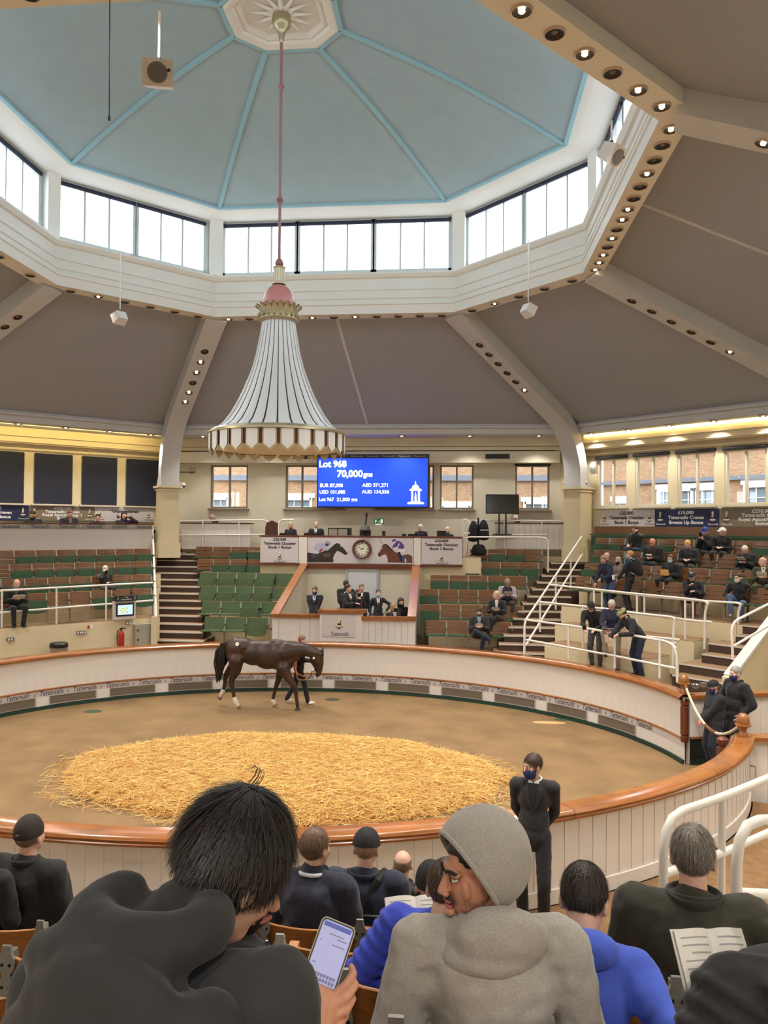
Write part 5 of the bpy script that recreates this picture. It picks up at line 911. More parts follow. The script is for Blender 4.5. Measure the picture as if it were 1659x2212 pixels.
def person(label, at, face, pose='sit', H=1.75, g=1., jacket=(30, 31, 38), legs=(34, 36, 46), skin=(212, 168, 146), hair=('short', (60, 44, 34)), head=(0, 0), mask=None, cap=None, hands=None, lean=-4, feet=None, coat=0, shirt=None, tie=None, shoes=(28, 24, 22), knee=None, gilet=None, twist=0, glasses=0, floor=None, beard=None, vox=.011, jv=.02, roll=0, fold=.03, puff=0, parts=(), elbow=None, scarf=None, hood=0, female=0, fem_hair=None, name='person', side=0, hood_down=None, neck_at=None, collarc=None):
    A_ = dict(locals()); NP[0] += 1; k = H/1.75; F = R(face); rot = Matrix.Rotation(F, 4, 'Z')
    le, tw = R(lean), R(twist); sit = pose == 'sit'; pz = (.47 if sit else .945)*k
    pel = V((0, .17 if sit else 0, pz)); Ml = Matrix.Rotation(-le, 3, 'X') @ Matrix.Rotation(R(side), 3, 'Y') @ Matrix.Rotation(tw, 3, 'Z')
    ax = Ml @ V((0, 0, 1)); tl = .475 if sit else .495; neck = pel+ax*tl*k; sw = (.165 if female else .19)*k*(.6+.4*g)
    sh = {s: neck+Ml @ V((s*sw, 0, -.04*k)) for s in (-1, 1)}
    Mh = (Matrix.Rotation(-le*.35, 3, 'X') @ Matrix.Rotation(R(head[0]), 3, 'Z') @ Matrix.Rotation(R(head[1]), 3, 'X') @ Matrix.Rotation(R(roll), 3, 'Y'))
    hc = neck+Matrix.Rotation(-le*.6, 3, 'X') @ V((0, .015, .06))*k+Mh @ V((0, .02, .1))*k
    P0 = V(at) if len(at) == 3 else V(hn(at[0], at[1], at[2], at[3]))
    loc = P0-rot @ hc
    if neck_at: loc = V(hd(*neck_at))-rot @ neck; hc = rot.inverted() @ (P0-loc)
    if floor is not None and not neck_at:
        DBG.append((label[:24], round(loc.z-floor, 2))); A_['H'] = H*min(1.08, max(.9, (P0.z-floor)/hc.z)); A_['floor'] = None; return person(**A_)
    t = thing(name, label, 'person', loc); t.rotation_euler = (0, 0, F); del t['_o']
    MH = Matrix.Translation(hc) @ Mh.to_4x4() @ Matrix.Scale(k, 4); hp = lambda x, y, z: MH @ V((x, y, z))
    # ---- limbs
    hd_ = {'lap': {s: V((s*.09, .36, .66)) for s in (-1, 1)}, 'book': {s: V((s*.1, .4, .72)) for s in (-1, 1)}, 'side': {s: V((s*.26, .02, .83)) for s in (-1, 1)}, 'front': {s: V((s*.035, .2, .86)) for s in (-1, 1)}, 'back': {s: V((s*.05, -.17, .92)) for s in (-1, 1)}}
    hh = dict(hd_['lap' if sit else 'side'])
    if isinstance(hands, str): hh = hd_[hands]
    elif hands: hh.update({s: V(q) for s, q in hands.items()})
    ft = {s: (V((s*.11, .52, .08)) if sit else V((s*.1, 0, .085))) for s in (-1, 1)}
    if feet: ft.update({s: V(q) for s, q in feet.items()})
    body, jk, tr = MB(), MB(), MB(); arm = {}
    for s in (-1, 1):
        hn_ = (elbow or {}).get(s, (s*.6, -.5, -.8)); e, w_ = ik(sh[s], hh[s]*k, .29*k, .255*k, hn_); arm[s] = (e, w_)
        body.cap(sh[s], e, .03*k, .03*k, 6); body.cap(e, w_, .03*k, .026*k, 6); d = (w_-e).normalized(); inw = V((-s, .2, .3)); up = V((s*.2, .3, 1)) if sit or hh[s].y > .15 else V((s, .1, 0))
        hand(body, w_, d+V((0, .0, -.1)), up, s*-1, k*(.92 if female else 1), .5 if sit else .45)
        a = (1.0 if not female else .86)*(.86 if puff else 1); jk.cap(sh[s], e, .076*k*a*g, .064*k*a*g); jk.cap(e, w_-d*.0, .062*k*a*g, .048*k*a)
        hip = pel+V((s*.09*k, 0, -.02*k)); kn, an = ik(hip, ft[s]*k, .44*k, .43*k, (knee or {}).get(s, (s*.15, 1, .5 if sit else 0)))
        tr.cap(hip, kn, .096*k*g, .074*k*(.7+.3*g)); tr.cap(kn, an+V((0, 0, -.02)), .07*k*(.7+.3*g), .06*k)
        fwd = V((s*.1, 1, 0)) if not feet or s not in feet or an.z < .3*k else V((0, .8, -.5)); 
        so = MB().ell(an+fwd*.06*k+V((0, 0, -.045*k)), (.045*k, .13*k, .04*k), n=12); so.cap(an, an+V((0, .01, -.05))*k, .045*k, .045*k); remesh(so.build('shoe', mat('shoe %d %d %d' % tuple(shoes), shoes, .4), t, smooth=True), .016, 2)
    for a, b in ((0, .3), (.3, .75), (.75, 1)): body.cap(pel+ax*.5*k*a, pel+ax*.5*k*b, .05*k, .05*k, 6)
    for s in (-1, 1): body.cap(neck+V((0, 0, -.05*k)), sh[s], .035*k, .03*k, 6)
    # head
    body.cap(neck+ax*-.03*k, hp(0, -.018, -.07), .056*k, .052*k, 12)
    body.ell(hp(0, -.014, .032), (.074*k, .094*k, .088*k), Mh.to_4x4(), 18); body.ell(hp(0, .024, -.03), (.063*k, .068*k, .085*k), Mh.to_4x4(), 16); body.ell(hp(0, .044, -.078), (.046*k, .046*k, .036*k), Mh.to_4x4(), 12)
    body.cap(hp(0, .09, .012), hp(0, .107, -.024), .009*k, .013*k, 8); body.ell(hp(0, .104, -.029), (.018*k, .012*k, .01*k), Mh.to_4x4(), 8); body.ell(hp(0, .078, .027), (.05*k, .018*k, .012*k), Mh.to_4x4(), 10)
    for s in (-1, 1):
        body.ell(hp(s*.076, -.008, -.012), (.01*k, .021*k, .033*k), (Mh @ Matrix.Rotation(s*.3, 3, 'Z')).to_4x4(), 10); body.ell(hp(s*.034, .06, -.026), (.031*k, .015*k, .036*k), Mh.to_4x4(), 12)
    remesh(body.build('body', skinm(skin), t), vox, 2 if vox > .007 else 6)
    hc_ = hair[1] if hair else (60, 44, 34)
    for s in (-1, 1):
        MB().ell(hp(s*.031, .082, .006), (.0135*k, .009*k, .0075*k), Mh.to_4x4(), 10).build('eye', mat('eye white', (216, 208, 204), .3), t, smooth=True); MB().ell(hp(s*.031, .0885, .006), (.006*k, .004*k, .006*k), Mh.to_4x4(), 8).build('iris', mat('dark iris', (40, 28, 22), .2), t, smooth=True)
        MB().cap(hp(s*.016, .092, .024), hp(s*.047, .082, .026), .004*k, .003*k, 6).build('eyebrow', hairm(tuple(int(c*.8) for c in hc_)), t)
    if not mask:
        MB().ell(hp(0, .092, -.064), (.022*k, .009*k, .0065*k), Mh.to_4x4(), 10).build('lips', mat('lips', (160, 92, 84), .45), t, smooth=True)
        if beard: clean(shell((0, .025, -.045), (.069, .072, .085), MH, lambda m: m.y > .0 and m.z < -.045+.3*max(0, abs(m.x)-.03) and not (abs(m.x) < .022 and -.074 < m.z < -.052), .01, 3)).build('beard', hairm(beard), t, smooth=True)
    else: clean(shell((0, .024, -.045), (.071, .083, .085), MH, lambda m: m.y > .02 and -.115 < m.z < -.004-.25*abs(m.x), 0)).build('face_mask', mat('mask %d %d %d' % tuple(mask), mask, .8), t, smooth=True); [MB().tube([hp(s*.062, .055, -.03), hp(s*.078, -.01, .0)], .003*k, 4).build('mask_strap', _M['mask %d %d %d' % tuple(mask)], t) for s in (-1, 1)]
    if glasses:
        for s in (-1, 1): MB().tube([hp(s*.031+.02*cos(a), .101, .004+.016*sin(a)) for a in np.linspace(0, 2*pi, 11)[:-1]], .0025*k, 5, closed=True).build('spectacle_rim', BLACK, t); MB().tube([hp(s*.05, .1, .008), hp(s*.08, -.0, .006)], .0022*k, 4).build('spectacle_arm', BLACK, t)
    if hair:
        st = hair[0]; hm = hairm(hc_); sd = NP[0]
        if st == 'short': kp = lambda m: (m.y < .03+(m.z-.02)*1.0 or m.z > .098) and (m.z > -.055 or m.y < -.06 and m.z > -.075) and not (m.z < -.0 and m.y > -.02)
        elif st == 'bald': kp = lambda m: m.z < .06 and m.y < -.0 and m.z > -.05 and not (m.z > .02 and m.y > -.05 and abs(m.x) < .05)
        else: kp = lambda m: (m.y < .025+(m.z-.02)*1.0 or m.z > .105)
        a = {'short': (.081, .101, .096), 'bald': (.0785, .1, .088), 'long': (.088, .104, .1), 'bob': (.09, .106, .1)}[st]
        ho = clean(shell((0, -.016, .034), a, MH, kp, .022, sd)).build('hair', hm, t, smooth=True); sm = ho.modifiers.new('thick', 'SOLIDIFY'); sm.thickness = .012*k; sm.offset = -1; ho.modifiers.new('s', 'SUBSURF').levels = 1; ho.modifiers['s'].render_levels = 1
        if st in ('long', 'bob'):
            L = -.2 if st == 'long' else -.11; hb = MB()
            for x, y in ((-.07, -.0), (-.06, -.05), (-.03, -.08), (0, -.09), (.03, -.08), (.06, -.05), (.07, -.0)): hb.cap(hp(x, y, .0), hp(x*1.05, y*.95, L), .03*k, .02*k, 8)
            remesh(hb.build('hair_fall', hm, t), .012, 2, .01)
    if cap:
        ck, cc = cap; cm_ = mat('cap %d %d %d' % tuple(cc), cc, .8, noise=(30, .15))
        if ck == 'peak':
            clean(shell((0, -.012, .03), (.091, .111, .11), MH, lambda m: m.z > .028-m.y*.05)).build('cap_crown', cm_, t, smooth=True); mb = MB(); mb.grid([[hp(.07*sin(a)*(1+.05*e), .07+.035*cos(a)+e*.07*cos(a), .042-.012*e-.012*abs(sin(a))-dz) for a in np.linspace(-1.3, 1.3, 9)] for e, dz in ((0, 0), (.5, 0), (1, .005), (1, .011), (.5, .008), (0, .008))]); mb.build('cap_peak', cm_, t, smooth=True)
        elif ck == 'flat': mb = MB().ell(hp(0, .0, .075), (.1*k, .128*k, .048*k), (Mh @ Matrix.Rotation(R(-10), 3, 'X')).to_4x4(), 20); mb.ell(hp(0, .085, .05), (.075*k, .055*k, .014*k), (Mh @ Matrix.Rotation(R(-14), 3, 'X')).to_4x4(), 14); remesh(mb.build('flat_cap', cm_, t), .01, 2)
        elif ck == 'beanie': clean(shell((0, -.014, .035), (.087, .105, .112), MH, lambda m: m.z > .012-m.y*.1, .006)).build('beanie', cm_, t, smooth=True)
    # ---- clothes
    c1 = pel+ax*.34*k; Mt = Ml.to_4x4(); pf = .92 if puff else 1
    jk.ell(c1, (.176*k*g*pf*(.88 if female else 1), .132*k*g*pf, .185*k), Mt, 16); jk.ell(pel+ax*.14*k+V((0, .01*(g-.6), 0)), (.166*k*g*pf*(.86 if female else 1), .132*k*(g**1.4)*pf, .18*k), Mt, 16)
    for s in (-1, 1): jk.cap(neck+Ml @ V((s*.05*k, -.01*k, -.035*k)), sh[s]+ax*-.005*k, .07*k, .076*k*g)
    jk.cap(neck+ax*-.04*k, neck+ax*.025*k, .074*k, .062*k)
    if female: jk.ell(pel+ax*.33*k+Ml @ V((0, .07*k, 0)), (.12*k, .07*k, .075*k), Mt, 12)
    if not sit: jk.ell(pel+V((0, 0, -.03)), (.174*k*g, .138*k*g, .16*k), Mt, 14); jk.ell(pel+ax*.1*k, (.172*k*g*(.88 if female else 1), .132*k*g, .16*k), Mt, 14)
    if coat and sit:
        for s in (-1, 1): jk.cap(pel, pel+V((s*.13, .3, .03))*k, .12*k, .1*k)
    elif coat: jk.ell(pel+V((0, 0, -.16*k)), (.16*k*g, .13*k*g, .3*k), None, 14)
    if puff:
        for j in range(10):
            f = j/9; jk.ell(pel+ax*(.02+.46*f)*k, (puff*k*g*(1-.12*f*f), (puff-.045)*k*g, .036*k), Mt, 18)
        for s in (-1, 1):
            e, w_ = arm[s]
            for a_, b_, r1, r2 in ((sh[s], e, .086, .074), (e, w_, .072, .056)):
                n_ = 6
                for j in range(n_): c_ = a_.lerp(b_, (j+.5)/n_); d_ = (b_-a_).normalized(); jk.ell(c_, ((r1+(r2-r1)*j/n_)*k*g,)*2+(.034*k,), d_.to_track_quat('Z', 'Y').to_matrix().to_4x4(), 14)
    jm = clothm(jacket)
    if gilet:
        remesh(jk.build('shirt_sleeves', jm, t), jv, 5, fold); gm = MB(); gm.ell(c1, (.188*k*g, .144*k*g, .185*k), Mt, 16); gm.ell(pel+ax*.14*k, (.178*k*g, .144*k*g, .185*k), Mt, 16)
        for s in (-1, 1): gm.cap(neck+Ml @ V((s*.05*k, -.01*k, -.04*k)), sh[s]-Ml @ V((s*.04*k, 0, .01*k)), .078*k, .07*k)
        gm.cap(neck+ax*-.03*k, neck+ax*.03*k, .08*k, .07*k); remesh(gm.build('gilet', clothm(gilet), t), jv, 4, fold*1.5)
    else: remesh(jk.build('jacket', jm, t), jv, 1 if puff else 5, fold)
    tr.ell(pel+V((0, 0, -.01*k)), (.155*k*g, .125*k*g, .12*k), None, 14); remesh(tr.build('trousers', clothm(legs), t), jv, 4, fold*.7)
    # shirt front and tie follow the chest
    def chest(x, h, d): q = pel+ax*h*k; return q+Ml @ V((x*k, (.132*g+d)*k*(1-.35*(x/.12)**2)*(1 if h < .42 else 1-(h-.42)*3.5), 0))
    if shirt:
        MB().grid([[chest(x*w_, h, .006+.002) for x in (-1, -.5, 0, .5, 1)] for h, w_ in ((.5, .055), (.46, .058), (.4, .045), (.33, .03), (.26, .006))]).build('shirt_front', clothm(shirt), t, smooth=True); MB().tube([neck+Ml @ V((.066*sin(a), -.01+.062*cos(a), .03-.018*cos(a)))*k for a in np.linspace(0, 2*pi, 17)[:-1]], .012*k, 6, closed=True).build('shirt_collar', clothm(collarc or shirt), t, smooth=True)
    if collarc:
        for s in (-1, 1): MB().add([neck+Ml @ V(p_)*k for p_ in ((s*.004, .078, .01), (s*.05, .062, .03), (s*.058, .074, -.015), (s*.028, .1, -.05))], [(0, 1, 2, 3)]).build('collar_point', clothm(collarc), t)
    if not shirt and not gilet and not puff and not scarf:
        MB().grid([[neck+Ml @ V(((.078+.01*f)*sin(a), -.012+(.072+.012*f)*cos(a), -.01+.055*f-.012*cos(a)))*k for a in np.linspace(.5, 2*pi-.5, 15)] for f in (0, .5, 1)]).build('collar', jm, t, smooth=True).modifiers.new('thick', 'SOLIDIFY').thickness = .008
        MB().tube([chest(0, h, .004) for h in (.44, .36, .28, .2, .12, .04)], .005*k, 5).build('zip', mat('dark zip', (70, 70, 74), .4, metal=.4), t)
    if shirt and not gilet:
        for s in (-1, 1): MB().grid([[chest(s*x_, h, .014) for x_ in (a_, b_)] for h, a_, b_ in ((.49, .05, .075), (.44, .05, .1), (.4, .042, .098), (.32, .028, .06), (.24, .006, .012))]).build('lapel', jm, t).modifiers.new('thick', 'SOLIDIFY').thickness = .006
    if tie: MB().grid([[chest(x*w_, h, .012) for x in (-1, 0, 1)] for h, w_ in ((.48, .016), (.46, .013), (.36, .02), (.26, .022), (.22, .004))]).build('tie', clothm(tie), t, smooth=True)
    if scarf:
        mb = MB()
        for j in range(10): a = 2*pi*j/10; b = 2*pi*(j+1)/10; q = lambda a: neck+Ml @ V((.085*sin(a), -.0+.08*cos(a), .03))*k; mb.cap(q(a), q(b), .038*k, .038*k, 8)
        remesh(mb.build('scarf', clothm(scarf), t), .016, 3, .012)
    if hood_down: mb = MB(); mb.ell(neck+Ml @ V((0, -.1*k, .0)), (.13*k, .07*k, .07*k), (Ml @ Matrix.Rotation(R(25), 3, 'X')).to_4x4(), 14); remesh(mb.build('hood', clothm(hood_down), t), .016, 4, .014)
    t['_hand_r'] = tuple(arm[1][1]); t['_hand_l'] = tuple(arm[-1][1]); t['_neck'] = tuple(neck)
    return t, dict(k=k, Mh=Mh, MH=MH, hp=hp, neck=neck, pel=pel, ax=ax, Ml=Ml, sh=sh, arm=arm, rot=rot, loc=loc, w=lambda q: loc+rot @ V(q))
PAGE = mat('catalogue page', (226, 222, 212), .7); COVER = mat('catalogue cover', (212, 208, 200), .5)
def book(c, face, label, w_=.15, h=.2, tilt=35, open_=1, cover=COVER):
    t = thing('catalogue', label, 'book', c, rz=R(face)+1e-9); Mx = Matrix.Rotation(R(tilt), 3, 'X')
    for s in (-1, 1):
        mb = MB(); mb.grid([[Mx @ V((s*x, y, .028*sin(pi*(x/w_)**.7)*.6+.012)) for x in np.linspace(0, w_, 6)] for y in (-h/2, h/2)]); mb.grid([[Mx @ V((s*x, y, .0)) for x in np.linspace(0, w_, 6)] for y in (-h/2, h/2)]); mb.build('pages', PAGE, t, smooth=True)
        for q in range(7): MB().add([Mx @ V((s*x, y, .028*sin(pi*(x/w_)**.7)*.6+.0135)) for x, y in ((w_*.15, h*(.38-.11*q)), (w_*.45, h*(.38-.11*q)), (w_*(.88-.2*(q % 3 == 2)), h*(.38-.11*q)), (w_*(.88-.2*(q % 3 == 2)), h*(.38-.11*q)-.0035), (w_*.45, h*(.38-.11*q)-.0035), (w_*.15, h*(.38-.11*q)-.0035))], [(0, 1, 4, 5), (1, 2, 3, 4)]).build('print_line', mat('page print grey', (160, 158, 154), .7), t)
        MB().box((0, 0, 0), (.002, .002, .002)) if False else None
        mb = MB(); mb.add([Mx @ V((s*x, y, z)) for z in (-.004, 0) for x, y in ((0, -h/2-.004), (w_+.004, -h/2-.004), (w_+.004, h/2+.004), (0, h/2+.004))], [(0, 1, 2, 3), (4, 5, 6, 7), (0, 1, 5, 4), (1, 2, 6, 5), (2, 3, 7, 6), (3, 0, 4, 7)]); mb.build('cover', cover, t)
    return t
def phone(c, face, label, tilt=50, s=1.0, screen=(170, 190, 230)):
    t = thing('mobile_phone', label, 'phone', c, rz=R(face)+1e-9); Mx = Matrix.Rotation(R(tilt), 4, 'X'); MB().box((0, 0, 0), (.072*s, .15*s, .009), M=Mx).build('case', BLACK, t); MB().box(Mx @ V((0, 0, .005)), (.066*s, .142*s, .002), M=Mx).build('screen', mat('lit phone screen %d' % screen[0], screen, .3, emit=.9), t); return t
FAR = np.array([0, 1., 0])
LF, RF, CFc = 225, 135, 180
DKS, NVY, BLK, GRY = (30, 31, 38), (28, 34, 58), (22, 22, 25), (92, 92, 94)
WH, GREYH, DKH, BRH, BLH = (214, 208, 200), (150, 144, 138), (40, 30, 26), (84, 58, 38), (196, 160, 112)
# ---- left block and balcony
person('white-haired seated man in dark coat and mask, hand at chin, left seats', (228, 1230, NL, 9.85), LF, head=(25, -12), hair=('short', WH), mask=(34, 30, 36), jacket=(46, 42, 38), legs=(34, 32, 32), hands={1: (.1, .33, 1.02), -1: (-.08, .36, .68)}, coat=1, floor=2.145)
p, q = person('bald seated man in a black jacket reading at the far left', (36, 1262, NL, 9.1), LF, head=(10, -42), hair=('bald', GREYH), jacket=BLK, legs=(30, 32, 40), hands='book', shirt=(70, 70, 76), floor=1.78)
book(q['w']((0, .5, .77)), LF, 'open white catalogue in the lap of the man at the far left')
for u, v, h_, c_, hd_, kw, lab in ((70, 1112, ('short', DKH), (34, 44, 40), (-30, -28), dict(beard=DKH), 'bearded man in green-black jacket looking down behind the left balcony desk'), (151, 1110, ('short', (110, 66, 44)), (32, 34, 48), (0, -25), dict(shirt=(120, 96, 80)), 'auburn-haired man in navy suit behind the left balcony desk'), (211, 1119, ('short', DKH), (30, 30, 36), (-20, 0), {}, 'small dark-haired youth low behind the left balcony desk'), (268, 1114, ('bob', DKH), (34, 34, 46), (-10, -5), dict(hands={-1: (-.12, .3, 1.05), 1: (.1, .4, .75)}), 'dark-haired clerk with hand to cheek at the right end of the balcony')):
    person(lab, (u, v, NL, 12.85), LF, hair=h_, jacket=c_, head=hd_, floor=3.5, vox=.013, **kw)
# ---- gallery
for u, v, y, f, h_, kw, lab in ((628, 1135, 10.75, 170, ('long', (214, 186, 146)), dict(female=1, jacket=(34, 34, 44), head=(25, 0)), 'blonde woman in dark jacket behind the clerks desk'), (683, 1134, 10.75, 180, ('bald', (90, 62, 48)), dict(jacket=(30, 31, 40), shirt=(226, 224, 226), tie=(34, 32, 40), g=1.1, H=1.8), 'balding man in dark suit and tie behind the clerks desk'), (908, 1140, 10.75, 180, ('bob', (206, 202, 196)), dict(female=1, jacket=(30, 34, 48), head=(-55, -8), glasses=1), 'white-haired woman with glasses in profile behind the clerks desk'), (967, 1146, 10.75, 170, ('long', (216, 208, 196)), dict(female=1, jacket=(32, 32, 38), head=(28, -5), shirt=(206, 190, 186), hands={-1: (-.02, .3, 1.02), 1: (.2, .42, .78)}), 'pale blonde woman leaning on her hand at the right of the desk'), (459, 1120, 11.78, 88, ('long', (170, 150, 132)), dict(female=1, jacket=(40, 38, 40), head=(40, -40)), 'woman with pale hair bent low behind the left side desk'), (1114, 1121, 11.76, 92, ('short', (226, 224, 222)), dict(jacket=(24, 24, 28), head=(75, -45), g=1.0), 'white-haired man with bowed head behind the right side desk')):
    person(lab, (u, v, FAR, y), f, hair=h_, floor=3.49, vox=.013, **kw)
# ---- rostrum
RZ = 1.03
def rost(u, v, y, f, lab, **kw): return person(lab, (u, v, FAR, y), f, kw.pop('pose', 'stand'), floor=RZ, **kw)
SUIT = (30, 30, 36)
rost(680, 1276, 7.75, 180, 'young man in dark suit and blue mask standing at the rostrum left', H=1.76, jacket=SUIT, legs=SUIT, shirt=(196, 206, 228), tie=(70, 44, 52), mask=(44, 58, 110), hands='front', hair=('short', BRH), head=(0, -10))
rost(747, 1262, 8.9, 10, 'man with his back turned at the rear of the rostrum', H=1.86, jacket=(26, 26, 32), legs=(26, 26, 32), hair=('short', DKH), hands='back')
rost(752, 1271, 7.75, 232, 'auctioneer in black suit and white shirt gesturing right at the lectern', H=1.84, jacket=(34, 33, 36), legs=(30, 30, 34), shirt=(230, 228, 230), tie=(60, 60, 60), hair=('short', (46, 32, 26)), head=(28, 0), hands={1: (.06, .34, 1.2), -1: (-.1, .36, 1.32)}, g=1.05)
rost(774, 1280, 8.15, 215, 'man in dark jacket, glasses and black mask beside the auctioneer', H=1.78, jacket=(44, 38, 38), legs=(32, 32, 36), shirt=(170, 184, 214), tie=(60, 46, 60), hair=('short', (110, 66, 44)), mask=(28, 28, 34), glasses=1, head=(30, -5))
rost(781, 1270, 8.9, 190, 'sandy-haired man standing behind by the grey rostrum door', H=1.84, jacket=(30, 30, 36), legs=(28, 28, 34), shirt=(226, 226, 230), hair=('short', (120, 88, 62)), head=(10, -8))
rost(817, 1282, 8.1, 188, 'dark-haired woman in pale blue mask with hand on hip on the rostrum', H=1.72, female=1, jacket=(32, 34, 42), legs=(28, 30, 36), shirt=(226, 222, 226), tie=(110, 46, 56), hair=('short', (50, 34, 32)), mask=(150, 186, 214), head=(12, 6), hands={-1: (-.26, .1, 1.06), 1: (.24, .06, .9)}, elbow={-1: (-1, -.2, 0)})
rost(851, 1312, 7.85, 210, 'seated blonde woman in black mask and red scarf at the rostrum right', pose='sit', female=1, jacket=(48, 44, 46), hair=('bob', (160, 122, 84)), mask=(24, 24, 28), shirt=(210, 196, 196), tie=(150, 44, 40), head=(50, 0))
rost(866, 1301, 8.3, 190, 'dark-haired seated woman in black behind the blonde woman', pose='sit', female=1, jacket=(24, 24, 28), hair=('bob', (30, 24, 26)), mask=(26, 26, 30), head=(10, -15))
# ---- centre right block
p, q = person('man in grey beanie and dark coat sitting cross-legged in the front row', (1035, 1322, FAR, 7.5), 178, head=(-5, -8), cap=('beanie', (66, 58, 56)), hair=None, beard=(48, 38, 34), jacket=(44, 38, 36), legs=(30, 38, 56), scarf=(96, 104, 116), coat=1, shirt=(120, 134, 150), tie=None, hands='book', feet={1: (-.28, .62, .42), -1: (-.06, .5, .08)}, floor=.95, g=1.08)
book(q['w']((.0, .46, .76)), 178, 'open catalogue held by the man in the beanie', .1, .15, 50)
p, q = person('woman with short blonde hair in navy jacket seated in the second row', (1072, 1286, FAR, 8.25), 170, female=1, hair=('short', (206, 176, 130)), head=(-55, -5), jacket=(30, 32, 44), legs=(44, 36, 34), shirt=(206, 190, 170), hands='book', shoes=(110, 66, 40), floor=1.34, feet={-1: (.2, .6, .2), 1: (.12, .5, .08)})
book(q['w']((0, .48, .76)), 170, 'open white catalogue held by the blonde woman in navy', .11, .16, 35)
p, q = person('man in olive flat cap and navy gilet reading in the third row', (1096, 1260, FAR, 8.95), 180, cap=('flat', (122, 106, 78)), hair=('short', GREYH), head=(0, -42), jacket=(176, 164, 172), gilet=(34, 38, 58), legs=(70, 58, 56), hands='book', shoes=(70, 34, 30), floor=1.73)
book(q['w']((0, .5, .77)), 180, 'open catalogue held by the man in the olive flat cap', .12, .17, 30)
# ---- right block
def rseat(u, v, d, lab, row, **kw): return person(lab, (u, v, NR, d-.28), kw.pop('face', RF), floor=2.25+.36*row, **kw)
rseat(1371, 1144, 12.8, 'man in black gilet and green sleeves, chin on hand, in the top row', 3, jacket=(70, 80, 74), gilet=(38, 38, 42), legs=(44, 52, 68), hair=('short', BRH), glasses=1, head=(-5, -12), hands={-1: (-.05, .32, 1.03), 1: (.16, .45, .62)}, lean=12)
p, q = rseat(1409, 1172, 12.1, 'bald man in black jacket wiping his hands with a white cloth', 2, hair=('bald', (170, 150, 140)), skin=(214, 146, 122), jacket=(36, 34, 34), legs=(34, 36, 34), glasses=1, head=(5, -15), g=1.18, lean=4)
tag(remesh(MB().ell((0, 0, 0), (.1, .06, .02), n=12).ell((.05, .02, -.02), (.05, .05, .03), n=8).build('cloth', clothm((222, 214, 206))), .012, 2, .02), 'crumpled white cloth in the hands of the bald man', 'cloth').location = q['w']((0, .44, .74))
rseat(1485, 1176, 12.1, 'fair-haired young man in black quilted jacket looking down', 2, hair=('short', (214, 176, 104)), jacket=(38, 38, 42), legs=(72, 66, 62), head=(-25, -25), face=150, g=.95)
p, q = rseat(1523, 1148, 12.8, 'man in blue baseball cap looking at his phone in the top row', 3, cap=('peak', (44, 66, 150)), hair=None, jacket=(26, 26, 30), legs=(34, 34, 36), head=(0, -22), hands={1: (.05, .4, .86), -1: (-.06, .4, .85)})
clean(shell((0, -.012, .03), (.0865, .1055, .1055), q['MH'], lambda m: m.y > .06 and .045 < m.z < .095 and .012 < ((m.x)**2+(m.z-.07)**2)**.5 < .028 and m.z < .085, nu=70, nv=50)).build('cap_emblem', INKW, p)
phone(q['w']((0, .44, .95)), RF, 'phone in the hands of the man in the blue cap', 60)
rseat(1560, 1149, 12.8, 'woman in white cap and black coat beside the man in the blue cap', 3, cap=('peak', (232, 230, 226)), hair=('bob', (150, 120, 92)), female=1, jacket=(28, 28, 30), legs=(40, 38, 38), head=(-38, 0), face=140)
p, q = rseat(1609, 1188, 12.1, 'white-haired man in a black coat reading at the right edge', 2, hair=('short', (222, 212, 204)), jacket=(26, 26, 30), legs=(30, 32, 40), head=(-10, -38), glasses=1, hands='book', g=1.12, skin=(214, 160, 136))
book(q['w']((0, .45, .75)), RF, 'open catalogue held by the white-haired man in a black coat', .1, .14, 30)
p, q = rseat(1647, 1214, 11.4, 'bald man in olive waxed jacket with open book at the edge', 1, hair=('bald', (190, 176, 164)), jacket=(66, 60, 44), legs=(78, 76, 60), head=(-48, -14), shirt=(200, 196, 190), tie=(40, 36, 40), hands='book', face=150)
book(q['w']((0, .46, .76)), 150, 'open book held by the bald man in the olive jacket', .11, .15, 45)
p, q = rseat(1448, 1207, 11.4, 'brown-haired woman in pale blue mask and black coat', 1, hair=('bob', (84, 54, 40)), mask=(172, 202, 216), female=1, jacket=(24, 24, 26), legs=(26, 26, 28), coat=1, head=(10, -12), g=1.15)
e_ = q['w']((0, .46, .68)); t = bx('paper_bag', 'brown paper envelope held by the woman in the pale blue mask', 'envelope', tuple(e_), (.22, .03, .16), mat('brown paper', (206, 156, 90), .7), R(RF), (('flap', (0, -.018, .05), (.2, .004, .05), mat('brown paper flap', (190, 140, 78), .7)),))
p, q = rseat(1494, 1246, 10.7, 'man in black flat cap, black jumper and dark red trousers', 0, cap=('flat', (30, 30, 36)), hair=('short', GREYH), jacket=(28, 30, 40), legs=(108, 44, 52), head=(0, -25), hands={1: (.02, .38, .84), -1: (-.12, .34, .7)}, face=150)
phone(q['w']((.02, .43, .9)), 150, 'phone in the hand of the man in dark red trousers', 60)
rseat(1594, 1248, 10.7, 'man in white mask and blue jeans resting his chin on a fist', 0, hair=('short', (70, 52, 40)), mask=(232, 230, 228), jacket=(34, 34, 40), legs=(74, 100, 140), head=(-18, -8), hands={-1: (-.02, .32, 1.0), 1: (.2, .4, .6)}, feet={1: (.1, .62, .22), -1: (-.1, .5, .08)}, shoes=(150, 140, 110), face=150, lean=8)
rseat(1310, 1202, 11.4, 'balding man in brown jacket half hidden behind the leaning man', 1, hair=('bald', (190, 178, 168)), jacket=(84, 60, 50), legs=(40, 38, 38), head=(-10, -10))
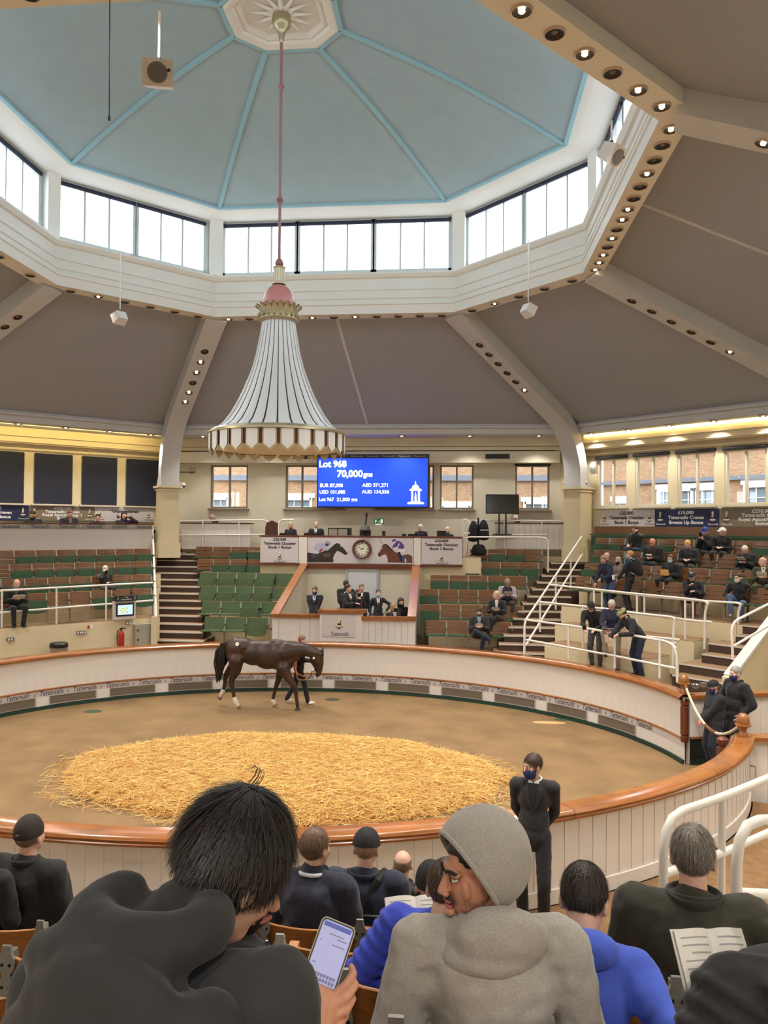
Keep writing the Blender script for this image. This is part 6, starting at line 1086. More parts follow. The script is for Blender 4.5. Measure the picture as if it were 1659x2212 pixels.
p, q = rseat(1335, 1212, 11.4, 'woman in beige headscarf, black mask and checked coat', 1, hair=('long', (168, 150, 136)), mask=(26, 24, 26), female=1, jacket=(132, 118, 106), legs=(80, 60, 54), head=(10, -5), coat=1)
person('man in navy jacket and blue jeans bending over in the front of the right seats', (1303, 1209, NR, 10.15), 120, 'stand', H=1.84, jacket=(30, 38, 62), legs=(62, 82, 118), hair=('short', (140, 110, 86)), head=(35, -22), lean=26, hands={1: (.14, .5, .72), -1: (-.1, .42, .98)}, floor=2.25, g=1.05)
p, q = person('fair-haired young man with black backpack standing in profile', (1360, 1199, NR, 10.15), 62, 'stand', H=1.84, jacket=(26, 27, 34), legs=(26, 26, 30), hair=('short', (170, 128, 86)), head=(0, -5), hands={-1: (-.18, .28, .93), 1: (.12, .2, 1.28)}, floor=2.25)
bp_ = MB().ell((0, -.22, 1.2), (.15, .11, .24), n=16).ell((0, -.29, 1.1), (.12, .07, .14), n=12); remesh(bp_.build('backpack', clothm((24, 24, 26)), p), .02, 3)
for s in (-1, 1): MB().tube([(s*.1, -.15, 1.4), (s*.1, .02, 1.48), (s*.11, .11, 1.38), (s*.13, .05, 1.1), (s*.12, -.15, 1.02)], .016, 6).build('strap', clothm((100, 150, 190) if s < 0 else (40, 40, 44)), p)
tag(MB().lathe([(.03, 0), (.038, .12), (.04, .12), (.032, .0)], n=14).build('paper_cup', INKW), 'white paper cup held by the young man with the backpack', 'cup').location = q['w']((-.16, .38, .86))
# three men on the lowest terrace
p, q = person('man in black cap and black jacket leaning on the terrace rail', (1277, 1311, NR, 7.95), 150, 'stand', H=1.78, jacket=(28, 27, 28), legs=(78, 76, 80), cap=('peak', (34, 32, 34)), hair=('short', GREYH), head=(30, -12), lean=38, hands={1: (.05, .62, .98), -1: (-.2, .58, .98)}, floor=1.04)
phone(q['w']((.02, .72, 1.02)), 150, 'white notebook and phone held by the man in the black cap', 70)
p, q = person('grey-haired man in navy gilet with one foot raised on the rail', (1321, 1307, NR, 8.0), 160, 'stand', H=1.78, jacket=(34, 38, 60), gilet=(34, 40, 66), legs=(150, 136, 116), hair=('short', (190, 184, 176)), head=(-10, -24), lean=14, glasses=1, hands={1: (.1, .42, 1.02), -1: (-.14, .42, 1.02)}, feet={1: (.1, .38, .5)}, floor=1.04)
book(q['w']((-.02, .5, 1.07)), 160, 'large open catalogue held between the three leaning men', .2, .22, 12)
p, q = person('man in green tweed flat cap and black quilted jacket leaning on the rail', (1345, 1327, NR, 7.7), 112, 'stand', H=1.82, jacket=(36, 36, 44), legs=(34, 42, 64), cap=('flat', (140, 132, 88)), hair=('short', DKH), head=(0, -18), lean=42, hands={1: (.1, .7, .9), -1: (-.16, .62, 1.0)}, floor=1.04, beard=(60, 50, 44))
book(q['w']((.12, .78, .88)), 112, 'closed black and white catalogue in the hand of the tweed cap man', .07, .18, 80)
# gate
p, q = person('stocky man in black cap and navy gilet standing by the gate rope', (*hn(1541, 1484, np.array([0, 1., 0]), .35),), 100, 'stand', H=1.74, jacket=(28, 29, 34), gilet=(30, 33, 44), legs=(28, 32, 46), cap=('peak', (26, 26, 30)), hair=('short', GREYH), mask=(36, 48, 98), head=(0, -12), g=1.18, hands={1: (.1, .2, .98), -1: (-.02, .24, .96)}, floor=0, skin=(206, 140, 118))
p, q = person('tall grey-haired man in long black coat and blue mask at the gate', (*hn(1588, 1455, np.array([0, 1., 0]), .52),), 105, 'stand', H=1.86, jacket=(24, 25, 30), legs=(28, 28, 34), hair=('short', GREYH), mask=(36, 50, 110), head=(5, -5), g=1.22, coat=1, hands={1: (.24, .24, 1.2), -1: (-.24, .06, .95)}, floor=0)
# handler
p, q = person('handler in black clothes and white trainers walking behind the horse', (*hn(653, 1383, np.array([0, 1., 0]), 4.75),), -80, 'stand', H=1.78, jacket=(26, 26, 30), legs=(26, 26, 32), hair=('short', (140, 96, 66)), head=(0, -4), shoes=(232, 228, 222), hands={1: (.12, .34, 1.1), -1: (-.22, .02, .86)}, feet={1: (.1, .24, .085), -1: (-.1, -.3, .12)}, knee={-1: (0, 1, 0)}, floor=0, lean=4)
HANDLER = q
# usher outside the near rail
p, q = person('young usher in black suit and navy patterned mask standing at the rail', (*hd(1150, 1655, 8.05),), 168, 'stand', H=1.8, jacket=(34, 34, 38), legs=(26, 26, 30), hair=('short', (62, 44, 32)), mask=(38, 52, 100), head=(-42, -4), hands='back', shirt=(22, 22, 24), collarc=(236, 236, 240), g=.92, floor=.3, vox=.006, jv=.014, fold=.02)
p_u = q; UP = p

hb_ = V(hy(1087, 1368, 8.05)); t = thing('handbag', 'tall tan leather handbag standing by the boots of the blonde woman', 'bag', hb_); TANL = mat('tan handbag leather', (140, 88, 58), .5)
MB().prism([(-.13, 0), (.13, 0), (.07, .3), (-.07, .3)], hb_, (1, 0, 0), (0, 0, 1), .14).build('body', TANL, t); MB().tube([hb_+V((.05*cos(a)*1.2, -.07, .3+.16*sin(a))) for a in np.linspace(0, pi, 11)], .01, 6).build('handle', TANL, t)
# ================================================================ near seats, tiers and the people in front of the camera
def strands(q, par, col, n, L, keep, crown=(0, -.05, .135), lift=.35, w_=.0016, seed=1, name='hair_strands', flow=(0, 0, -.6), r=(.08, .1, .095), c0=(0, -.016, .034)):
    rs = np.random.default_rng(seed); mb = MB(); cr = V(crown); k = q['k']; MH = q['MH']; vs, fs = [], []; i = 0; tries = 0
    while i < n and tries < n*8:
        tries += 1; a = rs.normal(0, 1, 3); a /= np.linalg.norm(a); p = V((a[0]*r[0]+c0[0], a[1]*r[1]+c0[1], a[2]*r[2]+c0[2]))
        if not keep(p): continue
        nrm = V((a[0]/r[0], a[1]/r[1], a[2]/r[2])).normalized(); d = (p-cr); d = d-nrm*d.dot(nrm); d = (d.normalized() if d.length > .002 else nrm.orthogonal())+V(flow)*.5; d = (d-nrm*d.dot(nrm)).normalized(); d = (d+V(rs.normal(0, .14, 3))).normalized()
        l = L*rs.uniform(.6, 1.15)*min(1, max(.3, .35+.65*(p.z+.075)/.11)); sd = nrm.cross(d).normalized(); pts = []
        for s in range(5): f = s/4; pts.append(p+d*l*f+nrm*(lift*l*f*(1-.55*f))-V((0, 0, .25*l*f*f)))
        b = len(vs)
        for s, pt in enumerate(pts): ww = w_*(1-.7*s/4); vs += [MH @ (pt-sd*ww), MH @ (pt+sd*ww)]
        fs += [(b+2*s, b+2*s+1, b+2*s+3, b+2*s+2) for s in range(4)]; i += 1
    mb.add(vs, fs); return mb.build(name, hairm(col), par, kind='stuff')
SCALP = lambda m: (m.y < .03+(m.z-.02)*1.0 or m.z > .098) and m.z > -.07 and not (m.z < .0 and m.y > -.02)
strands(p_u, UP, (62, 44, 32), 1600, .035, SCALP, seed=3, lift=.15, flow=(0, 0, -.2))
# stepped near tiers
NF = lambda D: 2.36-.404*(D-1.95)
for k in range(9):
    D0 = .9+.68*k; z = NF(D0+.1); y0 = -14.4+D0-.2; x1 = 5.6 if k < 3 else 4.3
    mb = MB().box(((-9+x1)/2, y0+.55, z/2), (x1+9, 1.1, z), 0).box(((-9+x1)/2, y0+.55, z+.005), (x1+9, 1.1, .01), 1).box(((-9+x1)/2, y0+1.09, z-.01), (x1+9, .04, .03), 2).build('floor_near_tier', [CREAM2, CARPET, NOSE], kind='structure')
MB().box((0, -15.6, 1.4), (20, 2.4, 2.8)).build('floor_camera_landing', CARPET, kind='structure')
for k in range(3): MB().box((6.3, -10.4-.8*k, .3+.17*k), (3.4, .8, .35), 0).box((6.3, -10.02-.8*k, .468+.17*k), (3.4, .05, .02), 1).build('floor_near_aisle_step', [CARPET, NOSE], kind='structure')
CHW = mat('golden brown ply back', (134, 82, 36), .3, wood=(3, 60, 60), coat=.4); CHE = mat('pale worn ply edge', (186, 128, 76), .35); ARMW = mat('worn pale armrest', (184, 128, 84), .35, wood=(40, 4, 40))
def near_chair():
    t = thing('near_seat', '', 'seat', (0, 0, 0), rz=1e-9); w = .56; hw = w/2-.012
    def ply(z0, z1, y0, y1, dip=.055, nm='back_slat', edge=True):
        n = 10; mb = MB(); f = [(-hw+2*hw*k/n, -dip*(1-(-1+2*k/n)**2)) for k in range(n+1)]
        mb.grid([[(x, y+c, z) for x, c in f] for y, z in ((y0, z0), (y1, z1))]); mb.grid([[(x, y+c+.014, z) for x, c in f] for y, z in ((y0, z0), (y1, z1))])
        mb.grid([[(x, y0+c+e, z0) for x, c in f] for e in (0, .014)]); o = mb.build(nm, CHW, t, smooth=R(50))
        if edge: MB().grid([[(x, y1+c+e, z1+dz) for x, c in f] for e, dz in ((0, 0), (.003, .004), (.011, .004), (.014, 0))]).build('top_edge', CHE, o, smooth=True)
    ply(.62, .8, -.06, -.1); ply(.44, .6, -.02, -.055)
    MB().prism([(-hw, 0), (hw, 0), (hw, .36), (hw-.07, .42), (-hw+.07, .42), (-hw, .36)], (0, .0, .4), (1, 0, 0), (0, 1, .06), .03).build('seat_pan', GREENP, t)
    for x in (-w/2, w/2):
        mb = MB(); mb.prism([(.03, 0), (.11, 0), (.1, .06), (.08, .3), (.1, .4), (.0, .48), (-.05, .82), (-.09, .82), (-.03, .42), (.03, .3)], (x-.013, 0, 0), (0, 1, 0), (0, 0, 1), .026)
        s_ = mb.build('standard', IRON, t); pl = [(.0, .855), (.02, .85), (.024, .8)]
        half = [(.02, .86), (.022, .83), (.034, .805), (.038, .78), (.032, .755), (.02, .742), (.018, .73), (.03, .71), (.034, .685), (.028, .66), (.014, .645)]
        mb = MB().prism([(a, z) for a, z in half]+[(-a, z) for a, z in half[::-1]], (x, -.122, 0), (1, 0, 0), (0, -.0, 1), -.014); mb.build('bracket_plate', IRON, s_)
        for z in (.78, .685):
            for e in (-.017, .017): MB().lathe([(0, .006), (.006, .004), (.007, 0)], (x+e, -.123, z), 8, M=Matrix.Rotation(R(90), 4, 'X')).build('bolt', DARKM, s_)
        MB().box((x, .1, .62), (.05, .3, .03)).build('armrest', ARMW, t)
    return t
_nc = [None]
def nchair(u, v, D, rz, label):      # u, v: top of the bracket plate at the chair's left-hand standard
    p = V(hd(u, v, D)); c = p+V((.28*cos(rz)+.122*-sin(rz)*-1*0, .122+.28*sin(rz), -.858))
    if _nc[0] is None: t = _nc[0] = near_chair(); t.location = c; t.rotation_euler = (0, 0, rz); t['label'] = label; t['group'] = 'wooden tip-up seats in front of the camera'; return t
    return dup(_nc[0], c, rz, label, 'wooden tip-up seats in front of the camera')
def nrow(u, v, D, offs, rz, lab):
    p0 = V(hd(u, v, D))
    for k in offs:
        c = p0+V((cos(rz), sin(rz), 0))*(.28+.56*k)+V((0, .122, -.858)); lb = lab % ORD[k-min(offs)]
        if _nc[0] is None: t = _nc[0] = near_chair(); t.location = c; t.rotation_euler = (0, 0, rz); t['label'] = lb; t['group'] = 'wooden tip-up seats in front of the camera'
        else: dup(_nc[0], c, rz, lb, 'wooden tip-up seats in front of the camera')
nrow(114, 1935, 6.2, (-2, -1, 0, 1), .0, "near seat, %s from the left in the leather cap man's row")
nrow(156, 1952, 5.5, (-2, -1, 0), .0, "near seat, %s from the left, one row back from the leather cap man")
nrow(86, 1990, 4.43, (-2, -1, 0, 1), .0, "near seat, %s from the left, two rows back from the leather cap man")
nrow(13, 2045, 3.3, (-1, 0, 1), .0, 'near wooden seat, %s from the left in the nearest row at lower left')
nrow(777, 1988, 4.43, (-2, -1, 0), .0, "near seat, %s from the left in the navy gilet man's row")
nrow(851, 1968, 5.1, (-1, 0), .0, 'near wooden seat, %s of two behind the man with the shoulder strap')
nrow(604, 2020, 3.75, (0, 1), .0, 'near wooden seat, %s of two right of the lit phone, farther row')
nrow(742, 2096, 2.62, (-1, 0), .0, 'near wooden seat, %s of two beside the man in the blue puffer jacket')
nrow(1464, 2113, 2.62, (-1, 0, 1), .0, 'near wooden seat, %s from the left behind the boy in bright blue')
nrow(855, 2200, 1.98, (-1, 0, 1), .0, 'near wooden seat, %s from the left in the row of the grey hoodie man')
nrow(1500, 2040, 3.6, (-1, 0), .0, 'near wooden seat, %s of two under the man in the olive jacket')
# ---- farther of the near people, seen from behind
def near(u, v, D, lab, face=0, **kw): return person(lab, tuple(hd(u, v, D)), face, kw.pop('pose', 'sit'), floor=NF(D-.3), vox=kw.pop('vox', .008), jv=kw.pop('jv', .015), **kw)
p, q = near(65, 1806, 5.4, 'man in brown leather cap and black jacket seated at the lower left', cap=('beanie', (44, 36, 32)), hair=('short', (120, 100, 86)), jacket=(30, 29, 31), g=1.18, roll=0, face=-8)
near(-48, 1830, 5.2, 'person in black at the left edge, only a sleeve showing', jacket=(26, 26, 28), hair=('short', DKH))
p, q = near(682, 1832, 4.75, 'brown-haired man in quilted navy gilet seen from behind', face=-12, hair=('short', (104, 80, 58)), jacket=(34, 36, 52), gilet=(38, 40, 58), g=1.2, head=(-18, -3), shirt=(214, 216, 224)); strands(q, p, (104, 80, 58), 1500, .028, SCALP, seed=4, lift=.1)
p, q = near(792, 1834, 5.1, 'man in black baseball cap and navy jacket with a strap across his back', face=-3, cap=('peak', (26, 27, 32)), hair=('short', (150, 120, 96)), jacket=(34, 40, 60), g=1.22, head=(-5, -12))
MB().tube([q['pel']+V((-.19, -.1, .12)), q['pel']+V((-.12, -.172, .26)), q['pel']+V((0, -.172, .36)), q['neck']+V((.1, -.09, .02)), q['neck']+V((.13, .02, .04))], .022, 6).build('strap', mat('black webbing strap', (28, 26, 26), .8), p)
MB().tube([q['pel']+V((-.1, -.175, .3)), q['pel']+V((.12, -.175, .3))], .007, 5).build('reflective_piping', mat('grey piping', (130, 130, 136), .4), p)
p, q = near(870, 1868, 5.9, 'bald man in a dark hooded jacket seen from behind near the rail', hair=('bald', (120, 96, 80)), jacket=(42, 36, 36), H=1.7, hood_down=(42, 36, 36))
near(930, 1912, 3.95, 'person in a black hat and navy coat half hidden by the blue jacket', cap=('beanie', (24, 22, 22)), hair=None, jacket=(40, 50, 66), g=.9)
p, q = near(965, 1922, 3.0, 'man in bright blue quilted puffer jacket seen from behind', face=-22, hair=('short', (78, 56, 42)), jacket=(52, 72, 190), legs=(40, 52, 70), g=.98, puff=.2, head=(8, -20), lean=8, side=15, fold=.006, jv=.009, hood_down=None); strands(q, p, (78, 56, 42), 2600, .026, SCALP, seed=5, lift=.12)
mb = MB(); [mb.lathe([(.082, .02*j-.02), (.096, .02*j-.01), (.085, .02*j)], q['neck']+V((0, .0, .0)), 20) for j in range(4)]; mb.build('collar', clothm((52, 72, 190)), p, smooth=True)
book(tuple(hd(900, 1985, 3.35)), 10, 'pale catalogue on the lap of the man in the blue puffer jacket', .13, .18, 40)
p, q = near(1262, 1946, 2.65, 'dark-haired boy in bright blue jacket leaning forward', face=-10, hair=('short', (44, 32, 26)), jacket=(66, 92, 196), H=1.6, head=(-10, -26), lean=30, g=.86, side=-6, elbow={1: (.2, -.7, -.7), -1: (-.2, -.7, -.7)}, hood_down=(66, 92, 196), hands={1: (.03, .3, .62), -1: (-.03, .3, .62)}); strands(q, p, (44, 32, 26), 4000, .03, SCALP, seed=6, lift=.08)
c = q['neck']+V((.16, -.14, -.16)); MB().box(c, (.03, .004, .022)).box(c+V((-.008, 0, .016)), (.012, .004, .012)).build('sleeve_badge', INKW, p)
p, q = near(1497, 1851, 3.1, 'grey-haired man in dark olive jacket at the right seen from behind', face=-8, hair=('short', (118, 110, 100)), jacket=(48, 46, 34), legs=(70, 88, 118), g=1.25, head=(-10, -8), hands={1: (.34, .42, .7), -1: (-.1, .4, .66)}, H=1.8, lean=4); strands(q, p, (118, 110, 100), 5000, .035, SCALP, seed=7, lift=.12)
mb = MB(); mb.grid([[q['neck']+V(((.085+.012*f)*sin(a), -.012+(.08+.014*f)*cos(a), .0+.05*f)) for a in np.linspace(.4, 2*pi-.4, 17)] for f in (0, .5, 1)]); mb.build('stand_collar', clothm((38, 36, 28)), p, smooth=True).modifiers.new('thick', 'SOLIDIFY').thickness = .01
phone(tuple(hd(1640, 1985, 3.0)), -8, 'phone held by the grey-haired man in the olive jacket', 20, screen=(70, 80, 160))
p, q = near(1775, 1945, 1.75, 'person in black puffer jacket cut off by the lower right corner', hair=('short', DKH), jacket=(20, 20, 23), g=1.25, puff=.2, hands={-1: (-.22, .34, .74), 1: (.1, .36, .7)}, lean=10, fold=.006, jv=.009)
t = book(tuple(hd(1545, 2085, 1.85)), 8, 'open white sale catalogue held by the person in the black puffer jacket', .085, .15, 50, cover=PAGE)
MB().box(hd(1503, 2180, 1.7), (.02, .012, .06)).build('zip_pull', mat('red white tab', (150, 70, 60), .6), p, org=q['loc'])
# ================================================================ the three people nearest the camera
# black-haired man in a black hoodie, back turned, head bent to the right
BH = (32, 24, 21)
p, q = near(503, 1872, 1.36, 'black-haired man in a black hoodie, back to the camera', face=-16, hair=('short', BH), jacket=(30, 30, 31), g=1.08, head=(-20, -30), roll=8, lean=18, side=-9, neck_at=(345, 2095, 1.25), fold=.02, vox=.005, jv=.011, hands={1: (-.02, .52, .62), -1: (-.16, .5, .62)}, H=1.78, elbow={1: (.25, -.2, -.9), -1: (-.5, -.4, -.8)})
strands(q, p, BH, 15000, .05, lambda m: (m.y < .045+(m.z-.02)*1.0 or m.z > .1) and m.z > -.088 and not (m.z < -.0 and m.y > -.0), crown=(.006, -.062, .125), lift=.1, w_=.0012, seed=11, flow=(.05, .1, -.5), r=(.084, .104, .099))
strands(q, p, BH, 5000, .03, lambda m: m.y < -.03 and -.1 < m.z < -.02, crown=(0, -.05, .135), lift=.12, w_=.0013, seed=12, name='nape_hair', r=(.077, .1, .1))
mb = MB()
for k in range(8):
    o = V((.004+rng.normal(0, .004), -.055+rng.normal(0, .006), .13)); pts = [o, o+V((.004, .0, .014)), o+V((-.004, .004, .026)), o+V((-.018, .008, .028+rng.normal(0, .002))), o+V((-.03+rng.normal(0, .003), .01, .016))]; mb.tube([q['hp'](*x) for x in pts], [.0006, .0006, .0005, .0005, .0003], 4)
mb.build('tuft', hairm(BH), p)
Ml, nk, k_ = q['Ml'], q['neck'], q['k']; C = lambda x, y, z: nk+Ml @ V((x, y, z))
HOODB = clothm((27, 25, 26)); mb = MB()
for j in range(16):
    a, b = [R(-108+216*i/15) for i in (j, min(j+1, 15))]; f = lambda a: C(.122*sin(a)*(1-.3*(a/1.9)**2)+.01, -.03-.08*cos(a), .045+.035*(1-cos(a))*.8+.03*max(0, -sin(a))); mb.cap(f(a), f(b), .052-.012*abs(j-7.5)/7.5, .052-.012*abs(j-7.5)/7.5, 10)
    g_ = lambda a: C(.15*sin(a), -.075-.085*cos(a), -.05-.02*cos(a)); 
    if 3 <= j <= 12: mb.cap(g_(a), g_(b), .058, .058, 10)
hcp = q['MH'] @ V((0, -.03, -.07)); mb.cap(C(0, -.02, .0), nk.lerp(hcp, .75)+V((0, -.02, 0)), .1, .074, 14); mb.ell(C(0, -.145, -.04), (.15, .05, .1), (Ml @ Matrix.Rotation(R(20), 3, 'X')).to_4x4(), 18); mb.ell(C(-.03, -.12, .02), (.14, .06, .06), None, 14)
remesh(mb.build('hood', HOODB, p), .009, 9, .018)
MB().tube([C(-.01, -.165, .06), C(.0, -.2, -.02), C(0, -.197, -.09), C(0, -.16, -.14)], .0022, 5).build('hood_seam', mat('black seam', (16, 15, 16), .8), p)
# man with the phone, in the row ahead, turning round to the right
PS = (196, 140, 112)
p, q = near(524, 1888, 1.82, 'man in dark quilted jacket turning right to look at a phone', face=-42, hair=('short', (40, 30, 26)), jacket=(36, 36, 42), skin=PS, g=1.02, head=(-72, -14), lean=8, beard=(50, 38, 34), fold=.02, vox=.0045, jv=.012, H=1.74, hands={1: (.3, .44, .6), -1: (.16, .5, .6)})
MB().ell(q['hp'](0, .0905, -.064), (.017, .006, .0055), q['Mh'].to_4x4(), 10).build('teeth', mat('teeth', (226, 222, 214), .3), p, smooth=True)
MB().tube([q['neck']+q['Ml'] @ V((.078*sin(a), -.012+.074*cos(a), .045)) for a in np.linspace(.5, 2*pi-.5, 15)], .016, 6).build('collar_trim', clothm((34, 52, 96)), p, smooth=True)
# the phone and the hands round it, modelled where they are seen
ph = V(hd(706, 2074, 1.6)); upv = (V(hd(728, 2012, 1.63))-V(hd(684, 2140, 1.57))).normalized(); nv = (V(CAM)-ph).normalized(); nv = (nv-upv*nv.dot(upv)).normalized(); xv = upv.cross(nv)
t = thing('mobile_phone', 'smartphone with lit pale screen held up in two hands', 'phone', ph); Mp = Matrix((xv, upv, nv)).transposed().to_4x4()
def rrect(w_, h_, r_, n=5): return [(sx*(w_/2-r_)+r_*cos(a), sy*(h_/2-r_)+r_*sin(a)) for (sx, sy, a0) in ((1, 1, 0), (-1, 1, 90), (-1, -1, 180), (1, -1, 270)) for a in [R(a0+90*i/n) for i in range(n+1)]]
PO = lambda z: ph+nv*z
MB().prism(rrect(.076, .15, .012), PO(-.006), xv, upv, .01).build('case', mat('clear phone case', (186, 172, 150), .25), t); MB().prism(rrect(.072, .146, .01), PO(-.003), xv, upv, .0085).build('body', BLACK, t)
sc2 = MB().prism(rrect(.066, .139, .008), PO(.0056), xv, upv, .0006).build('screen', mat('pale phone display', (150, 152, 190), .25, emit=.55), t)
S = lambda x, y, z=.0066: ph+xv*x+upv*y+nv*z; PHG = mat('phone ui grey', (104, 108, 140), .4, emit=.2)
MB().add([S(-.03, .058), S(.03, .058), S(.03, .067), S(-.03, .067)], [(0, 1, 2, 3)]).build('status_bar', mat('phone blue bar', (60, 70, 150), .4, emit=.4), sc2)
for j, (x0, x1, y) in enumerate(((-.012, .02, .046), (.006, .028, .04), (.0, .028, .028), (-.028, -.024, .03), (-.028, -.02, -.012))): MB().add([S(x0, y), S(x1, y), S(x1, y+.002), S(x0, y+.002)], [(0, 1, 2, 3)]).build('print_line', PHG, sc2)
for r_ in range(4):
    for c_ in range(9): MB().add([S(-.03+.0067*c_, -.032-.0085*r_), S(-.0248+.0067*c_, -.032-.0085*r_), S(-.0248+.0067*c_, -.0258-.0085*r_), S(-.03+.0067*c_, -.0258-.0085*r_)], [(0, 1, 2, 3)]).build('key', PHG, sc2)
inv = q['rot'].inverted(); LW_ = lambda w_: inv @ (V(w_)-q['loc'])
hb2 = MB(); P2 = lambda x, y, z=0: LW_(ph+xv*x+upv*y+nv*z)
# near hand (its back to us): palm low on the right, fingers crossing behind and round the lower edge
palm0, palm1 = P2(.02, -.125, .01), P2(.012, -.075, .016); hb2.cap(P2(-.002, -.185, .012), palm0, .03, .036, 12); hb2.cap(palm0, palm1, .036, .032, 12); hb2.cap(P2(.03, -.105, .012), P2(.028, -.07, .012), .028, .026, 12)
for (a, b, c_, d_, r_) in (((.026, -.07, .018), (.052, -.03, .022), (.06, -.005, .01), (.052, .006, -.006), .0092), ((.034, -.08, .016), (.062, -.048, .02), (.07, -.022, .008), (.06, -.012, -.008), .0096), ((.04, -.095, .014), (.068, -.07, .016), (.074, -.046, .004), (.064, -.036, -.01), .0092), ((.044, -.11, .01), (.066, -.094, .01), (.072, -.076, .0), (.064, -.066, -.01), .0082)):
    hb2.cap(P2(*a), P2(*b), r_*1.2, r_*1.05, 9); hb2.cap(P2(*b), P2(*c_), r_*1.05, r_*.95, 9); hb2.cap(P2(*c_), P2(*d_), r_*.95, r_*.8, 9)
# thumb on the left edge of the phone
hb2.cap(P2(-.012, -.125, .01), P2(-.042, -.088, .01), .019, .014, 10); hb2.cap(P2(-.042, -.088, .01), P2(-.047, -.055, .012), .013, .0115, 10); hb2.cap(P2(-.047, -.055, .012), P2(-.044, -.03, .012), .0115, .009, 10)
# far hand below: knuckles showing at the lower right
hb2.cap(P2(.06, -.15, -.04), P2(.055, -.12, -.03), .024, .024, 10)
for j in range(3): hb2.cap(P2(.066+.004*j, -.12-.018*j, -.02), P2(.082, -.135-.018*j, -.004), .0095, .009, 8); hb2.cap(P2(.082, -.135-.018*j, -.004), P2(.07, -.15-.018*j, .004), .009, .0078, 8)
remesh(hb2.build('hand', skinm(PS), p), .0032, 3)
for x, y, z in ((-.045, -.036, .021), (.055, .004, .0), (.063, -.014, -.001)): MB().ell(P2(x, y, z), (.0045, .0045, .0055), n=8).build('nail', mat('finger nail', (216, 166, 144), .3), p, smooth=True)
sl = MB(); e0 = q['sh'][1]; w0 = P2(-.004, -.185, .005); el = P2(-.06, -.33, .02)
for a_, b_, r1, r2 in ((el, w0, .07, .046),):
    for j in range(9): c_ = a_.lerp(b_, (j+.3)/9); sl.ell(c_, (r1+(r2-r1)*j/9,)*2+(.03,), (b_-a_).to_track_quat('Z', 'Y').to_matrix().to_4x4(), 16)
sl.cap(el, e0, .066, .075, 12); sl.cap(P2(-.07, -.2, -.12), q['sh'][1]+V((-.1, .05, -.1)), .05, .07, 12); sl.cap(P2(-.07, -.2, -.12), P2(.05, -.165, -.045), .05, .036, 12); remesh(sl.build('sleeve', clothm((36, 36, 42)), p), .008, 3, .008)
MB().tube([q['neck']+q['Ml'] @ V((.03, .12, -.02)), q['neck']+q['Ml'] @ V((.05, .16, -.16)), q['neck']+q['Ml'] @ V((.06, .17, -.3))], .004, 5).build('zip', CHROME, p)
# man in the grey hoodie, face turned left
GH = (160, 155, 147); SK2 = (190, 134, 106)
GHM = mat('grey marl jersey', GH, .95, noise=(230, .16), bump=(320, .2, .002), sheen=.2)
_M['cloth 160 155 147'] = GHM
p, q = near(1030, 1880, 2.22, 'man with moustache in a grey hoodie, hood up, face turned left', face=6, hair=('short', (36, 26, 24)), jacket=GH, legs=(40, 40, 44), skin=SK2, g=1.1, head=(108, -8), lean=12, fold=.03, vox=.0035, jv=.01, H=1.78, hands={1: (.12, .45, .62), -1: (-.12, .45, .62)})
hp, Mh = q['hp'], q['Mh']; bm = hairm((34, 24, 22))
hdm = shell((0, -.024, .03), (.112, .14, .142), q['MH'], lambda m: m.y < .045+.5*(m.z-.05) and m.z > -.112, .006, 3, 40, 28); ho = clean(hdm).build('hood', GHM, p, smooth=True); m_ = ho.modifiers.new('thick', 'SOLIDIFY'); m_.thickness = .012; m_.offset = 0; ho.modifiers.new('s', 'SUBSURF').render_levels = 2
def hemp(a, o=0):      # where the tilted opening cuts the hood
    P0 = V((0, .035-.02*o, .03)); A_, B_ = V((1, 0, 0)), V((0, .5, 1)).normalized(); d = A_*sin(a)+B_*cos(a); cc = V((0, -.024, .03)); rr3 = (.112, .14, .142)
    u_ = [((P0-cc)[i])/rr3[i] for i in range(3)]; w_ = [d[i]/rr3[i] for i in range(3)]; qa = sum(x*x for x in w_); qb = 2*sum(x*y for x, y in zip(u_, w_)); qc = sum(x*x for x in u_)-1
    return P0+d*((-qb+(qb*qb-4*qa*qc)**.5)/2/qa)
MB().tube([hp(*hemp(a)) for a in np.linspace(-2.5, 2.5, 33)], .009, 8).build('hood_hem', GHM, p, smooth=True)
MB().tube([hp(*(hemp(a, 1)*1.012)) for a in np.linspace(-2.4, 2.4, 33)], .0025, 5).build('hood_seam', mat('grey seam', (120, 116, 108), .9), p, smooth=True)
mb = MB()
for j in range(14):
    a, b = 2*pi*j/14, 2*pi*(j+1)/14
    for dz, r_, w_ in ((-.02, .112, .034), (.012, .1, .028), (-.05, .128, .034)): f = lambda a: q['neck']+q['Ml'] @ V((r_*sin(a), -.0+(r_*.8)*cos(a)-.02, dz-.03*max(0, cos(a))+.012*sin(2*a+dz*40))); mb.cap(f(a), f(b), w_, w_, 8)
mb.ell(q['neck']+V((.02, -.1, .02)), (.13, .06, .09), None, 14); remesh(mb.build('hood_drape', GHM, p), .009, 4, .02)
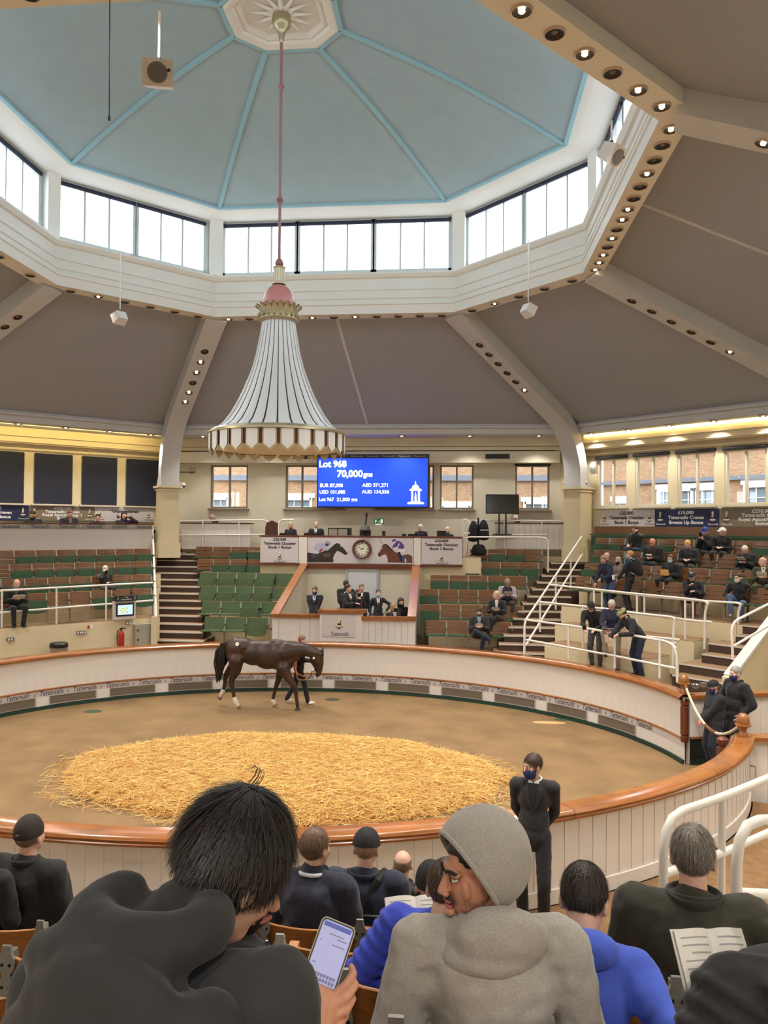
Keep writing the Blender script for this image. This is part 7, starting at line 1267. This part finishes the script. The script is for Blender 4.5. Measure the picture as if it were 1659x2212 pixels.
# sharper features for this face
ft_ = MB(); ft_.cap(hp(0, .088, .018), hp(0, .112, -.022), .0085, .0115, 10); ft_.ell(hp(0, .114, -.028), (.0125, .0125, .011), Mh.to_4x4(), 12)
for s in (-1, 1): ft_.ell(hp(s*.014, .108, -.034), (.009, .011, .008), Mh.to_4x4(), 8); ft_.ell(hp(s*.034, .078, .019), (.022, .016, .008), Mh.to_4x4(), 8)
ft_.ell(hp(0, .098, -.088), (.02, .016, .014), Mh.to_4x4(), 10); remesh(ft_.build('nose', skinm(SK2), p), .0026, 3)
for s in (-1, 1):
    mb = MB(); [mb.cap(hp(s*(.012+.006*j), .1-.0022*j, .0265+.0035*sin(j*.55)), hp(s*(.018+.006*j), .0978-.0022*j, .0265+.0035*sin((j+1)*.55)), .0052, .0045, 6) for j in range(6)]; mb.build('brow', bm, p)
    MB().ell(hp(s*.031, .0865, .0075), (.0145, .009, .0085), Mh.to_4x4(), 12).build('eyeball', mat('eye white', (216, 208, 204), .3), p, smooth=True); MB().ell(hp(s*.031, .0945, .0075), (.0062, .0035, .0062), Mh.to_4x4(), 10).build('pupil', mat('dark iris', (40, 28, 22), .2), p, smooth=True)
    MB().tube([hp(s*(.031+.0155*x), .0935-.006*x*x, .0165-.0045*x*x) for x in np.linspace(-1, 1, 7)], .0028, 5).build('eyelid', mat('upper lid', (120, 78, 62), .5), p, smooth=True)
mb = MB()
for j in range(160): x = rng.uniform(-.03, .03); o = hp(x, .103-abs(x)*.35+rng.normal(0, .001), -.0455-abs(x)*.22+rng.normal(0, .0022)); mb.cap(o, o+Mh @ V((x*.12, .002, -.008)), .0012, .0007, 4)
mb.build('moustache', bm, p, kind='stuff')
MB().ell(hp(0, .1, -.058), (.021, .008, .0052), Mh.to_4x4(), 12).build('upper_lip', mat('lips rose', (176, 92, 88), .35), p, smooth=True); MB().ell(hp(0, .099, -.0715), (.019, .0095, .007), Mh.to_4x4(), 12).build('lower_lip', mat('lips rose', (176, 92, 88), .35), p, smooth=True); MB().ell(hp(0, .101, -.0645), (.016, .004, .003), Mh.to_4x4(), 10).build('mouth_gap', mat('mouth dark', (52, 20, 20), .5), p, smooth=True)
strands(q, p, (34, 24, 22), 700, .008, lambda m: m.y > .01 and m.z < -.055 and not (abs(m.x) < .026 and m.z > -.082), crown=(0, 0, .1), lift=.3, w_=.0006, seed=21, name='stubble', r=(.066, .074, .09), c0=(0, .024, -.035))
# ================================================================ the horse (length along its own +x, drawn to life size from its flank)
HS = .002036; hy0 = 4.2
hx0 = float(hy(440+640/5.53, 1500, hy0)[0]); ho = thing('horse', 'dark bay horse with white socks walking round the ring', 'horse', (hx0, hy0, 0))
def hq(u, v, y=0.): return V((hx0+(u-640)*HS, hy0+y, (974-v)*HS))
hb = MB(); X = lambda a: Matrix.Rotation(R(a), 4, 'Y')
def he(u, v, ru, rv, ry, rot=0, y=0, n=18): hb.ell(hq(u, v, y), (ru*HS, ry, rv*HS), X(rot), n)
def hc2(p, q, r1, r2): hb.cap(hq(*p), hq(*q), r1*HS, r2*HS, 12)
he(390, 270, 150, 135, .27, 10); he(370, 340, 120, 130, .25, -20); he(470, 245, 140, 105, .25, 0); he(600, 320, 180, 150, .27, -4); he(760, 340, 190, 172, .28, 4); he(890, 340, 160, 178, .26, 0); he(960, 380, 120, 150, .24, 10); he(1020, 420, 75, 95, .19, 20); he(850, 235, 120, 88, .13, 8); he(930, 240, 110, 85, .13, 20); he(660, 260, 170, 90, .2, 4)
for a, b, r1, r2 in (((980, 310), (1120, 270), 130, 100), ((1120, 270), (1240, 270), 100, 80), ((1240, 272), (1340, 305), 80, 66), ((1000, 420), (1100, 330), 90, 84), ((1010, 250), (1150, 235), 90, 55), ((1150, 240), (1330, 290), 50, 48)):
    for y in (-.045, .045): hb.cap(hq(*a, y), hq(*b, y), r1*HS*.92, r2*HS*.9, 12)
# head hangs down and forward
for s in (-1, 1): hb.cap(hq(1345, 345, s*.035), hq(1375, 400, s*.03), 60*HS, 52*HS, 12)
hb.cap(hq(1385, 320), hq(1400, 430), 56*HS, 46*HS, 12); hb.cap(hq(1400, 430), hq(1385, 530), 46*HS, 36*HS, 12); hb.cap(hq(1372, 470), hq(1370, 550), 38*HS, 32*HS, 12); hb.cap(hq(1385, 545), hq(1366, 572), 38*HS, 24*HS, 12); hb.cap(hq(1330, 380, 0), hq(1350, 450), 58*HS, 40*HS, 12)
for s in (-1, 1): hb.cap(hq(1418, 275, s*.055), hq(1432, 255, s*.065), 17*HS, 15*HS, 8); hb.cap(hq(1432, 255, s*.065), hq(1450, 232, s*.07), 13*HS, 4*HS, 8); he(1405, 365, 18, 15, .02, 0, s*.085, 10); he(1388, 545, 14, 12, .02, 0, s*.045, 8)
def leg(pts, y, side_):     # points down the leg: (u, v, half width)
    for (a, b, r1), (c, d, r2) in zip(pts, pts[1:]): hb.cap(hq(a, b, y), hq(c, d, y), r1*HS, r2*HS, 12)
N_, F_ = -.15, .15
LEGS = [([(400, 400, 95), (395, 520, 66), (345, 630, 40), (340, 665, 36), (362, 760, 24), (382, 862, 24), (394, 888, 27), (425, 935, 20)], N_, (448, 958)),
        ([(360, 400, 90), (320, 500, 62), (245, 590, 40), (228, 625, 34), (215, 720, 24), (200, 790, 22), (192, 812, 26), (168, 860, 19)], F_, (150, 896)),
        ([(930, 470, 80), (905, 560, 54), (875, 660, 36), (862, 700, 34), (838, 780, 23), (815, 880, 22), (818, 905, 26), (834, 935, 20)], F_, (842, 957)),
        ([(970, 480, 84), (1020, 575, 58), (1090, 665, 38), (1112, 700, 35), (1128, 790, 24), (1140, 880, 23), (1146, 905, 27), (1148, 935, 20)], N_, (1148, 966))]
for pts, y, hf in LEGS: leg(pts, y, 0)
BAY = mat('dark bay coat', (40, 26, 20), .45, noise=(2.2, .3), col2=(66, 40, 26), bump=(300, .08, .003), spec=.5)
remesh(hb.build('body', BAY, ho), .016, 16, 0, .6)
SOCK = mat('white sock hair', (214, 200, 188), .8); HOOF = mat('brown hoof', (116, 84, 62), .5)
for (pts, y, (hu, hv)), sock in zip(LEGS, (850, 792, 893, None)):
    a, b = pts[-2], pts[-1]
    if sock:
        mb = MB(); p0 = pts[-3]; f = (sock-p0[1])/(pts[-2][1]-p0[1]) if pts[-2][1] != p0[1] else 0; f = max(0, f)
        mb.cap(hq(p0[0]+(a[0]-p0[0])*f, sock, y), hq(a[0], a[1], y), (p0[2]+3)*HS, (a[2]+3)*HS); mb.cap(hq(a[0], a[1], y), hq(b[0], b[1], y), (a[2]+3)*HS, (b[2]+4)*HS); remesh(mb.build('sock', SOCK, ho), .012, 2)
    d = V((hu-b[0], 0, -(hv-b[1]))).normalized(); c = hq(b[0], b[1], y); t = hq(hu, hv, y); n = V((d.z, 0, -d.x)); mb = MB()
    rows = [[c+(t-c)*f+V((0, 1, 0))*r_*sin(a_)*.9+n*(-r_*cos(a_)*1.1) for a_ in np.linspace(0, 2*pi, 15)[:-1]] for f, r_ in ((.3, .0), (.3, .042), (1.12, .062), (1.14, .0))]
    mb.grid(rows, closed=True).build('hoof', HOOF if sock else mat('dark hoof', (40, 30, 28), .5), ho, smooth=R(50))
HAIRB = mat('black horse hair', (20, 15, 14), .45, wood=(60, 60, 3))
def tuft(mb, p, q, r, n, sway, w_=.012):
    for k in range(n):
        o = V((rng.normal(0, r), rng.normal(0, r*.8), rng.normal(0, r))); e = V((rng.normal(0, r*.9)+sway, rng.normal(0, r), rng.uniform(-.12, .1))); m_ = (V(p)+V(q))/2+o*.8+V((-.06, 0, .04)); mb.tube([V(p)+o*.6, V(p)*.6+m_*.4+o*.3, m_, V(q)*.6+m_*.4, V(q)+e], [w_*.6, w_, w_, w_*.8, w_*.25], 4)
mb = MB(); rng2 = rng; p, q = hq(290, 205), hq(165, 640); mid = hq(195, 300)
for k in range(170):
    a, b = rng.normal(0, .025, 3), rng.normal(0, .034, 3); e = rng.normal(0, .04, 3); mb.tube([p+V(a)*.6, hq(225, 235)+V(a), mid+V(b), hq(190, 450)+V(b)*1.2, q+V(e)+V((0, 0, rng.uniform(-.06, .16)))], [.02, .026, .026, .022, .006], 5)
mb.tube([hq(285, 205), hq(235, 232), hq(200, 300), hq(195, 450), hq(180, 560), hq(165, 640)], [.03, .055, .07, .085, .06, .015], 10); mb.build('tail', HAIRB, ho, smooth=True, kind='stuff')
mb = MB()
for k in range(120):
    f = k/119; u = 880+(1395-880)*f; v = 172+(285-172)*max(0, (f-.15)/.85)**1.25; o = hq(u, v, rng.normal(0, .01)); s = 1; mb.tube([o, o+V((.01, -.05, -.02)), o+V((.02+rng.normal(0, .02), -.085, -.1+rng.normal(0, .03)))], [.012, .011, .003], 4)
for k in range(24): o = hq(1412, 270, rng.normal(0, .02)); mb.tube([o, o+V((.04, rng.normal(0, .02), -.04)), o+V((.055, rng.normal(0, .03), -.16))], [.01, .009, .003], 4)
mb.build('mane', HAIRB, ho, smooth=True, kind='stuff')
for s in (-1, 1): MB().ell(hq(1410, 368, s*.098), (.018, .01, .015), n=10).build('eye', mat('horse eye', (14, 10, 8), .1), ho, smooth=True)
y_ = -.315
# hip number sticker
c = hq(425, 198, -.262); Mx = Matrix.Rotation(R(72), 4, 'X') @ Matrix.Rotation(R(-8), 4, 'Y'); MB().lathe([(0, .004), (.05, .004), (.05, 0)], c, 20, M=Mx).build('hip_sticker', mat('sticker cream', (228, 222, 204), .6), ho); 
br = thing('bridle', 'dark leather bridle with white tag and tan leading reins on the horse', 'bridle', hq(1380, 430)); LB = mat('black bridle leather', (26, 20, 18), .4); TAN = mat('tan rein leather', (176, 108, 66), .5)
def ringp(u, v, r_, ry, tilt): return [hq(u+r_*cos(a)*cos(tilt), v+r_*cos(a)*sin(tilt), ry*sin(a)) for a in np.linspace(0, 2*pi, 21)[:-1]]
MB().tube(ringp(1384, 505, 44, .09, R(8)), .011, 6, closed=True).build('noseband', LB, br, smooth=True); MB().tube(ringp(1392, 318, 66, .125, R(-35)), .011, 6, closed=True).build('browband', LB, br, smooth=True)
for s in (-1, 1): MB().tube([hq(1400, 275, s*.06), hq(1372, 345, s*.118), hq(1362, 430, s*.112), hq(1352, 520, s*.08)], .011, 6).build('cheek_strap', LB, br, smooth=True)
MB().box(hq(1337, 352, -.155), (.045, .012, .05)).build('white_tag', INKW, br); MB().lathe([(.03, -.004), (.034, 0), (.03, .004)], hq(1345, 525, -.1), 16, M=Matrix.Rotation(R(90), 4, 'X')).build('bit_ring', CHROME, br)
for s in (0, 1): MB().tube([hq(1345, 525, -.08+.16*s), hq(1330, 470, .05), hq(1270, 440, .2), hq(1225, 415, .34), hq(1210, 405, .42)], .011, 6).build('lead_strap', LB, br, smooth=True)
MB().tube([hq(1105, 372, -.1), hq(1112, 470, -.16), hq(1140, 545, -.12), hq(1190, 580, 0), hq(1235, 600, .15)], .014, 6).build('rein', TAN, br, smooth=True); MB().tube([hq(1122, 400, -.1), hq(1122, 520, -.14), hq(1140, 610, -.1), hq(1185, 636, .05), hq(1240, 632, .15)], .014, 6).build('rein', TAN, br, smooth=True); MB().tube([hq(1240, 632, .15), hq(1280, 590, .05), hq(1305, 520, -.05), hq(1335, 520, -.1)], .01, 6).build('rein', LB, br, smooth=True)
for o in list(bpy.data.objects):
    for k_ in ('_o', '_hand_r', '_hand_l', '_neck'):
        if k_ in o.keys(): del o[k_]
